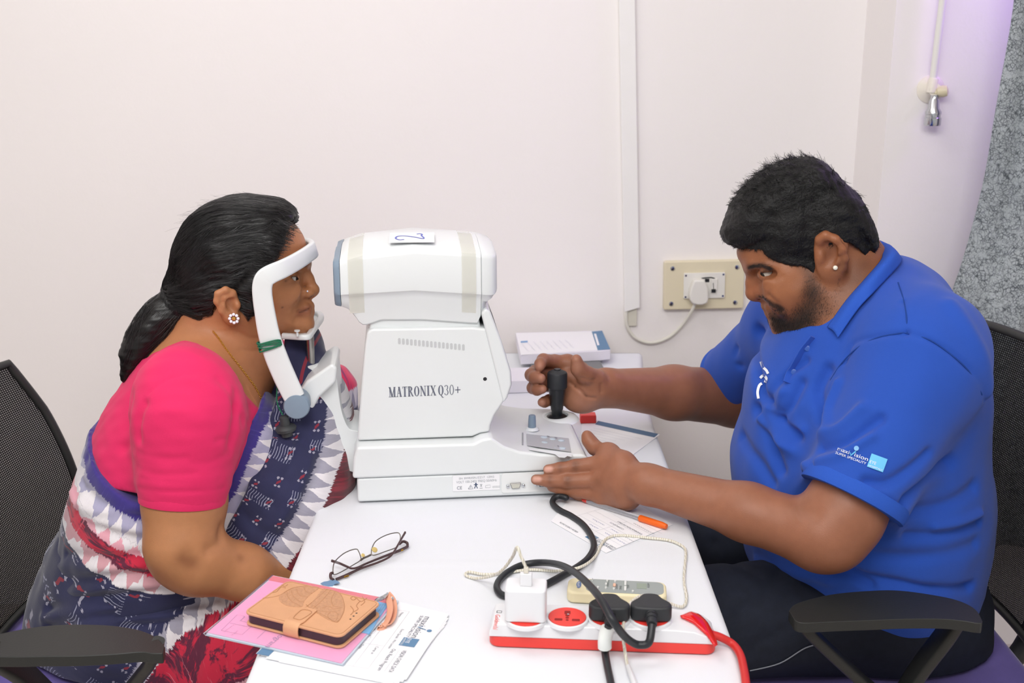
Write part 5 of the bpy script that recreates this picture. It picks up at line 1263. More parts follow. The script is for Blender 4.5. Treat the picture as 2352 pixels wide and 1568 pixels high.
    s.paint([c1(1150, 772), c1(1190, 756), c1(1206, 745)], .0055, '#8b5440', .75); s.paint([c1(1150, 782), c1(1190, 775), c1(1203, 770)], .006, '#94593f', .75)
    s.paint([c1(1146, 778), c1(1180, 764), c1(1206, 753)], .0013, '#4a281c', .8)
    s.paint([c1(1085, 505), c1(1130, 492), c1(1175, 500)], .0045, '#2a1c16', .8)
    s.paint([c1(1060, 588), c1(1095, 566), c1(1125, 572)], .0016, '#150f0d', .9)
    s.paint([c1(1000, 640), c1(1050, 680)], .02, '#b0764a', .5); s.paint([c1(1215, 640)], .012, '#b37a50', .5)
    s.paint([c1(820, 800), c1(900, 880)], .02, '#95603a', .5); s.paint([c1(1170, 690), c1(1120, 750)], .006, '#8a5737', .5)
    s.paint([c1(720, 740)], .008, '#7c4a2d', .5); s.paint([c1(1216, 684)], .003, '#3a2016', .8); s.paint([c1(1042, 745)], .0016, '#5a3420', .9)
    return mirror_paint(s, WP, WN)
WRIST = PN(664, 1322, (-.36, 1.72, 0), A([.3, -1, 0]) / np.hypot(.3, 1))
def pz(px, py, Y): return PY(px, py, Y)
def w_arm():
    v = Vol((-.74, 1.50, .50), (-.31, 1.86, 1.02), .0028)
    sh, el = pz(432, 930, 1.665), pz(416, 1262, 1.60)
    v.cone(pz(430, 960, 1.66), pz(424, 1150, 1.625), .064, .062, .02); v.cone(pz(424, 1150, 1.625), pz(420, 1250, 1.60), .062, .056, .02)
    v.cone(pz(420, 1250, 1.60), pz(452, 1288, 1.60), .055, .050, .02); v.cone(pz(452, 1288, 1.60), pz(560, 1313, 1.635), .051, .043, .02); v.cone(pz(560, 1313, 1.635), pz(655, 1330, 1.69), .042, .028, .02)
    v.ell(pz(400, 1300, 1.60), (.024, .024, .020), k=.03)
    wr = pz(655, 1330, 1.69); 
    # hand resting in the lap, palm down, folded inward
    pc = wr + A([.018, .055, -.012]); v.cone(wr, pc, .026, .031, .014); v.cone(pc, pc + A([-.012, .035, -.01]), .030, .027, .014)
    for i, (dx, L) in enumerate(((.018, .060), (.004, .066), (-.012, .062), (-.028, .050))):
        b = pc + A([dx - .004, .045, -.012]); v.path([b, b + A([-.010, L * .45, -.012]), b + A([-.022, L * .8, -.026])], [.0095, .0085, .0072], .004)
    v.path([pc + A([.02, -.01, 0]), pc + A([.030, .022, .004]), pc + A([.022, .045, .004])], [.012, .0095, .008], .006)
    s = v.mesh().smooth(1, .4); s.C = np.tile(A(rgb('#b57d55')), (len(s.V), 1)); s.prep()
    s.brush([(430, 1275), (440, 1290)], .010, -.003); s.brush([(508, 1215), (505, 1245), (480, 1262)], .007, -.004); s.paint([(420, 1285), (440, 1295)], .010, '#7d4c2f', .7); s.paint([(551, 1281)], .006, '#7d4c2f', .5); s.paint([(370, 1320), (440, 1355), (540, 1372)], .016, '#99623c', .5)
    return s
def w_torso_skin():
    v = Vol((-.85, 1.52, .50), (-.26, 2.14, 1.08), .006); torso(v, -.014)
    v.cone(wf(560, 880, -.17), wf(735, 960, -.2), .055, .048, .03)
    s = v.mesh().smooth(2, .5); s.C = np.tile(A(rgb(SKW)), (len(s.V), 1)); return s
w_parts = [w_head(), w_arm(), w_torso_skin()]
emit(merge(*w_parts), 'body', m_skinw, wo)

# ---- blouse
m_blouse = mat('pink_cotton', '#e02462', .85, sheen=.08, bump=.0003, bscale=900, var=.02, vscale=25)
neck_px = [(320, 846), (345, 823), (380, 799), (411, 793), (449, 798), (495, 823), (518, 846), (552, 895), (592, 944), (640, 1000), (760, 900), (700, 700), (300, 700)]
def blouse():
    v = Vol((-.84, 1.52, .70), (-.27, 2.14, 1.06), .0036); torso(v, .006)
    nk = lut(poly_sd([s2(wf(*p, .10)) for p in neck_px]), (-.6, .4), (.4, 1.3))
    v.clip(lambda X, Y, Z: nk(*np.broadcast_arrays(SX(X, Y) + 0 * Z, Z + 0 * X + 0 * Y)) * .8)
    v.clip(lambda X, Y, Z: .735 - Z)
    v.cone(pz(428, 905, 1.672), pz(432, 960, 1.652), .066, .074, .05); v.cone(pz(432, 960, 1.652), pz(424, 1085, 1.63), .0745, .0700, .045); v.cone(pz(424, 1085, 1.63), pz(421, 1150, 1.622), .0695, .066, .012)
    a = pz(421, 1146, 1.622); ax = pz(424, 1085, 1.63) - a; ax /= np.linalg.norm(ax)
    # cut the sleeve end along its hem, leave a hollow for the arm
    def cut(X, Y, Z):
        h = (X - a[0]) * ax[0] + (Y - a[1]) * ax[1] + (Z - a[2]) * ax[2]; r = np.sqrt(np.maximum((X - a[0]) ** 2 + (Y - a[1]) ** 2 + (Z - a[2]) ** 2 - h ** 2, 0))
        return np.where(r < .12, -h, -1.)
    v.clip(cut)
    v.cone(a - ax * .02, a + ax * .006, .0600, .0600, .002, 'sub')
    s = v.mesh().smooth(2, .5); s.prep()
    for q, sg, am in (([(322, 1118), (380, 1128), (450, 1128), (516, 1120)], .0022, -.0018), ([(330, 930), (318, 960), (316, 1010)], .006, -.006), ([(545, 935), (538, 980), (530, 1020)], .007, -.006), ([(540, 900), (548, 935), (560, 970)], .006, -.003),
                      ([(320, 1040), (380, 1052), (430, 1050)], .004, -.0016), ([(318, 1075), (370, 1090), (450, 1088)], .004, -.0014), ([(530, 1040), (480, 1062), (440, 1066)], .005, -.0016), ([(340, 905), (380, 872), (440, 862)], .0025, -.0012), ([(300, 920), (290, 970), (285, 1030)], .007, -.003), ([(430, 870), (470, 880), (520, 905)], .008, .003), ([(500, 870), (530, 910), (545, 950)], .005, -.002), ([(360, 950), (400, 940), (470, 950)], .010, .002), ([(325, 1098), (400, 1108), (510, 1100)], .003, -.0009), ([(540, 1000), (500, 1012)], .004, -.0018), ([(560, 960), (575, 975)], .004, -.0015)):
        s.brush(q, sg, am)
    s.V += s.N * (.0006 * noise3(s.V, 22, 3))[:, None]
    bo = emit(s, 'blouse', m_blouse, wo)
    lathe('sleeve_hem', [(.060, .0), (.0668, -.001), (.0676, .003), (.0678, .016), (.0668, .0185), (.060, .0185)], m_blouse, bo, XF(a - ax * .003, x=(0, 1, 0), z=ax), 48)
blouse()
# ---- saree: cloth material driven by across-cloth (t) and along-cloth (s) coordinates
def saree_mat(name, plan):
    """plan: list of bands (t0, t1, kind)"""
    m = mat(name, '#22254a', .8, sheen=.3); nt = NT(m); b = nt.n['Principled BSDF']
    a = nt.attr('st').outputs['Vector']; sx = nt.node('SeparateXYZ'); nt.l.new(a, sx.inputs[0]); S, T_ = sx.outputs[0], sx.outputs[1]
    nz = nt.noise(a, 90., 4, .7); jit = nt.math('MULTIPLY', nt.math('SUBTRACT', nz, .5), .012)
    stv = nt.node('Mapping'); nt.l.new(a, stv.inputs[0]); stv.inputs['Scale'].default_value = (320, 22, 1); fib = nt.noise(stv.outputs[0], 1., 3, .7)       # ikat feathering along t
    jt = nt.math('MULTIPLY', nt.math('SUBTRACT', fib, .5), .020); Tj = nt.math('ADD', T_, jt)
    # navy field with small red and white ikat marks and hatch groups
    def cell(per_s, per_t, off):
        u = nt.math('DIVIDE', S, per_s); v_ = nt.math('DIVIDE', T_, per_t); row = nt.math('FLOOR', v_)
        u = nt.math('ADD', u, nt.math('MULTIPLY', row, off)); col = nt.math('FLOOR', u)
        return nt.math('SUBTRACT', nt.math('FRACT', u), .5), nt.math('SUBTRACT', nt.math('FRACT', v_), .5), row, col
    u, v_, row, col = cell(.044, .032, .5)
    uj = nt.math('ADD', u, nt.math('MULTIPLY', nt.math('SUBTRACT', fib, .5), .25))
    ab = lambda x: nt.math('ABSOLUTE', x)
    red = nt.math('LESS_THAN', nt.math('ADD', nt.math('MULTIPLY', ab(uj), 1.), nt.math('MULTIPLY', ab(nt.math('ADD', v_, nt.math('MULTIPLY', u, .8))), 1.2)), .12)
    wht = nt.math('LESS_THAN', nt.math('ADD', nt.math('MULTIPLY', ab(nt.math('SUBTRACT', ab(uj), .16)), 2.2), nt.math('MULTIPLY', ab(nt.math('SUBTRACT', ab(v_), .10)), 1.6)), .13)
    u2, v2, r2, c2 = cell(.088, .064, .37)
    inh = nt.math('MULTIPLY', nt.math('LESS_THAN', ab(nt.math('SUBTRACT', u2, .28)), .13), nt.math('LESS_THAN', ab(v2), .36))
    hl = nt.math('GREATER_THAN', nt.math('SINE', nt.math('ADD', nt.math('MULTIPLY', T_, 1400.), nt.math('MULTIPLY', nt.math('SINE', nt.math('MULTIPLY', S, 260.)), 1.4))), .72)
    hat = nt.math('MULTIPLY', nt.math('MULTIPLY', inh, hl), nt.math('GREATER_THAN', nz, .42))
    navy = nt.mix(nt.noise(a, 14., 3), '#191b3a', '#2a2d58')
    fieldc = nt.mix(nt.math('MULTIPLY', hat, .75), navy, '#a9abc4'); fieldc = nt.mix(nt.math('MULTIPLY', wht, .7), fieldc, '#b9b6c8'); fieldc = nt.mix(nt.math('MULTIPLY', red, .9), fieldc, '#8e2436')
    out = fieldc
    tri = lambda per, ph=0.: nt.math('MULTIPLY', ab(nt.math('SUBTRACT', nt.math('FRACT', nt.math('ADD', nt.math('DIVIDE', S, per), ph)), .5)), 2.)
    ik = nt.noise(stv.outputs[0], .35, 4, .75)
    redc = nt.mix(nt.step(nt.noise(a, 15., 4, .7, 1.5), .46, .54), '#c81f40', '#5c1836'); redc = nt.mix(nt.step(ik, .58, .70), redc, '#e0808f')
    cols = {'blue': nt.mix(nt.step(fib, .55, .75), '#372a80', '#4a3f96'), 'white': nt.mix(fib, '#d9d4da', '#efebee'), 'red': redc, 'navy': fieldc, 'dred': nt.mix(nt.step(ik, .45, .6), '#5d0f22', '#8c1b31')}
    cols['pink'] = nt.mix(nt.step(ik, .5, .62), '#e8275c', '#8a2a6a')
    for t0, t1, kind in plan:
        if kind.startswith('spike'):
            _, c_, dirn = kind.split('_')                      # spike_colour_down : colour tapers towards larger t
            f_ = nt.math('DIVIDE', nt.math('SUBTRACT', Tj, t0), t1 - t0)
            if dirn == 'up': f_ = nt.math('SUBTRACT', 1., f_)
            w_ = tri(.023 if c_ != 'redp' else .021)
            msk = nt.math('LESS_THAN', f_, nt.math('ADD', nt.math('MULTIPLY', w_, .95), .04))
            cc = nt.mix(nt.math('MULTIPLY', msk, .58), cols['white'], {'blue': '#5a5aa0', 'redp': '#c23a58', 'navy': '#34376c', 'pinkp': '#e0557c'}[c_])
        else: cc = cols[kind]
        edge = Tj if kind != 'navy' else T_
        inb = nt.math('MULTIPLY', nt.step(edge, t0 - .0012, t0 + .0012), nt.math('SUBTRACT', 1., nt.step(edge, t1 - .0012, t1 + .0012)))
        out = nt.mix(inb, out, cc)
    nt.l.new(out, b.inputs['Base Color']); mp2 = nt.node('Mapping'); nt.l.new(a, mp2.inputs[0]); mp2.inputs['Scale'].default_value = (1, 1, 1)
    nt.bump(nt.noise(a, 1300., 2), .0003)
    return m
top_edge = [(120, 1000), (186, 1020), (245, 1068), (313, 1098), (420, 1128), (500, 1110), (527, 1082), (552, 1017), (590, 944), (610, 898), (620, 856), (640, 800), (690, 700)]
def arc_fn(pts2):
    P = catmull([(*p, 0) for p in pts2], 6)[:, :2]; L = np.concatenate([[0], np.cumsum(np.linalg.norm(np.diff(P, axis=0), axis=1))])
    def fn(q):
        best = np.full(len(q), 9.); s_ = np.zeros(len(q))
        for i in range(len(P) - 1):
            e_ = P[i + 1] - P[i]; w_ = q - P[i]; t = np.clip(w_ @ e_ / (e_ @ e_), 0, 1); r_ = w_ - t[:, None] * e_; d = np.hypot(r_[:, 0], r_[:, 1])
            m_ = d < best; best[m_] = d[m_]; s_[m_] = (L[i] + t * np.linalg.norm(e_))[m_]
        return best, s_
    return fn
def saree_upper():
    v = Vol((-.87, 1.50, .46), (-.25, 2.15, 1.06), .0040); torso(v, .013)
    reg = [s2(wf(*p, .10)) for p in top_edge] + [s2(wf(*p, .10)) for p in ((900, 700), (900, 1700), (0, 1700), (0, 1000))]
    sd = lut(poly_sd(reg), (-.7, .2), (.4, 1.3)); v.clip(lambda X, Y, Z: -sd(*np.broadcast_arrays(SX(X, Y) + 0 * Z, Z + 0 * X + 0 * Y)) * .9)
    s = v.mesh().smooth(2, .5); s.prep()
    for q, sg, am in (([(190, 1110), (240, 1160), (330, 1185)], .006, -.006), ([(165, 1130), (200, 1190), (330, 1215)], .006, .006), ([(180, 1170), (240, 1215), (330, 1240)], .006, -.006), ([(200, 1050), (260, 1100), (320, 1120)], .005, -.003), ([(185, 1150), (210, 1175), (330, 1168)], .006, .005),
                      ([(150, 1270), (230, 1280), (340, 1275)], .006, -.006), ([(110, 1330), (220, 1330), (370, 1315)], .007, -.008), ([(110, 1360), (230, 1350), (390, 1332)], .007, .006), ([(95, 1395), (240, 1372), (420, 1345)], .007, -.009), ([(130, 1300), (240, 1306), (350, 1296)], .006, .005), ([(640, 900), (600, 1010), (540, 1100)], .007, .003), ([(690, 880), (660, 1000), (610, 1120)], .008, -.004), ([(700, 1000), (670, 1090), (600, 1200)], .008, .004), ([(650, 980), (620, 1060), (560, 1150)], .006, -.003), ([(560, 1200), (620, 1180), (680, 1140)], .007, -.003)):
        s.brush(q, sg, am)
    s.prep(); s.V += s.N * (.0012 * noise3(s.V, 14, 5))[:, None]
    fn = arc_fn([s2(wf(*p, .10)) for p in top_edge]); q = np.stack([SX(s.V[:, 0], s.V[:, 1]), s.V[:, 2]], 1)
    d, sc_ = fn(q); ang_ = np.arctan2(s.V[:, 1] - 1.84, s.V[:, 0] + .55)
    st = np.stack([sc_ + .10 * (s.V[:, 1] - 1.7), d, 0 * d], 1)
    # the lower border of the pleats running along the table side
    emit(s, 'saree_drape', saree_mat('saree_upper', [(-.02, .022, 'blue'), (.022, .058, 'spike_blue_down'), (.058, .078, 'spike_pinkp_up'), (.078, .104, 'red'), (.104, .135, 'spike_redp_down'), (.135, .9, 'navy')]), wo, {'st': ('FLOAT_VECTOR', st)})
saree_upper()
def saree_front():
    """front panel of the saree hanging from the far shoulder: navy field with spiked white border on its table side"""
    v = Vol((-.64, 1.52, .52), (-.26, 2.12, 1.06), .0040)
    v.cone(wf(668, 800, -.05), wf(668, 960, -.03), .058, .096, .05, sy=1.15, yc=1.86); v.cone(wf(668, 960, .0), wf(640, 1110, .03), .103, .120, .05); v.cone(wf(640, 1110, .03), wf(600, 1250, .06), .120, .120, .05); v.cone(wf(600, 1250, .06), wf(590, 1340, .05), .115, .10, .05)
    e1 = [(655, 740), (640, 800), (641, 850), (637, 900), (620, 960), (596, 1040), (560, 1130), (500, 1230), (430, 1330), (380, 1420)]
    reg = [s2(wf(*p, .10)) for p in e1] + [s2(wf(*p, .10)) for p in ((900, 1500), (900, 700))]
    sd = lut(poly_sd(reg), (-.7, .2), (.4, 1.3)); v.clip(lambda X, Y, Z: -sd(*np.broadcast_arrays(SX(X, Y) + 0 * Z, Z + 0 * X + 0 * Y)) * .9)
    s = v.mesh().smooth(2, .5); s.prep()
    for q, sg, am in (([(650, 900), (640, 980), (590, 1090)], .006, -.004), ([(700, 960), (680, 1040), (620, 1160)], .007, -.005), ([(720, 1020), (700, 1090), (640, 1200)], .007, .004), ([(740, 1060), (700, 1150), (640, 1240)], .006, -.004), ([(560, 1180), (600, 1220), (650, 1230)], .006, -.003)): s.brush(q, sg, am)
    s.prep(); s.V += s.N * (.0012 * noise3(s.V, 15, 8))[:, None]
    # t measured back from the table-side border line
    e2 = [(800, 900), (790, 1020), (765, 1085), (735, 1150), (700, 1205), (650, 1262), (600, 1310), (520, 1380)]
    fn = arc_fn([s2(wf(*p, .10)) for p in e2]); sdd = poly_sd([s2(wf(*p, .10)) for p in e2] + [s2(wf(*p, .10)) for p in ((1000, 1400), (1000, 800))])
    q = np.stack([SX(s.V[:, 0], s.V[:, 1]), s.V[:, 2]], 1); d, sc_ = fn(q); sg = np.where(sdd(q[:, 0], q[:, 1]) > 0, 1, -1)
    st = np.stack([sc_, d * sg, 0 * d], 1)
    emit(s, 'saree_front', saree_mat('saree_front', [(-.5, -.034, 'navy'), (-.034, .006, 'spike_navy_down'), (.006, .3, 'dred')]), wo, {'st': ('FLOAT_VECTOR', st)})
saree_front()
def saree_lap():
    v = Vol((-.92, 1.44, .36), (-.16, 2.12, .80), .0044)
    v.cone(wf(330, 1330), wf(300, 1420), .17, .175, .05, sy=1.15, yc=1.835)
    for n, x1, y1, r1 in ((.12, 800, 1440, .075), (-.12, 800, 1330, .075)):
        v.cone(wf(330, 1420, n * .9), wf(x1, y1, n), .108, r1 + .012, .05)
    v.cone(wf(420, 1400, .10), wf(640, 1430, .12), .10, .09, .05); v.cone(wf(300, 1470, .13), wf(560, 1540, .17), .09, .085, .05)
    v.cone(wf(560, 1490, .15), wf(720, 1600, .15), .085, .08, .05); v.cone(wf(500, 1560, .17), wf(640, 1680, .15), .08, .08, .05)
    v.clip(lambda X, Y, Z: .495 - Z + np.where(X > -.46, (X + .46) * -2.0, 0))
    s = v.mesh().smooth(2, .5); s.prep()
    for q, sg, am in (([(110, 1395), (300, 1372), (480, 1345)], .007, -.009), ([(100, 1420), (260, 1398), (450, 1366)], .007, .006), ([(110, 1440), (280, 1412), (470, 1380)], .007, -.010), ([(180, 1440), (330, 1418), (500, 1392)], .006, .007), ([(280, 1440), (400, 1425), (500, 1408)], .006, -.008), ([(430, 1420), (410, 1480), (380, 1560)], .008, -.006), ([(500, 1410), (480, 1490), (470, 1560)], .008, .005), ([(540, 1440), (530, 1500), (520, 1566)], .008, -.005)): s.brush(q, sg, am)
    s.prep(); s.V += s.N * (.0015 * noise3(s.V, 12, 9))[:, None]
    a = s.V
    # border line runs over the near thigh: t grows towards the knees
    e2 = [(760, 1290), (640, 1345), (570, 1375), (480, 1405), (395, 1450), (350, 1510), (315, 1568), (285, 1660), (270, 1760)]
    P2_ = [s2(wf(*p, .16)) for p in e2]; fn = arc_fn(P2_); sdd = poly_sd(P2_ + [s2(wf(*p, .16)) for p in ((1200, 1760), (1200, 1290))])
    q = np.stack([SX(a[:, 0], a[:, 1]), a[:, 2]], 1); d, sc_ = fn(q); t = d * np.where(sdd(q[:, 0], q[:, 1]) > 0, 1, -1)
    st = np.stack([sc_ + .25 * (a[:, 1] - 1.7), t + .35 * (a[:, 1] - 1.53), 0 * t], 1)
    emit(s, 'saree_skirt', saree_mat('saree_lap', [(-2, -.004, 'navy'), (-.004, .022, 'spike_navy_down'), (.022, .105, 'red'), (.105, .145, 'spike_redp_down'), (.145, 2, 'white')]), wo, {'st': ('FLOAT_VECTOR', st)})
saree_lap()
def saree_far():
    v = Vol((-.58, 1.92, .70), (-.24, 2.14, 1.04), .0036)
    v.cone(wf(620, 850, -.17), wf(735, 905, -.20), .066, .062, .03); v.cone(wf(735, 905, -.2), wf(752, 985, -.19), .058, .055, .04)
    s = v.mesh().smooth(2, .5); s.prep(); s.V += s.N * (.003 * noise3(s.V, 14, 12))[:, None]
    z0 = wf(790, 800, -.2)[2]; t = z0 - s.V[:, 2] + .15 * (s.V[:, 0] + .33); st = np.stack([s.V[:, 0] + s.V[:, 1], t, 0 * t], 1)
    emit(s, 'saree_end', saree_mat('saree_end', [(-1, .078, 'pink'), (.078, .118, 'spike_navy_up'), (.118, 1, 'navy')]), wo, {'st': ('FLOAT_VECTOR', st)})
saree_far()

# ---- hair
m_hair = mat('black_hair', '#0d0c0d', .38, spec=.5, var=.3, vscale=120); m_hairs = mat('black_hair_strand', '#1d1b1d', .28, spec=.9)
def w_hair():
    v = Vol((-.73, 1.73, .93), (-.33, 1.965, 1.29), .0026)
    hair = o2((1085, 245), (1135, 225), (1120, 160), (1050, 110), (960, 88), (840, 76), (720, 86), (610, 120), (520, 175), (450, 250), (405, 340), (382, 420), (378, 480), (392, 545), (420, 610), (440, 690), (480, 760), (560, 820), (640, 800), (650, 700), (690, 630), (770, 620), (840, 600), (900, 540), (950, 480), (1010, 400), (1060, 320))
    ct = [(*s2(w1(*p)), w_) for p, w_ in (((1080, 230), .050), ((1000, 250), .062), ((960, 400), .074), ((700, 400), .084), ((500, 450), .076), ((860, 560), .078), ((700, 600), .080), ((560, 720), .066), ((470, 650), .055), ((650, 230), .076))]
    inflate(v, hair, ct, .040)
    v2 = Vol((-.73, 1.73, .93), (-.33, 1.965, 1.29), .0026); inflate(v2, FACE_O, [(a, b, c + .0045) for a, b, c in FACE_C], .046)
    hl_ = o2((1085, 250), (1120, 180), (960, 88), (720, 86), (520, 175), (405, 340), (378, 480), (420, 610), (480, 760), (560, 850), (620, 850), (645, 780), (650, 690), (690, 632), (770, 640), (815, 690), (850, 740), (872, 790), (876, 700), (900, 600), (960, 500), (1020, 420), (1062, 340))
    sh_ = lut(poly_sd(hl_), A(hl_).min(0) - .08, A(hl_).max(0) + .08, .0015)
    v2.F = v2.F - .003; v2.clip(lambda X, Y, Z: -sh_(*np.broadcast_arrays(SX(X, Y) + 0 * Z, Z + 0 * X + 0 * Y)) * .8); v.F = np.minimum(v.F, v2.F)
    v.path([w1(560, 620, .02), w1(480, 640, .01), w1(428, 650, .0)], [.05, .038, .024], .02)
    # ponytail falling behind the neck
    pts = [(432, 690, .0), (378, 742, .010), (320, 800, .016), (262, 880, .022), (205, 960, .026), (160, 1035, .03), (130, 1090, .03), (112, 1140, .03)]
    v.path([w1(*p) for p in pts], [.016, .027, .031, .031, .028, .021, .014, .006], .012)
    v.path([w1(120, 980, .035), w1(105, 1030, .035), w1(130, 1075, .034)], [.010, .008, .006], .01); v.path([w1(140, 1080, .03), w1(105, 1150, .03), w1(88, 1190, .03)], [.012, .008, .003], .01)
    # side locks over the temple
    v.path([w1(900, 560, .066), w1(850, 640, .071), w1(865, 740, .068), w1(872, 790, .064)], [.012, .010, .006, .002], .01)
    v.path([w1(940, 520, .062), w1(880, 580, .070), w1(800, 640, .075)], [.012, .012, .008], .01)
    s = v.mesh().smooth(2, .5); s.prep(); s.V += s.N * (.0008 * noise3(s.V * A([.6, 1, 2.5]), 26, 2))[:, None]
    s.prep(); emit(s, 'hair', m_hair, wo)
    tie = w1(425, 655, 0)
    # flowing strands combed back to the tie
    rs = np.random.default_rng(5); N_ = 6000
    cand = np.where((s.V[:, 0] > tie[0] + .0) & (s.V[:, 1] < 1.87))[0]; root = s.V[rs.choice(cand, N_)]
    bv = BVHTree.FromPolygons(s.V.tolist(), s.F.tolist()); P = np.zeros((N_, 9, 3)); step = rs.uniform(.008, .014, N_)
    for i in range(N_):
        p = root[i].copy(); off = rs.uniform(.0002, .0022); wob = rs.normal(0, .12, 3)
        for k in range(9):
            hp, hn, _, _ = bv.find_nearest(Vector(p))
            hp = A(hp); hn = A(hn); P[i, k] = hp + hn * off
            d = tie + A([-.01, 0, 0]) - hp; d = d + A([0, 0, .35 * max(0, d @ d) ** .5]) * (1 if hp[0] > tie[0] + .08 else 0); d = d / (np.linalg.norm(d) + 1e-9) + wob * .25; d -= hn * (d @ hn); d /= np.linalg.norm(d) + 1e-9
            p = hp + d * step[i]
    strand_mesh(P, rs.uniform(.00016, .00038, N_), 'hair_strands', m_hairs, wo, .5)
    # ponytail strands
    N2 = 1800; C = catmull([w1(*p) for p in pts + [(90, 1190, .03)]], 6); rad = np.interp(np.linspace(0, 1, len(C)), np.linspace(0, 1, 9), [.024, .028, .032, .032, .029, .023, .016, .010, .003]); T_, U_, V_ = frames(C)
    P2 = np.zeros((N2, 14, 3))
    for i in range(N2):
        a0 = rs.uniform(0, 6.28); k0 = rs.integers(0, 20); L = rs.integers(14, len(C) - k0 + 1) if len(C) - k0 > 15 else len(C) - k0; ids = np.linspace(k0, min(k0 + L, len(C)) - 1, 14); rr = rs.uniform(.75, 1.12); tw = rs.normal(0, .5)
        for k, q in enumerate(ids):
            j = int(q); a_ = a0 + tw * k / 13; P2[i, k] = C[j] + rad[j] * rr * (math.cos(a_) * U_[j] + math.sin(a_) * V_[j]) + .0022 * math.sin(q * .13 + a0 * 3) * U_[j]
    strand_mesh(P2, rs.uniform(.0002, .0004, N2), 'ponytail_strands', m_hairs, wo, .4)
    # flyaway hairs along the crown
    N3 = 260; top = np.where((s.N[:, 2] > .35) & (s.V[:, 0] > tie[0] + .02) & (np.abs(s.V[:, 1] - 1.85) < .06))[0]; fr = np.where((s.V[:, 0] > w1(1080, 200)[0]) & (s.V[:, 1] < 1.88))[0]
    ids = np.concatenate([rs.choice(top, 170), rs.choice(fr, 90)]); P3 = np.zeros((N3, 7, 3))
    for i, q in enumerate(ids):
        d = A([-.75, rs.normal(0, .3), .45 + rs.normal(0, .25)]) if i < 170 else A([.1 + rs.normal(0, .25), rs.normal(0, .3), .9]); d += s.N[q] * .4; d /= np.linalg.norm(d); L = rs.uniform(.006, .018) if i < 170 else rs.uniform(.005, .012); cv = A([-.9, rs.normal(0, .5), -.9]) * rs.uniform(.2, 1)
        for k in range(7): t = k / 6; P3[i, k] = s.V[q] + d * L * t + cv * L * t * t
    strand_mesh(P3, .00011, 'flyaway_hairs', m_hairs, wo, .6)
    # grey baby hairs and fine hairs at the temple hairline
    N4 = 420; P4 = np.zeros((N4, 6, 3)); hl = catmull([w1(1095, 255, .048), w1(1060, 330, .058), w1(1010, 410, .066), w1(960, 480, .068), w1(915, 560, .072)], 10)
    for i in range(N4):
        b = hl[rs.integers(len(hl))] + rs.normal(0, .004, 3); d = A([-.8, 0, .25]) + rs.normal(0, .22, 3); d /= np.linalg.norm(d)
        for k in range(6): t = k / 5; P4[i, k] = b + A([.010, -.001, -.004]) * rs.uniform(.2, 1) * (1 - t) + d * .03 * t + A([0, -.006, 0]) * math.sin(t * 2.5) * .8
    strand_mesh(P4, .00028, 'hairline_hairs', m_hairs, wo, .5)
    tube('hair_tie', [tie + A([0, .024 * math.cos(a), .024 * math.sin(a)]) + A([-.006, 0, .004]) for a in np.linspace(0, 6.28, 13)[:-1]], .005, mat('hair_tie_black', '#1a1514', .7), wo, 8, 4, True)
w_hair()
# ---- eyes and jewellery
def eye(c, look, parent, r=.0123, white='#d9d3cc', iris='#2a1810'):
    m = mat('eye_' + white[1:], white, .08, spec=.6); 
    if 'eye_nodes' not in m: 
        m['eye_nodes'] = 1; nt = NT(m); sx = nt.node('SeparateXYZ'); nt.l.new(nt.attr('look').outputs['Vector'], sx.inputs[0]); a = sx.outputs[0]
        nt.l.new(nt.mix(nt.step(a, .958, .966), nt.mix(nt.step(a, .872, .895), white, iris), '#050404'), nt.n['Principled BSDF'].inputs['Base Color'])
    n = 20; v = []; f = []
    for i in range(n + 1):
        for j in range(2 * n): th = math.pi * i / n; ph_ = math.pi * j / n; v.append((math.sin(th) * math.cos(ph_), math.sin(th) * math.sin(ph_), math.cos(th)))
    for i in range(n):
        for j in range(2 * n): f.append((i * 2 * n + j, i * 2 * n + (j + 1) % (2 * n), (i + 1) * 2 * n + (j + 1) % (2 * n), (i + 1) * 2 * n + j)[::-1])
    v = A(v); lk = A(look, float); lk /= np.linalg.norm(lk); dt = v @ lk
    mesh('eye', c + v * r, f, m, parent, ang=180, attrs={'look': ('FLOAT_VECTOR', np.stack([dt, dt, dt], 1))})
for s in (1, -1): eye(w1(1096, 575, s * .0315), (1, -.30, .03) if s == 1 else (1, .1, .03), wo)
m_goldj = mat('gold_jewellery', '#dcae58', .3, .75); m_stone = mat('clear_stone', '#f4f2ff', .05, spec=1.)
ec = w1(752, 812, .0855)
er = lathe('earring', [(0, .001), (.003, .001), (.003, .003), (0, .0035)], m_goldj, wo, XF(ec, x=(1, 0, 0), z=(0, -1, 0)), 12)
for k in range(8):
    a = 2 * math.pi * k / 8; lathe('earring_stone', [(0, 0), (.0026, .0005), (.0024, .002), (.001, .003), (0, .003)], m_stone, er, XF(ec + A([.0068 * math.cos(a), -.001, .0068 * math.sin(a)]), x=(1, 0, 0), z=(0, -1, 0)), 8)
lathe('nose_stud', [(0, 0), (.0016, .0004), (.0014, .0014), (0, .0018)], m_stone, wo, XF(w1(1192, 649, .0205), x=(1, 0, 0), z=(.2, -1, 0)), 10)
hs = w_parts[0]
hs.prep()
chp = [hs.hit(*c1(*p)) for p in ((630, 890), (660, 930), (700, 985), (740, 1040), (790, 1100), (835, 1160), (875, 1215), (905, 1265), (926, 1305))]
tsk = w_parts[2]; tsk.prep()
cp = [p for p in chp if p is not None]
CP = catmull(cp, 14) + A([0, -.003, 0]); CP = CP[::2]
L = np.concatenate([[0], np.cumsum(np.linalg.norm(np.diff(CP, axis=0), axis=1))]); q = np.arange(0, L[-1], .0034); CQ = np.stack([np.interp(q, L, CP[:, k]) for k in range(3)], 1)
vv, ff = [], []
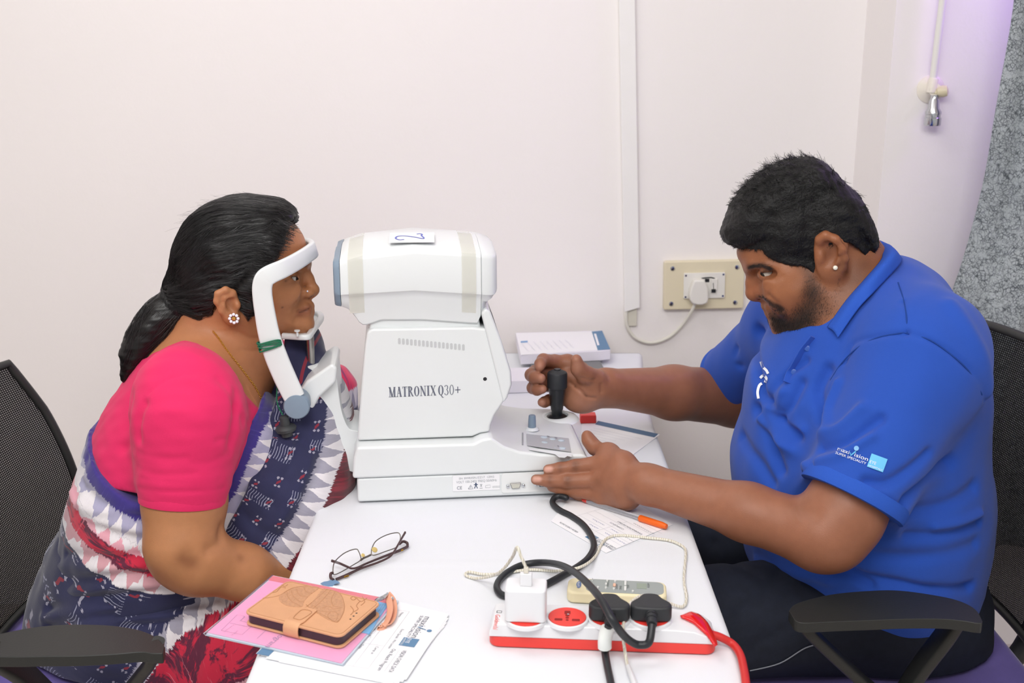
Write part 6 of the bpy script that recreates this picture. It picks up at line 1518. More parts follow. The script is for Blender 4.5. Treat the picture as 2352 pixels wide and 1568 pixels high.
tg, U_, V_ = frames(CQ)
for i in range(len(CQ)):
    a_, b_ = (U_[i], V_[i]) if i % 2 else (V_[i], U_[i])
    ring = [CQ[i] + tg[i] * .0025 * math.cos(t) + a_ * .0014 * math.sin(t) for t in np.linspace(0, 6.28, 9)[:-1]]
    x_, y_ = tube_vf(ring, .0006, 5, True); vv.append((x_, y_))
o = mesh('necklace', *join_vf(*vv), m_goldj, wo)
o['kind'] = 'stuff'
wr = pz(655, 1330, 1.69); wax = pz(560, 1313, 1.635) - wr; wax /= np.linalg.norm(wax); wc = wr + wax * .004
Tb = XF(wc, x=(0, 0, 1), z=wax)
mesh('bangle', *tube_vf([(.0315 * math.cos(t), .0315 * math.sin(t), 0) for t in np.linspace(0, 6.28, 33)[:-1]], .0014, 8, True), m_goldj, wo, T=Tb)

# ================================================================== the man
MY = 1.80
def hm(px, py, n=0.): return PY(px, py, MY - n)                  # n metres towards the camera from his middle plane
def c5(cx, cy): return (1600 + cx / 3.136, 330 + cy / 3.136)
def m5(cx, cy, n=0.): return hm(*c5(cx, cy), n)
def m2(*pts): return [(lambda p: (p[0], p[2]))(m5(*p)) for p in pts]
def inflate_y(vol, outline, ctrl, Rr, yc, k=0., op='add'):
    ol_ = A(outline); b0 = ol_.min(0) - .06; b1 = ol_.max(0) + .06
    sd = lut(poly_sd(catmull([(*p, 0) for p in outline], 4, True)[:, :2]), b0, b1, .0015); Wf = lut(idw(ctrl), b0, b1, .003)
    def fn(X, Y, Z):
        d = sd(X[:, 0], Z[0])[:, None, :]; W_ = np.maximum(Wf(X[:, 0], Z[0]), .004)[:, None, :]; e = np.maximum(Rr - d, 0) / Rr
        return (np.sqrt(e ** 2 + (np.abs(Y - yc) / W_) ** 2) - 1) * np.minimum(Rr, W_) * .8
    return vol.field(fn, k, op)
mo = thing('person', (.62, 1.80, .0), 'man in royal blue polo shirt and jeans leaning over the joystick', 'person')
m_skinm = mat('skin_dark_brown', rough=.42, var=.05, vscale=60, bump=.0003, bscale=700, vcol='col', spec=.45, sss=.1)
SKM = '#935c3d'
def m_torso(v, off, lower=True):
    T_ = lambda a, b, ra, rb, k=.06, sy=1., yc=MY: v.cone(a, b, ra + off, rb + off, k, sy=sy, yc=yc)
    T_(hm(1990, 745), hm(1995, 850), .100, .150, .06, 1.25); T_(hm(1995, 850), hm(1968, 1060), .155, .188, .06, 1.12); T_(hm(1968, 1060), hm(1985, 1210), .190, .186, .06, 1.08)
    T_(hm(1985, 1210), hm(2030, 1400), .182, .150, .06, 1.12)
    T_(hm(2040, 715, .05), hm(2120, 795, .150), .052, .072, .05); T_(hm(2120, 795, .150), hm(2125, 855, .162), .072, .070, .05)
    T_(hm(1925, 690, -.06), hm(1815, 745, -.20), .058, .066, .05)
    T_(hm(2052, 735), hm(2085, 900), .080, .105, .05, 1.3)
NS = hm(2120, 830, .175); NE = PY(1918, 1232, 1.535); NW = PY(1487, 1112, 1.675)     # near shoulder, elbow, wrist
FS = hm(1812, 742, -.205); FE = PY(1690, 912, 2.175); FW = PY(1392, 890, 2.0)         # far arm
def m_head():
    v = Vol((.335, 1.68, .94), (.69, 1.925, 1.31), .0020)
    face = m2((330, 700), (292, 770), (303, 835), (345, 880), (378, 905), (395, 935), (402, 990), (410, 1050), (440, 1105), (468, 1125), (490, 1150), (505, 1172), (518, 1195), (548, 1218), (556, 1238), (568, 1265), (605, 1292), (680, 1308), (770, 1315), (860, 1290), (960, 1230), (1080, 1120), (1180, 960), (1235, 800), (1230, 620), (1150, 430), (1000, 300), (800, 240), (600, 280), (440, 420), (360, 560))
    ct = [(*(lambda p: (p[0], p[2]))(m5(*p)), w_) for p, w_ in (((320, 800), .042), ((400, 700), .060), ((600, 600), .072), ((900, 600), .078), ((1150, 750), .066), ((430, 900), .043), ((500, 936), .048), ((556, 930), .057), ((600, 880), .066), ((420, 1000), .026), ((520, 1020), .056), ((650, 1000), .072), ((850, 1000), .074), ((500, 1150), .034), ((580, 1260), .030), ((680, 1230), .050), ((800, 1200), .066), ((1000, 1050), .066), ((800, 350), .068))]
    inflate_y(v, face, ct, .046, MY); global MF_O, MF_C; MF_O, MF_C = face, ct
    # nose
    v.path([m5(402, 925), m5(398, 1000), m5(402, 1065)], [.0072, .0082, .0105], .010); v.ell(m5(408, 1082), (.0105, .0125, .0105), k=.008)
    for s in (1, -1): v.ell(m5(478, 1065, s * .0165), (.0125, .0085, .0100), k=.007)
    v.cone(m5(430, 1100), m5(475, 1112), .006, .006, .008)
    for s in (1, -1): v.ell(m5(448, 1106, s * .0075), (.0055, .003, .003), k=.003, op='sub')
    # mouth
    v.path([m5(590, 1205, .024), m5(525, 1178, .014), m5(498, 1168, 0), m5(525, 1178, -.014), m5(590, 1205, -.024)], [.003, .0055, .0062, .0055, .003], .006)
    v.path([m5(592, 1218, .022), m5(548, 1212, .013), m5(526, 1208, 0), m5(548, 1212, -.013), m5(592, 1218, -.022)], [.003, .0062, .0075, .0062, .003], .005)
    v.ell(m5(612, 1258), (.013, .018, .012), k=.02)
    for s in (1, -1):
        v.path([m5(500, 880, s * .042), m5(420, 880, s * .028), m5(380, 895, s * .010)], [.008, .0095, .008], .014)
        v.ell(m5(612, 1000, s * .048), (.029, .014, .023), k=.030); v.ell(m5(680, 1120, s * .046), (.030, .018, .030), k=.03)
        v.ell(m5(466, 942, s * .034), (.0150, .012, .0105), k=.012, op='sub')
        v.ell(m5(520, 934, s * .0530), (.0130, .0095, .0062), k=.010, op='sub')
        v.ell(m5(502, 938, s * .033), (.0145, .0142, .0135), k=.004)
        v.path([m5(546, 922, s * .0405), m5(518, 930, s * .0450), m5(486, 936, s * .0435), m5(468, 940, s * .036)], [.0020, .0038, .0040, .003], .0015, 'sub')
        v.path([m5(555, 905, s * .048), m5(520, 908, s * .049), m5(480, 914, s * .044), m5(460, 925, s * .030)], [.0022, .0032, .0030, .002], .003)
        y = s * .074
        v.path([m5(880, 745, y + s * .002), m5(885, 690, y + s * .010), m5(930, 662, y + s * .016), m5(1000, 690, y + s * .019), m5(1050, 760, y + s * .019), m5(1070, 830, y + s * .017), m5(1055, 890, y + s * .013), m5(1020, 925, y + s * .010)], [.0038, .0046, .0050, .0050, .0048, .0044, .0044, .005], .009)
        v.ell(m5(985, 905, y + s * .008), (.0145, .0062, .0150), k=.008); v.ell(m5(968, 782, y + s * .004), (.026, .0085, .040), k=.008)
        v.path([m5(905, 720, y + s * .012), m5(950, 730, y + s * .016), m5(1005, 790, y + s * .018), m5(1010, 850, y + s * .015), m5(975, 880, y + s * .012)], [.0022, .0026, .0028, .0026, .0022], .007)
        v.ell(m5(948, 800, y + s * .0165), (.014, .0070, .020), k=.006, op='sub'); v.ell(m5(893, 815, y + s * .007), (.0050, .006, .009), k=.008)
    v.cone(m5(900, 1010), m5(1010, 1250), .066, .075, .04); v.cone(m5(830, 1160), m5(905, 1380), .040, .045, .04); v.cone(m5(1110, 900), m5(1115, 1060), .054, .056, .04)
    m_torso(v, -.004)
    s = v.mesh().smooth(1, .4); s.C = np.tile(A(rgb(SKM)), (len(s.V), 1)); s.prep()
    s.brush([c5(520, 1090), c5(570, 1140), c5(610, 1200)], .0035, -.0016, ridge=.3); s.brush([c5(500, 1185), c5(540, 1197), c5(590, 1212)], .0018, -.0026); s.brush([c5(520, 965), c5(570, 985), c5(610, 960)], .003, -.001); s.brush([c5(535, 1060), c5(525, 1100)], .002, -.0012)
    dk = '#2a1a12'
    s.paint([c5(372, 893), c5(420, 880), c5(480, 882), c5(520, 900)], .0045, '#1c120e', .85); s.paint([c5(552, 915), c5(520, 914), c5(490, 920), c5(466, 930)], .0022, '#1a0f0a', .85); s.paint([c5(550, 945), c5(500, 960)], .006, '#5a3420', .5)
    s.paint([c5(470, 1118), c5(520, 1140), c5(600, 1185)], .0055, '#1a110d', .85, 1.5)                       # moustache
    s.paint([c5(500, 1172), c5(530, 1186)], .005, '#8a5648', .7); s.paint([c5(525, 1208), c5(560, 1215)], .006, '#7d4a3c', .7); s.paint([c5(500, 1187), c5(560, 1203)], .0012, '#24120c', .8)
    for q, sg, st in (([c5(800, 900), c5(820, 980), c5(840, 1080)], .010, .6), ([c5(830, 1080), c5(830, 1180), c5(790, 1270)], .016, .78), ([c5(790, 1270), c5(720, 1320), c5(640, 1315), c5(590, 1300)], .010, .85), ([c5(760, 1210), c5(700, 1270)], .012, .6), ([c5(620, 1200), c5(620, 1240), c5(610, 1290)], .006, .5), ([c5(860, 1250), c5(900, 1190)], .012, .4), ([c5(560, 1238), c5(580, 1262)], .004, .6), ([c5(585, 1275), c5(610, 1300), c5(670, 1315), c5(740, 1310)], .011, .85), ([c5(600, 1205), c5(610, 1240), c5(600, 1275)], .006, .6), ([c5(556, 1262), c5(556, 1300), c5(580, 1335), c5(640, 1350)], .009, .85)): s.paint(q, sg, dk, st)
    s.paint([c5(600, 1010), c5(640, 960)], .022, '#9c6340', .6); s.paint([c5(410, 1060)], .012, '#96593a', .6); s.paint([c5(950, 780)], .010, '#6d3f29', .6); s.paint([c5(450, 1106)], .003, '#2a150e', .8); s.paint([c5(1080, 900), c5(1150, 960), c5(1200, 880)], .018, '#5d3a27', .6); s.paint([c5(960, 1180), c5(1050, 1080)], .02, '#6e452e', .5)
    return mirror_paint(s, (0, MY, 0), (0, -1, 0))
def m_near():
    v = Vol((.03, 1.43, .66), (.64, 1.80, 1.03), .0021)
    v.cone(NS, NE + A([.012, .012, .03]), .062, .056, .02); v.cone(NE + A([.012, .012, .03]), NE + A([-.02, 0, .0]), .056, .050, .03)
    v.cone(NE + A([-.02, 0, 0]), NE * .55 + NW * .45, .050, .043, .02); v.cone(NE * .55 + NW * .45, NW, .043, .0305, .02)
    v.ell(NE + A([.008, 0, -.012]), (.030, .03, .03), k=.03)
    q = lambda x, y, Y: PY(x, y, Y)
    kn = [q(1392, 1062, 1.738), q(1380, 1102, 1.726), q(1384, 1136, 1.724), q(1402, 1160, 1.730)]          # knuckles index..little
    v.cone(NW, q(1440, 1100, 1.705), .031, .030, .015, sy=.85)
    for k_, r_ in zip(kn, (.0165, .0165, .0160, .0145)): v.cone(q(1452, 1105, 1.70) * .6 + k_ * .4 * 1., k_, .026, r_, .014) if False else v.cone(NW * .45 + k_ * .55, k_, .024, r_, .014)
    v.path([kn[0], q(1322, 1071, 1.746), q(1287, 1076, 1.747), q(1259, 1078, 1.746)], [.0142, .0118, .0105, .0086], .005)
    v.path([kn[1], q(1303, 1105, 1.735), q(1262, 1104, 1.743), q(1231, 1101, 1.744)], [.0142, .0120, .0106, .0088], .005)
    v.path([kn[2], q(1322, 1126, 1.738), q(1288, 1122, 1.744), q(1268, 1118, 1.748)], [.0138, .0112, .0098, .0084], .005)
    v.path([kn[3], q(1356, 1142, 1.741), q(1330, 1136, 1.747), q(1312, 1132, 1.750)], [.0122, .0098, .0088, .0075], .005)
    th = [q(1430, 1062, 1.72), q(1398, 1042, 1.758), q(1366, 1028, 1.785), q(1352, 1010, 1.792), q(1348, 999, 1.795)]
    v.path(th, [.021, .0140, .0108, .0094, .0078], .012)
    v.cone(th[1], kn[0], .013, .012, .018)
    for a_, b_ in ((kn[0], kn[1]), (kn[1], kn[2]), (kn[2], kn[3])): v.cone(a_, b_, .0128, .0128, .010)
    s = v.mesh().smooth(1, .4); s.C = np.tile(A(rgb('#966249')), (len(s.V), 1)); s.prep()
    for p in ((1322, 1071), (1303, 1105)):
        for dx in (-4, 0, 4): s.brush([(p[0] + dx, p[1] - 8), (p[0] + dx, p[1] + 8)], .0011, -.0009)
        s.paint([(p[0], p[1] - 6), (p[0], p[1] + 6)], .006, '#5d3826', .6)
    for p in ((1286, 1076), (1262, 1103)): s.paint([(p[0], p[1] - 6), (p[0], p[1] + 6)], .004, '#6a4230', .55)
    for p in ((1259, 1078), (1231, 1100)):
        h = s.hit(*p); s.paint([(p[0] - 3, p[1]), (p[0] + 4, p[1])], .0052, '#cf9d8c', .95, 2.)
        s.brush([(p[0] - 7, p[1] - 9), (p[0] + 10, p[1] - 9), (p[0] + 11, p[1] + 9), (p[0] - 6, p[1] + 10)], .0010, -.0006)
    s.paint([(1372, 1105)], .008, '#70462f', .5); s.paint([(1860, 1290), (1800, 1270), (1700, 1235)], .025, '#7c4e36', .5); s.paint([(1830, 1165)], .012, '#7a4c35', .4)
    s.brush([(1825, 1160), (1835, 1195)], .002, .0004); s.brush([(1830, 1130), (1840, 1170), (1870, 1180)], .008, -.002)
    return s
def m_far():
    v = Vol((.02, 1.90, .72), (.56, 2.30, 1.02), .0021)
    v.cone(FS, FE, .056, .058, .02); v.cone(FE, FE * .5 + FW * .5, .060, .051, .02); v.cone(FE * .5 + FW * .5, FW, .051, .035, .02)
    q = lambda cx, cy, Y: PY(1180 + cx / 6.918, 740 + cy / 6.918, Y)
    pm = q(1120, 1120, 1.995)
    v.cone(FW, pm, .032, .034, .016, sy=.75); v.ell(q(1230, 1050, 1.972), (.030, .017, .026), k=.016); v.ell(q(1050, 1240, 1.988), (.032, .018, .022), k=.014); v.cone(pm, q(860, 850, 2.010), .030, .020, .016)
    v.path([q(1280, 900, 1.975), q(1130, 830, 1.960), q(1030, 740, 1.952), q(995, 600, 1.950)], [.020, .0155, .0125, .0105], .010)      # thumb
    v.path([q(1060, 760, 2.015), q(860, 655, 2.020), q(650, 620, 2.012), q(470, 600, 1.985), q(420, 660, 1.965), q(410, 715, 1.958)], [.017, .0145, .0125, .0118, .0100, .0085], .005)
    v.path([q(900, 850, 2.020), q(560, 800, 2.016), q(340, 790, 1.995), q(280, 835, 1.972), q(330, 880, 1.955), q(430, 890, 1.945)], [.017, .0140, .0125, .0120, .0112, .0090], .004)
    v.path([q(900, 1010, 2.016), q(570, 990, 2.012), q(350, 1000, 1.992), q(305, 1040, 1.970), q(370, 1070, 1.953), q(455, 1062, 1.945)], [.016, .0132, .0118, .0112, .0105, .0085], .004)
    v.path([q(950, 1200, 2.008), q(700, 1215, 2.004), q(560, 1235, 1.985), q(490, 1265, 1.966), q(450, 1270, 1.955)], [.015, .0120, .0105, .0100, .0085], .004)
    for a_, b_ in ((q(860, 655, 2.02), q(860, 830, 2.02)), (q(860, 830, 2.02), q(860, 1010, 2.016)), (q(860, 1010, 2.016), q(900, 1200, 2.008))): v.cone(a_, b_, .015, .015, .012)
    s = v.mesh().smooth(1, .4); s.C = np.tile(A(rgb('#966249')), (len(s.V), 1)); s.prep(); g_ = lambda cx, cy: (1180 + cx / 6.918, 740 + cy / 6.918)
    s.brush([g_(900, 960), g_(1040, 1080), g_(1180, 1190), g_(1280, 1210)], .0028, -.0028); s.brush([g_(1090, 880), g_(1180, 915), g_(1290, 915)], .002, -.0014); s.brush([g_(1390, 1000), g_(1400, 1100)], .003, -.002)
    s.paint([g_(1050, 1230), g_(900, 1180), g_(1200, 1300)], .020, '#b98268', .75); s.paint([g_(1180, 1020)], .016, '#a06a50', .7); s.paint([g_(995, 620), g_(1010, 700)], .010, '#a87660', .6)
    for p in ((410, 690), (425, 885), (450, 1060), (430, 1270)): s.paint([g_(*p)], .008, '#c08870', .7)
    s.paint([g_(640, 640), g_(700, 680)], .008, '#b07a60', .5); s.paint([g_(960, 1010), g_(1150, 1180)], .002, '#5a3626', .7); s.paint([(1600, 960), (1680, 975)], .02, '#7c4f38', .5)
    return s
def m_torso_skin():
    v = Vol((.33, 1.52, .55), (.82, 2.12, 1.05), .007); m_torso(v, -.02); s = v.mesh().smooth(1); s.C = np.tile(A(rgb(SKM)), (len(s.V), 1)); return s
mh = m_head(); mn = m_near(); mf = m_far()
emit(merge(mh, mn, mf, m_torso_skin()), 'body', m_skinm, mo)

# ---- polo shirt
m_polo = mat('royal_blue_knit', '#1f4fb4', .85, sheen=.12, var=.02, vscale=20, bump=.0005, bscale=1400)
def sleeve(v, a, b, ra, rb, arm_r, hem, k=.05):
    ax = (a - b) / np.linalg.norm(a - b); L_ = np.linalg.norm(a - b)
    def fn(X, Y, Z):
        h = (X - b[0]) * ax[0] + (Y - b[1]) * ax[1] + (Z - b[2]) * ax[2]; t = np.clip(h / L_, -1, 1)
        q = np.clip(h, 0, L_); r = np.sqrt((X - b[0] - q * ax[0]) ** 2 + (Y - b[1] - q * ax[1]) ** 2 + (Z - b[2] - q * ax[2]) ** 2)
        d = r - (rb + (ra - rb) * np.clip(t, 0, 1)); hole = np.where(h < hem + .025, arm_r - np.sqrt(np.maximum((X - b[0]) ** 2 + (Y - b[1]) ** 2 + (Z - b[2]) ** 2 - h ** 2, 0)), -1)
        return np.maximum(np.maximum(d, hem - h), hole)
    lo = np.minimum(a, b) - .16; hi = np.maximum(a, b) + .16
    v.field(fn, k, 'add', lo, hi)
SB = PY(1950, 1160, 1.548); SFB = PY(1672, 872, 2.155)
def polo():
    v = Vol((.30, 1.40, .50), (.84, 2.30, 1.20), .0035); m_torso(v, .008)
    v.cone(hm(2022, 705), hm(1930, 790), .058, .08, .05, sy=1.2, yc=MY)
    v.cone(hm(1890, 790), hm(1850, 880), .060, .085, .06, sy=1.2, yc=MY)
    # neck opening: a tapering plug along the neck
    n0, n1 = m5(960, 1060), m5(1090, 1400)
    v.cone(m5(900, 960), m5(985, 1230), .084, .070, .01, 'sub'); v.cone(m5(1130, 850), m5(1130, 940), .055, .055, .01, 'sub'); v.cone(m5(880, 1230), m5(890, 1390), .034, .012, .01, 'sub')
    sleeve(v, NS + A([.0, .0, -.005]), SB, .080, .080, .0655, .012); sleeve(v, FS, SFB, .064, .066, .055, .010)
    v.clip(lambda X, Y, Z: .56 - Z + .0 * X)
    s = v.mesh().smooth(6, .5); s.prep()
    for q, sg, am in (([(1848, 1078), (1920, 1105), (2010, 1140), (2080, 1162)], .0024, -.0022), ([(2080, 765), (2010, 775), (1960, 790), (1940, 830)], .0030, -.0022), ([(2085, 765), (2150, 790), (2220, 840), (2262, 920)], .0028, -.0020), ([(2073, 690), (2080, 760)], .0028, -.0016),
            ([(1900, 850), (1880, 900), (1885, 960)], .007, -.005), ([(1925, 880), (1905, 940), (1900, 990)], .006, .004), ([(1890, 1000), (1930, 980), (1980, 940)], .007, .004), ([(1885, 1030), (1940, 1015), (2020, 960)], .006, -.004), ([(1880, 1060), (1930, 1045), (2000, 1000)], .006, .003), ([(1990, 1105), (2040, 1110), (2090, 1080), (2130, 1040)], .006, -.004), ([(2085, 1150), (2130, 1110), (2180, 1060)], .008, -.006),
            ([(1745, 900), (1790, 960), (1830, 1000)], .008, -.006), ([(1745, 960), (1800, 1020), (1850, 1070)], .008, .005), ([(1735, 940), (1770, 1010), (1790, 1080)], .008, -.006), ([(1700, 1000), (1740, 1060), (1770, 1110)], .008, -.004), ([(1840, 880), (1815, 930), (1790, 960)], .006, -.004), ([(1800, 900), (1780, 940)], .005, .003), ([(1760, 935), (1800, 960), (1840, 990)], .007, .004),
            ([(1850, 830), (1800, 870), (1760, 920)], .005, -.003), ([(1740, 760), (1730, 820), (1745, 880)], .008, -.006), ([(1690, 800), (1700, 840), (1735, 860)], .005, -.002), ([(2100, 1180), (2170, 1160), (2240, 1120)], .008, -.004), ([(1990, 1270), (2100, 1280), (2240, 1250)], .008, -.003), ([(1900, 1310), (2000, 1330), (2120, 1350), (2230, 1350)], .006, -.005), ([(1930, 1300), (2000, 1345)], .006, -.005), ([(2150, 1210), (2210, 1195), (2250, 1180)], .006, .003), ([(2080, 1230), (2170, 1225), (2250, 1200)], .006, -.003), ([(1740, 1290), (1850, 1320), (1900, 1330)], .008, .003), ([(2180, 700), (2240, 790), (2270, 900)], .010, .003)):
        s.brush(q, max(sg, .0034), am * (2.4 if sg > .0045 else 1.6))
    s.prep(); s.V += s.N * (.0012 * noise3(s.V, 9, 4))[:, None]; s.prep()
    o = emit(s, 'polo_shirt', m_polo, mo); return s, o
ps, po = polo()
# ribbed cuff on the near sleeve
ax = (NS - SB) / np.linalg.norm(NS - SB); Tc = XF(SB, x=(0, 1, 0), z=ax)
m_rib = mat('royal_blue_rib', '#2556bd', .85, bump=.0006, bscale=900)
def cuff(T, r, h0, h1): lathe('sleeve_cuff', [(r - .006, h0 + .001), (r + .0015, h0), (r + .0025, h0 + .004), (r + .0025, h1 - .004), (r + .0005, h1), (r - .006, h1)], m_rib, po, T, 48)
cuff(Tc, .0792, .008, .030)
axf = (FS - SFB) / np.linalg.norm(FS - SFB); cuff(XF(SFB, x=(0, 1, 0), z=axf), .0648, .006, .024)
# collar: a folded band round the neck, higher at the back
def collar():
    up = A([0, -.5, .85])
    inn = [m5(1318, 760, .0)] + [(mh.hit(*c5(*p)) + A([0, -.004, .003])) for p in ((1330, 840), (1207, 997), (1079, 1148), (941, 1330))]
    out = [m5(1455, 815, .0)] + [(ps.hit(*c5(*p)) + A([0, -.005, .004])) for p in ((1452, 870), (1255, 1085), (1135, 1230), (1004, 1414))]
    mid = [m5(1385, 735, .0)] + [a * .62 + b * .38 + A([.002, -.008, .011]) for a, b in zip(inn[1:], out[1:])]; mid[-1] = inn[-1] * .5 + out[-1] * .5 + A([0, -.005, .004])
    rows = [catmull(q, 8) for q in (inn, mid, out)]
    mirror = lambda P: np.concatenate([(P * A([1, -1, 1]) + A([0, 2 * MY, 0]))[::-1][:-1], P])
    rows = [mirror(r_) for r_ in rows]
    G = catmull(np.stack(rows), 5); v, f = grid_vf(G); o = mesh('collar', v, f, m_rib, po, ang=180); so = o.modifiers.new('s', 'SOLIDIFY'); so.thickness = .0025
collar()
# stitched seams at armhole and shoulder
m_seamb = mat('royal_blue_seam', '#17408f', .9)
for q in ([(1905, 870), (1930, 835), (1965, 800), (2010, 778), (2060, 765), (2085, 765), (2130, 780), (2180, 808), (2225, 850), (2255, 905)], [(2062, 650), (2075, 690), (2082, 730), (2085, 765)]):
    P = [ps.hit(*p) for p in q]; tube('seam', [p + A([0, -.0009, .0003]) for p in P], .0011, m_seamb, po, 6, 6)
# placket with buttons
pl = [ps.hit(*p) for p in ((1872, 776), (1852, 800), (1836, 826), (1822, 852), (1814, 878))]
band('placket', [p + A([0, -.0004, 0]) for p in pl], (1, .3, .2), .020, .0026, m_polo, po, 6)
for i in (1, 3): lathe('button', [(.0045, 0), (.0045, .0015), (.003, .002), (0, .0018)], mat('button_blue', '#3a5fb0', .3), po, XF(pl[i] + A([.001, -.0022, 0]), x=(1, 0, 0), z=(-.3, -1, .2)), 14)
# printed marks on sleeve and chest follow the cloth
bvp = BVHTree.FromPolygons(ps.V.tolist(), ps.F.tolist())
def decal(nm, v2, f, px0, ex_, ey_, m, lift=.0022):
    """v2 in pixel units of the photograph frame, dropped on the shirt"""
    V = []
    for p in v2:
        x, y = px0[0] + p[0] * ex_[0] + p[1] * ey_[0], px0[1] + p[0] * ex_[1] + p[1] * ey_[1]; d = Vector(ray(x, y)).normalized()
        h = bvp.ray_cast(Vector(CAM), d); V.append(A(h[0]) - A(d) * lift if h[0] is not None else CAM + ray(x, y) * 1.62)
    return mesh(nm, V, f, m, po, smooth=False)
m_wt = mat('print_white', '#eef2fa', .7); m_cy = mat('print_cyan', '#6cc4f4', .7); m_cy2 = mat('print_paleblue', '#8fc6f7', .7)
exx = A([math.cos(R(20)), math.sin(R(20))]); eyy = A([math.sin(R(20)), -math.cos(R(20))])
def dtext(s_, x, y, h, wd, m):
    v, f = text_vf(s_, h); v[:, 0] *= wd / v[:, 0].max(); v[:, 0] += x; v[:, 1] += y; return decal('sleeve_lettering', v, f, (1922, 1033), exx, eyy, m)
dtext('maxi', 0, 0, 13, 29, m_wt); dtext('ision', 41, 0, 13, 34, m_wt); dtext('SUPER SPECIALITY', -1, -9, 8, 75, m_wt)
v, f = line_vf([(31, 5), (34, -1), (42, 12)], 3); decal('sleeve_tick', v, f, (1922, 1033), exx, eyy, m_cy)
v, f = disc_vf((41, 19), 5.8, 16); decal('sleeve_dot', v, f, (1922, 1033), exx, eyy, m_cy2)
gx = np.linspace(78, 117, 6); gy = np.linspace(-12, 20, 6); G = np.array([[(a, b, 0) for b in gy] for a in gx]); v, f = grid_vf(G); decal('sleeve_square', v, [tuple(q) for q in f], (1922, 1033), exx, eyy, m_cy)
v, f = text_vf('EYE', 10); v[:, 0] += 80; v[:, 1] += -2; decal('sleeve_lettering', v, f, (1922, 1033), exx, eyy, m_wt, .0028); v, f = text_vf('HOSPITALS', 6); v[:, 0] *= 34 / v[:, 0].max(); v[:, 0] += 80; v[:, 1] += -10; decal('sleeve_lettering', v, f, (1922, 1033), exx, eyy, m_wt, .0028)
for pts, w_ in (([(1747, 830), (1752, 842), (1760, 850), (1764, 858)], 6), ([(1746, 868), (1753, 862), (1760, 868), (1757, 878)], 6), ([(1742, 915), (1740, 900), (1744, 885), (1750, 880)], 6)):
    P = catmull([(*p, 0) for p in pts], 4); v, f = line_vf(P, w_); decal('chest_print', v, f, (0, 0), (1, 0), (0, 1), m_wt)

# ---- jeans
m_jean = mat('dark_denim', '#161c2c', .8, var=.15, vscale=60, bump=.0006, bscale=1200)
def jeans():
    v = Vol((.10, 1.46, .30), (.84, 2.20, .76), .005)
    v.cone(hm(2050, 1400), hm(2060, 1480), .165, .16, .05, sy=1.1, yc=MY)
    for nn, kx in ((.125, .18), (-.14, .22)):
        hip = A([.62, MY - nn * .8, .565]); kn = A([kx, MY - nn * 1.35, .585]); v.cone(hip, kn, .105, .082, .05); v.cone(kn, kn + A([.03, 0, -.25]), .08, .065, .04)
    v.clip(lambda X, Y, Z: .492 - Z + np.where(X < .40, (X - .40) * 3., 0))
    s = v.mesh().smooth(2, .5); s.prep()
    for q, sg, am in (([(1700, 1400), (1760, 1360), (1800, 1300)], .008, -.004), ([(1740, 1480), (1830, 1440), (1900, 1400)], .008, -.004), ([(1640, 1250), (1690, 1290), (1740, 1320)], .008, -.004)): s.brush(q, sg, am)
    s.prep(); s.V += s.N * (.0015 * noise3(s.V, 11, 6))[:, None]; s.prep(); emit(s, 'jeans', m_jean, mo); return s
js_ = jeans()
sp = [js_.hit(*p) for p in ((1720, 1540), (1790, 1520), (1850, 1490), (1890, 1480))]
tube('seam_stitching', [p + A([0, -.002, .001]) for p in sp if p is not None], .0011, mat('stitch_grey', '#8b8f99', .7), mo, 5, 6)

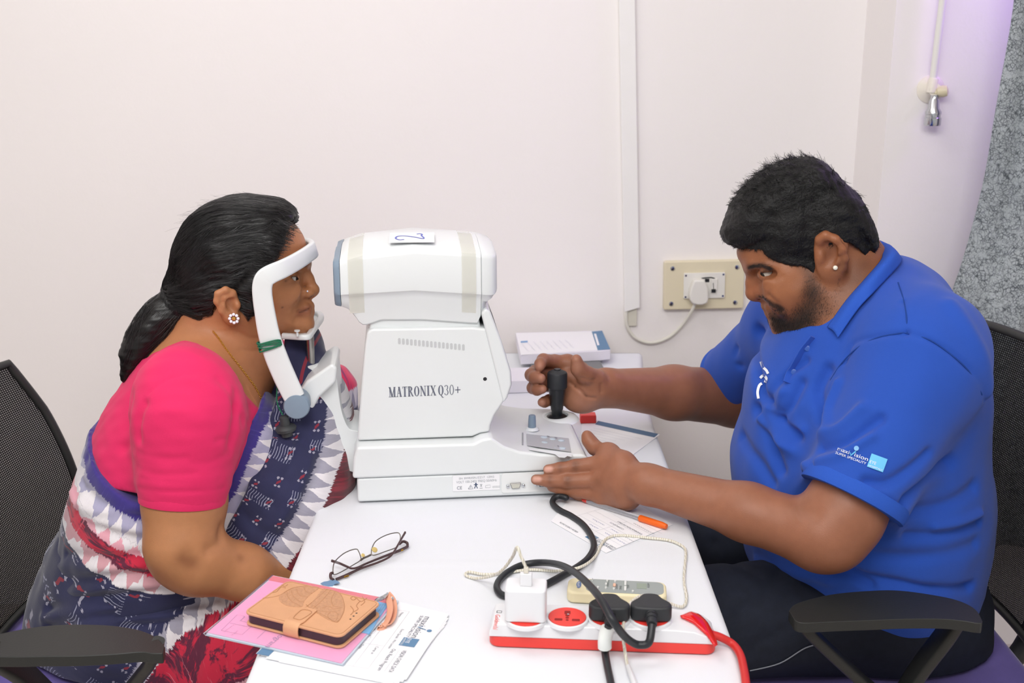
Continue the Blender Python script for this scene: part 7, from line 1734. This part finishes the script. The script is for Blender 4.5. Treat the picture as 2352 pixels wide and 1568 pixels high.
# ---- hair, moustache, beard
m_hairm = mat('short_black_hair', '#0f0f10', .5, spec=.35, bump=.002, bscale=260); m_hairms = mat('short_hair_strand', '#191919', .42, spec=.6)
def m_hair():
    v = Vol((.315, 1.69, 1.00), (.69, 1.91, 1.345), .0025)
    hair = m2((300, 745), (230, 725), (185, 700), (172, 640), (205, 545), (262, 430), (340, 330), (440, 240), (550, 165), (660, 122), (790, 97), (880, 108), (950, 165), (1045, 260), (1140, 350), (1205, 455), (1255, 565), (1282, 660), (1272, 735), (1245, 785), (1205, 812), (1160, 795), (1115, 745), (1070, 700), (1010, 660), (900, 640), (860, 700), (830, 800), (790, 880), (765, 910), (735, 850), (705, 822), (620, 822), (520, 800), (450, 762), (420, 725))
    ct = [(*(lambda p: (p[0], p[2]))(m5(*p)), w_) for p, w_ in (((230, 650), .052), ((350, 500), .066), ((450, 720), .070), ((600, 600), .080), ((900, 500), .086), ((760, 840), .078), ((1100, 600), .080), ((1200, 760), .072), ((700, 250), .074))]
    inflate_y(v, hair, ct, .036, MY)
    v2 = Vol((.315, 1.69, 1.00), (.69, 1.91, 1.345), .0025); inflate_y(v2, MF_O, [(a, b, c + .004) for a, b, c in MF_C], .046, MY)
    v.ell(m5(965, 785, .090), (.029, .045, .040), k=.004, op='sub')
    hs_ = lut(poly_sd(hair), A(hair).min(0) - .08, A(hair).max(0) + .08, .0015); v2.F = v2.F - .0025; v2.clip(lambda X, Y, Z: -hs_(X[:, 0], Z[0])[:, None, :] * .8); v.F = np.minimum(v.F, v2.F)
    s = v.mesh().smooth(2, .5); s.prep(); s.V += s.N * (.0013 * noise3(s.V, 26, 1) + .0006 * noise3(s.V, 60, 2))[:, None]; s.prep()
    emit(s, 'hair', m_hairm, mo)
    rs = np.random.default_rng(11); N_ = 13000; ids = rs.choice(np.where(s.V[:, 1] < MY + .05)[0], N_); B = s.V[ids]; NN = s.N[ids]
    topm = np.clip((B[:, 2] - m5(800, 500)[2]) / .05, 0, 1)
    fl = np.stack([-.9 + .0 * topm, 0 * topm, -.30 + .32 * topm], 1); back = B[:, 0] > m5(1000, 500)[0]; fl[back] = A([.35, 0, -1]); low = (topm < .2) & ~back; fl[low] = A([.1, 0, -1])
    cl = np.stack([noise3(B, 40, k) for k in (5, 6, 7)], 1) * .45
    d = fl + cl + NN * .22 + rs.normal(0, .15, B.shape); d /= np.linalg.norm(d, axis=1)[:, None]; L = (.004 + .008 * topm) * rs.uniform(.6, 1.3, N_); cv = np.stack([noise3(B, 55, k) for k in (8, 9, 10)], 1) * .6 - NN * .25
    t = np.linspace(0, 1, 5)[None, :, None]; P = B[:, None] - NN[:, None] * .001 + d[:, None] * L[:, None, None] * t + cv[:, None] * L[:, None, None] * t ** 2
    strand_mesh(P, rs.uniform(.00022, .00042, N_), 'hair_strands', m_hairms, mo, .4)
m_hair()
def m_beard():
    rs = np.random.default_rng(3); lum = mh.C.mean(1); base_l = A(rgb(SKM)).mean(); z0 = m5(800, 880)[2]
    ok = np.where((lum < base_l * .8) & (mh.V[:, 2] < z0) & (mh.V[:, 0] < m5(920, 1100)[0]) & (mh.V[:, 2] > m5(700, 1420)[2]))[0]
    ok = ok[np.linalg.norm((mh.V[ok] - m5(446, 1098))[:, [0, 2]], axis=1) > .0058]; ok = ok[(np.linalg.norm((mh.V[ok] - m5(540, 1194))[:, [0, 2]], axis=1) > .0062)]
    prob = (1 - lum[ok] / base_l) ** 1.6; prob /= prob.sum(); N_ = 7800; ids = rs.choice(ok, N_, p=prob); B = mh.V[ids]; NN = mh.N[ids]
    d = A([-.15, 0, -1]) + NN * .5 + rs.normal(0, .25, B.shape); d /= np.linalg.norm(d, axis=1)[:, None]; L = rs.uniform(.0015, .0045, N_); t = np.linspace(0, 1, 4)[None, :, None]
    P = B[:, None] + d[:, None] * L[:, None, None] * t - NN[:, None] * (L[:, None, None] * .25 * t ** 2)
    strand_mesh(P, .00014, 'beard', m_hairms, mo, .4)
    bp = [mh.hit(*c5(*p)) for p in ((375, 893), (420, 882), (480, 884), (520, 900))]; bl_ = catmull(bp, 10); N_ = 300; P = np.zeros((N_, 4, 3))
    for i in range(N_):
        b = bl_[rs.integers(len(bl_))] + rs.normal(0, .0016, 3); dd = A([.8, -.1, .25]) + rs.normal(0, .2, 3)
        for k in range(4): P[i, k] = b + dd * .009 * k / 3 + A([0, -.0012, 0])
    P2_ = P * A([1, -1, 1]) + A([0, 2 * MY, 0])
    for q in (P, P2_): strand_mesh(q, .00016, 'eyebrow', m_hairms, mo, .4)
m_beard()
for s in (1, -1): eye(m5(502, 938, s * .033), (-1, -.85, -.30) if s == 1 else (-1, .1, -.25), mo, .0126, '#b3a89e', '#1c100b')
lathe('ear_stud', [(0, 0), (.0036, .0006), (.0034, .003), (.0015, .0045), (0, .0045)], mat('stud_pearl', '#efe9d8', .15, spec=.8), mo, XF(m5(997, 892, .0905), x=(1, 0, 0), z=(0, -1, .1)), 14)
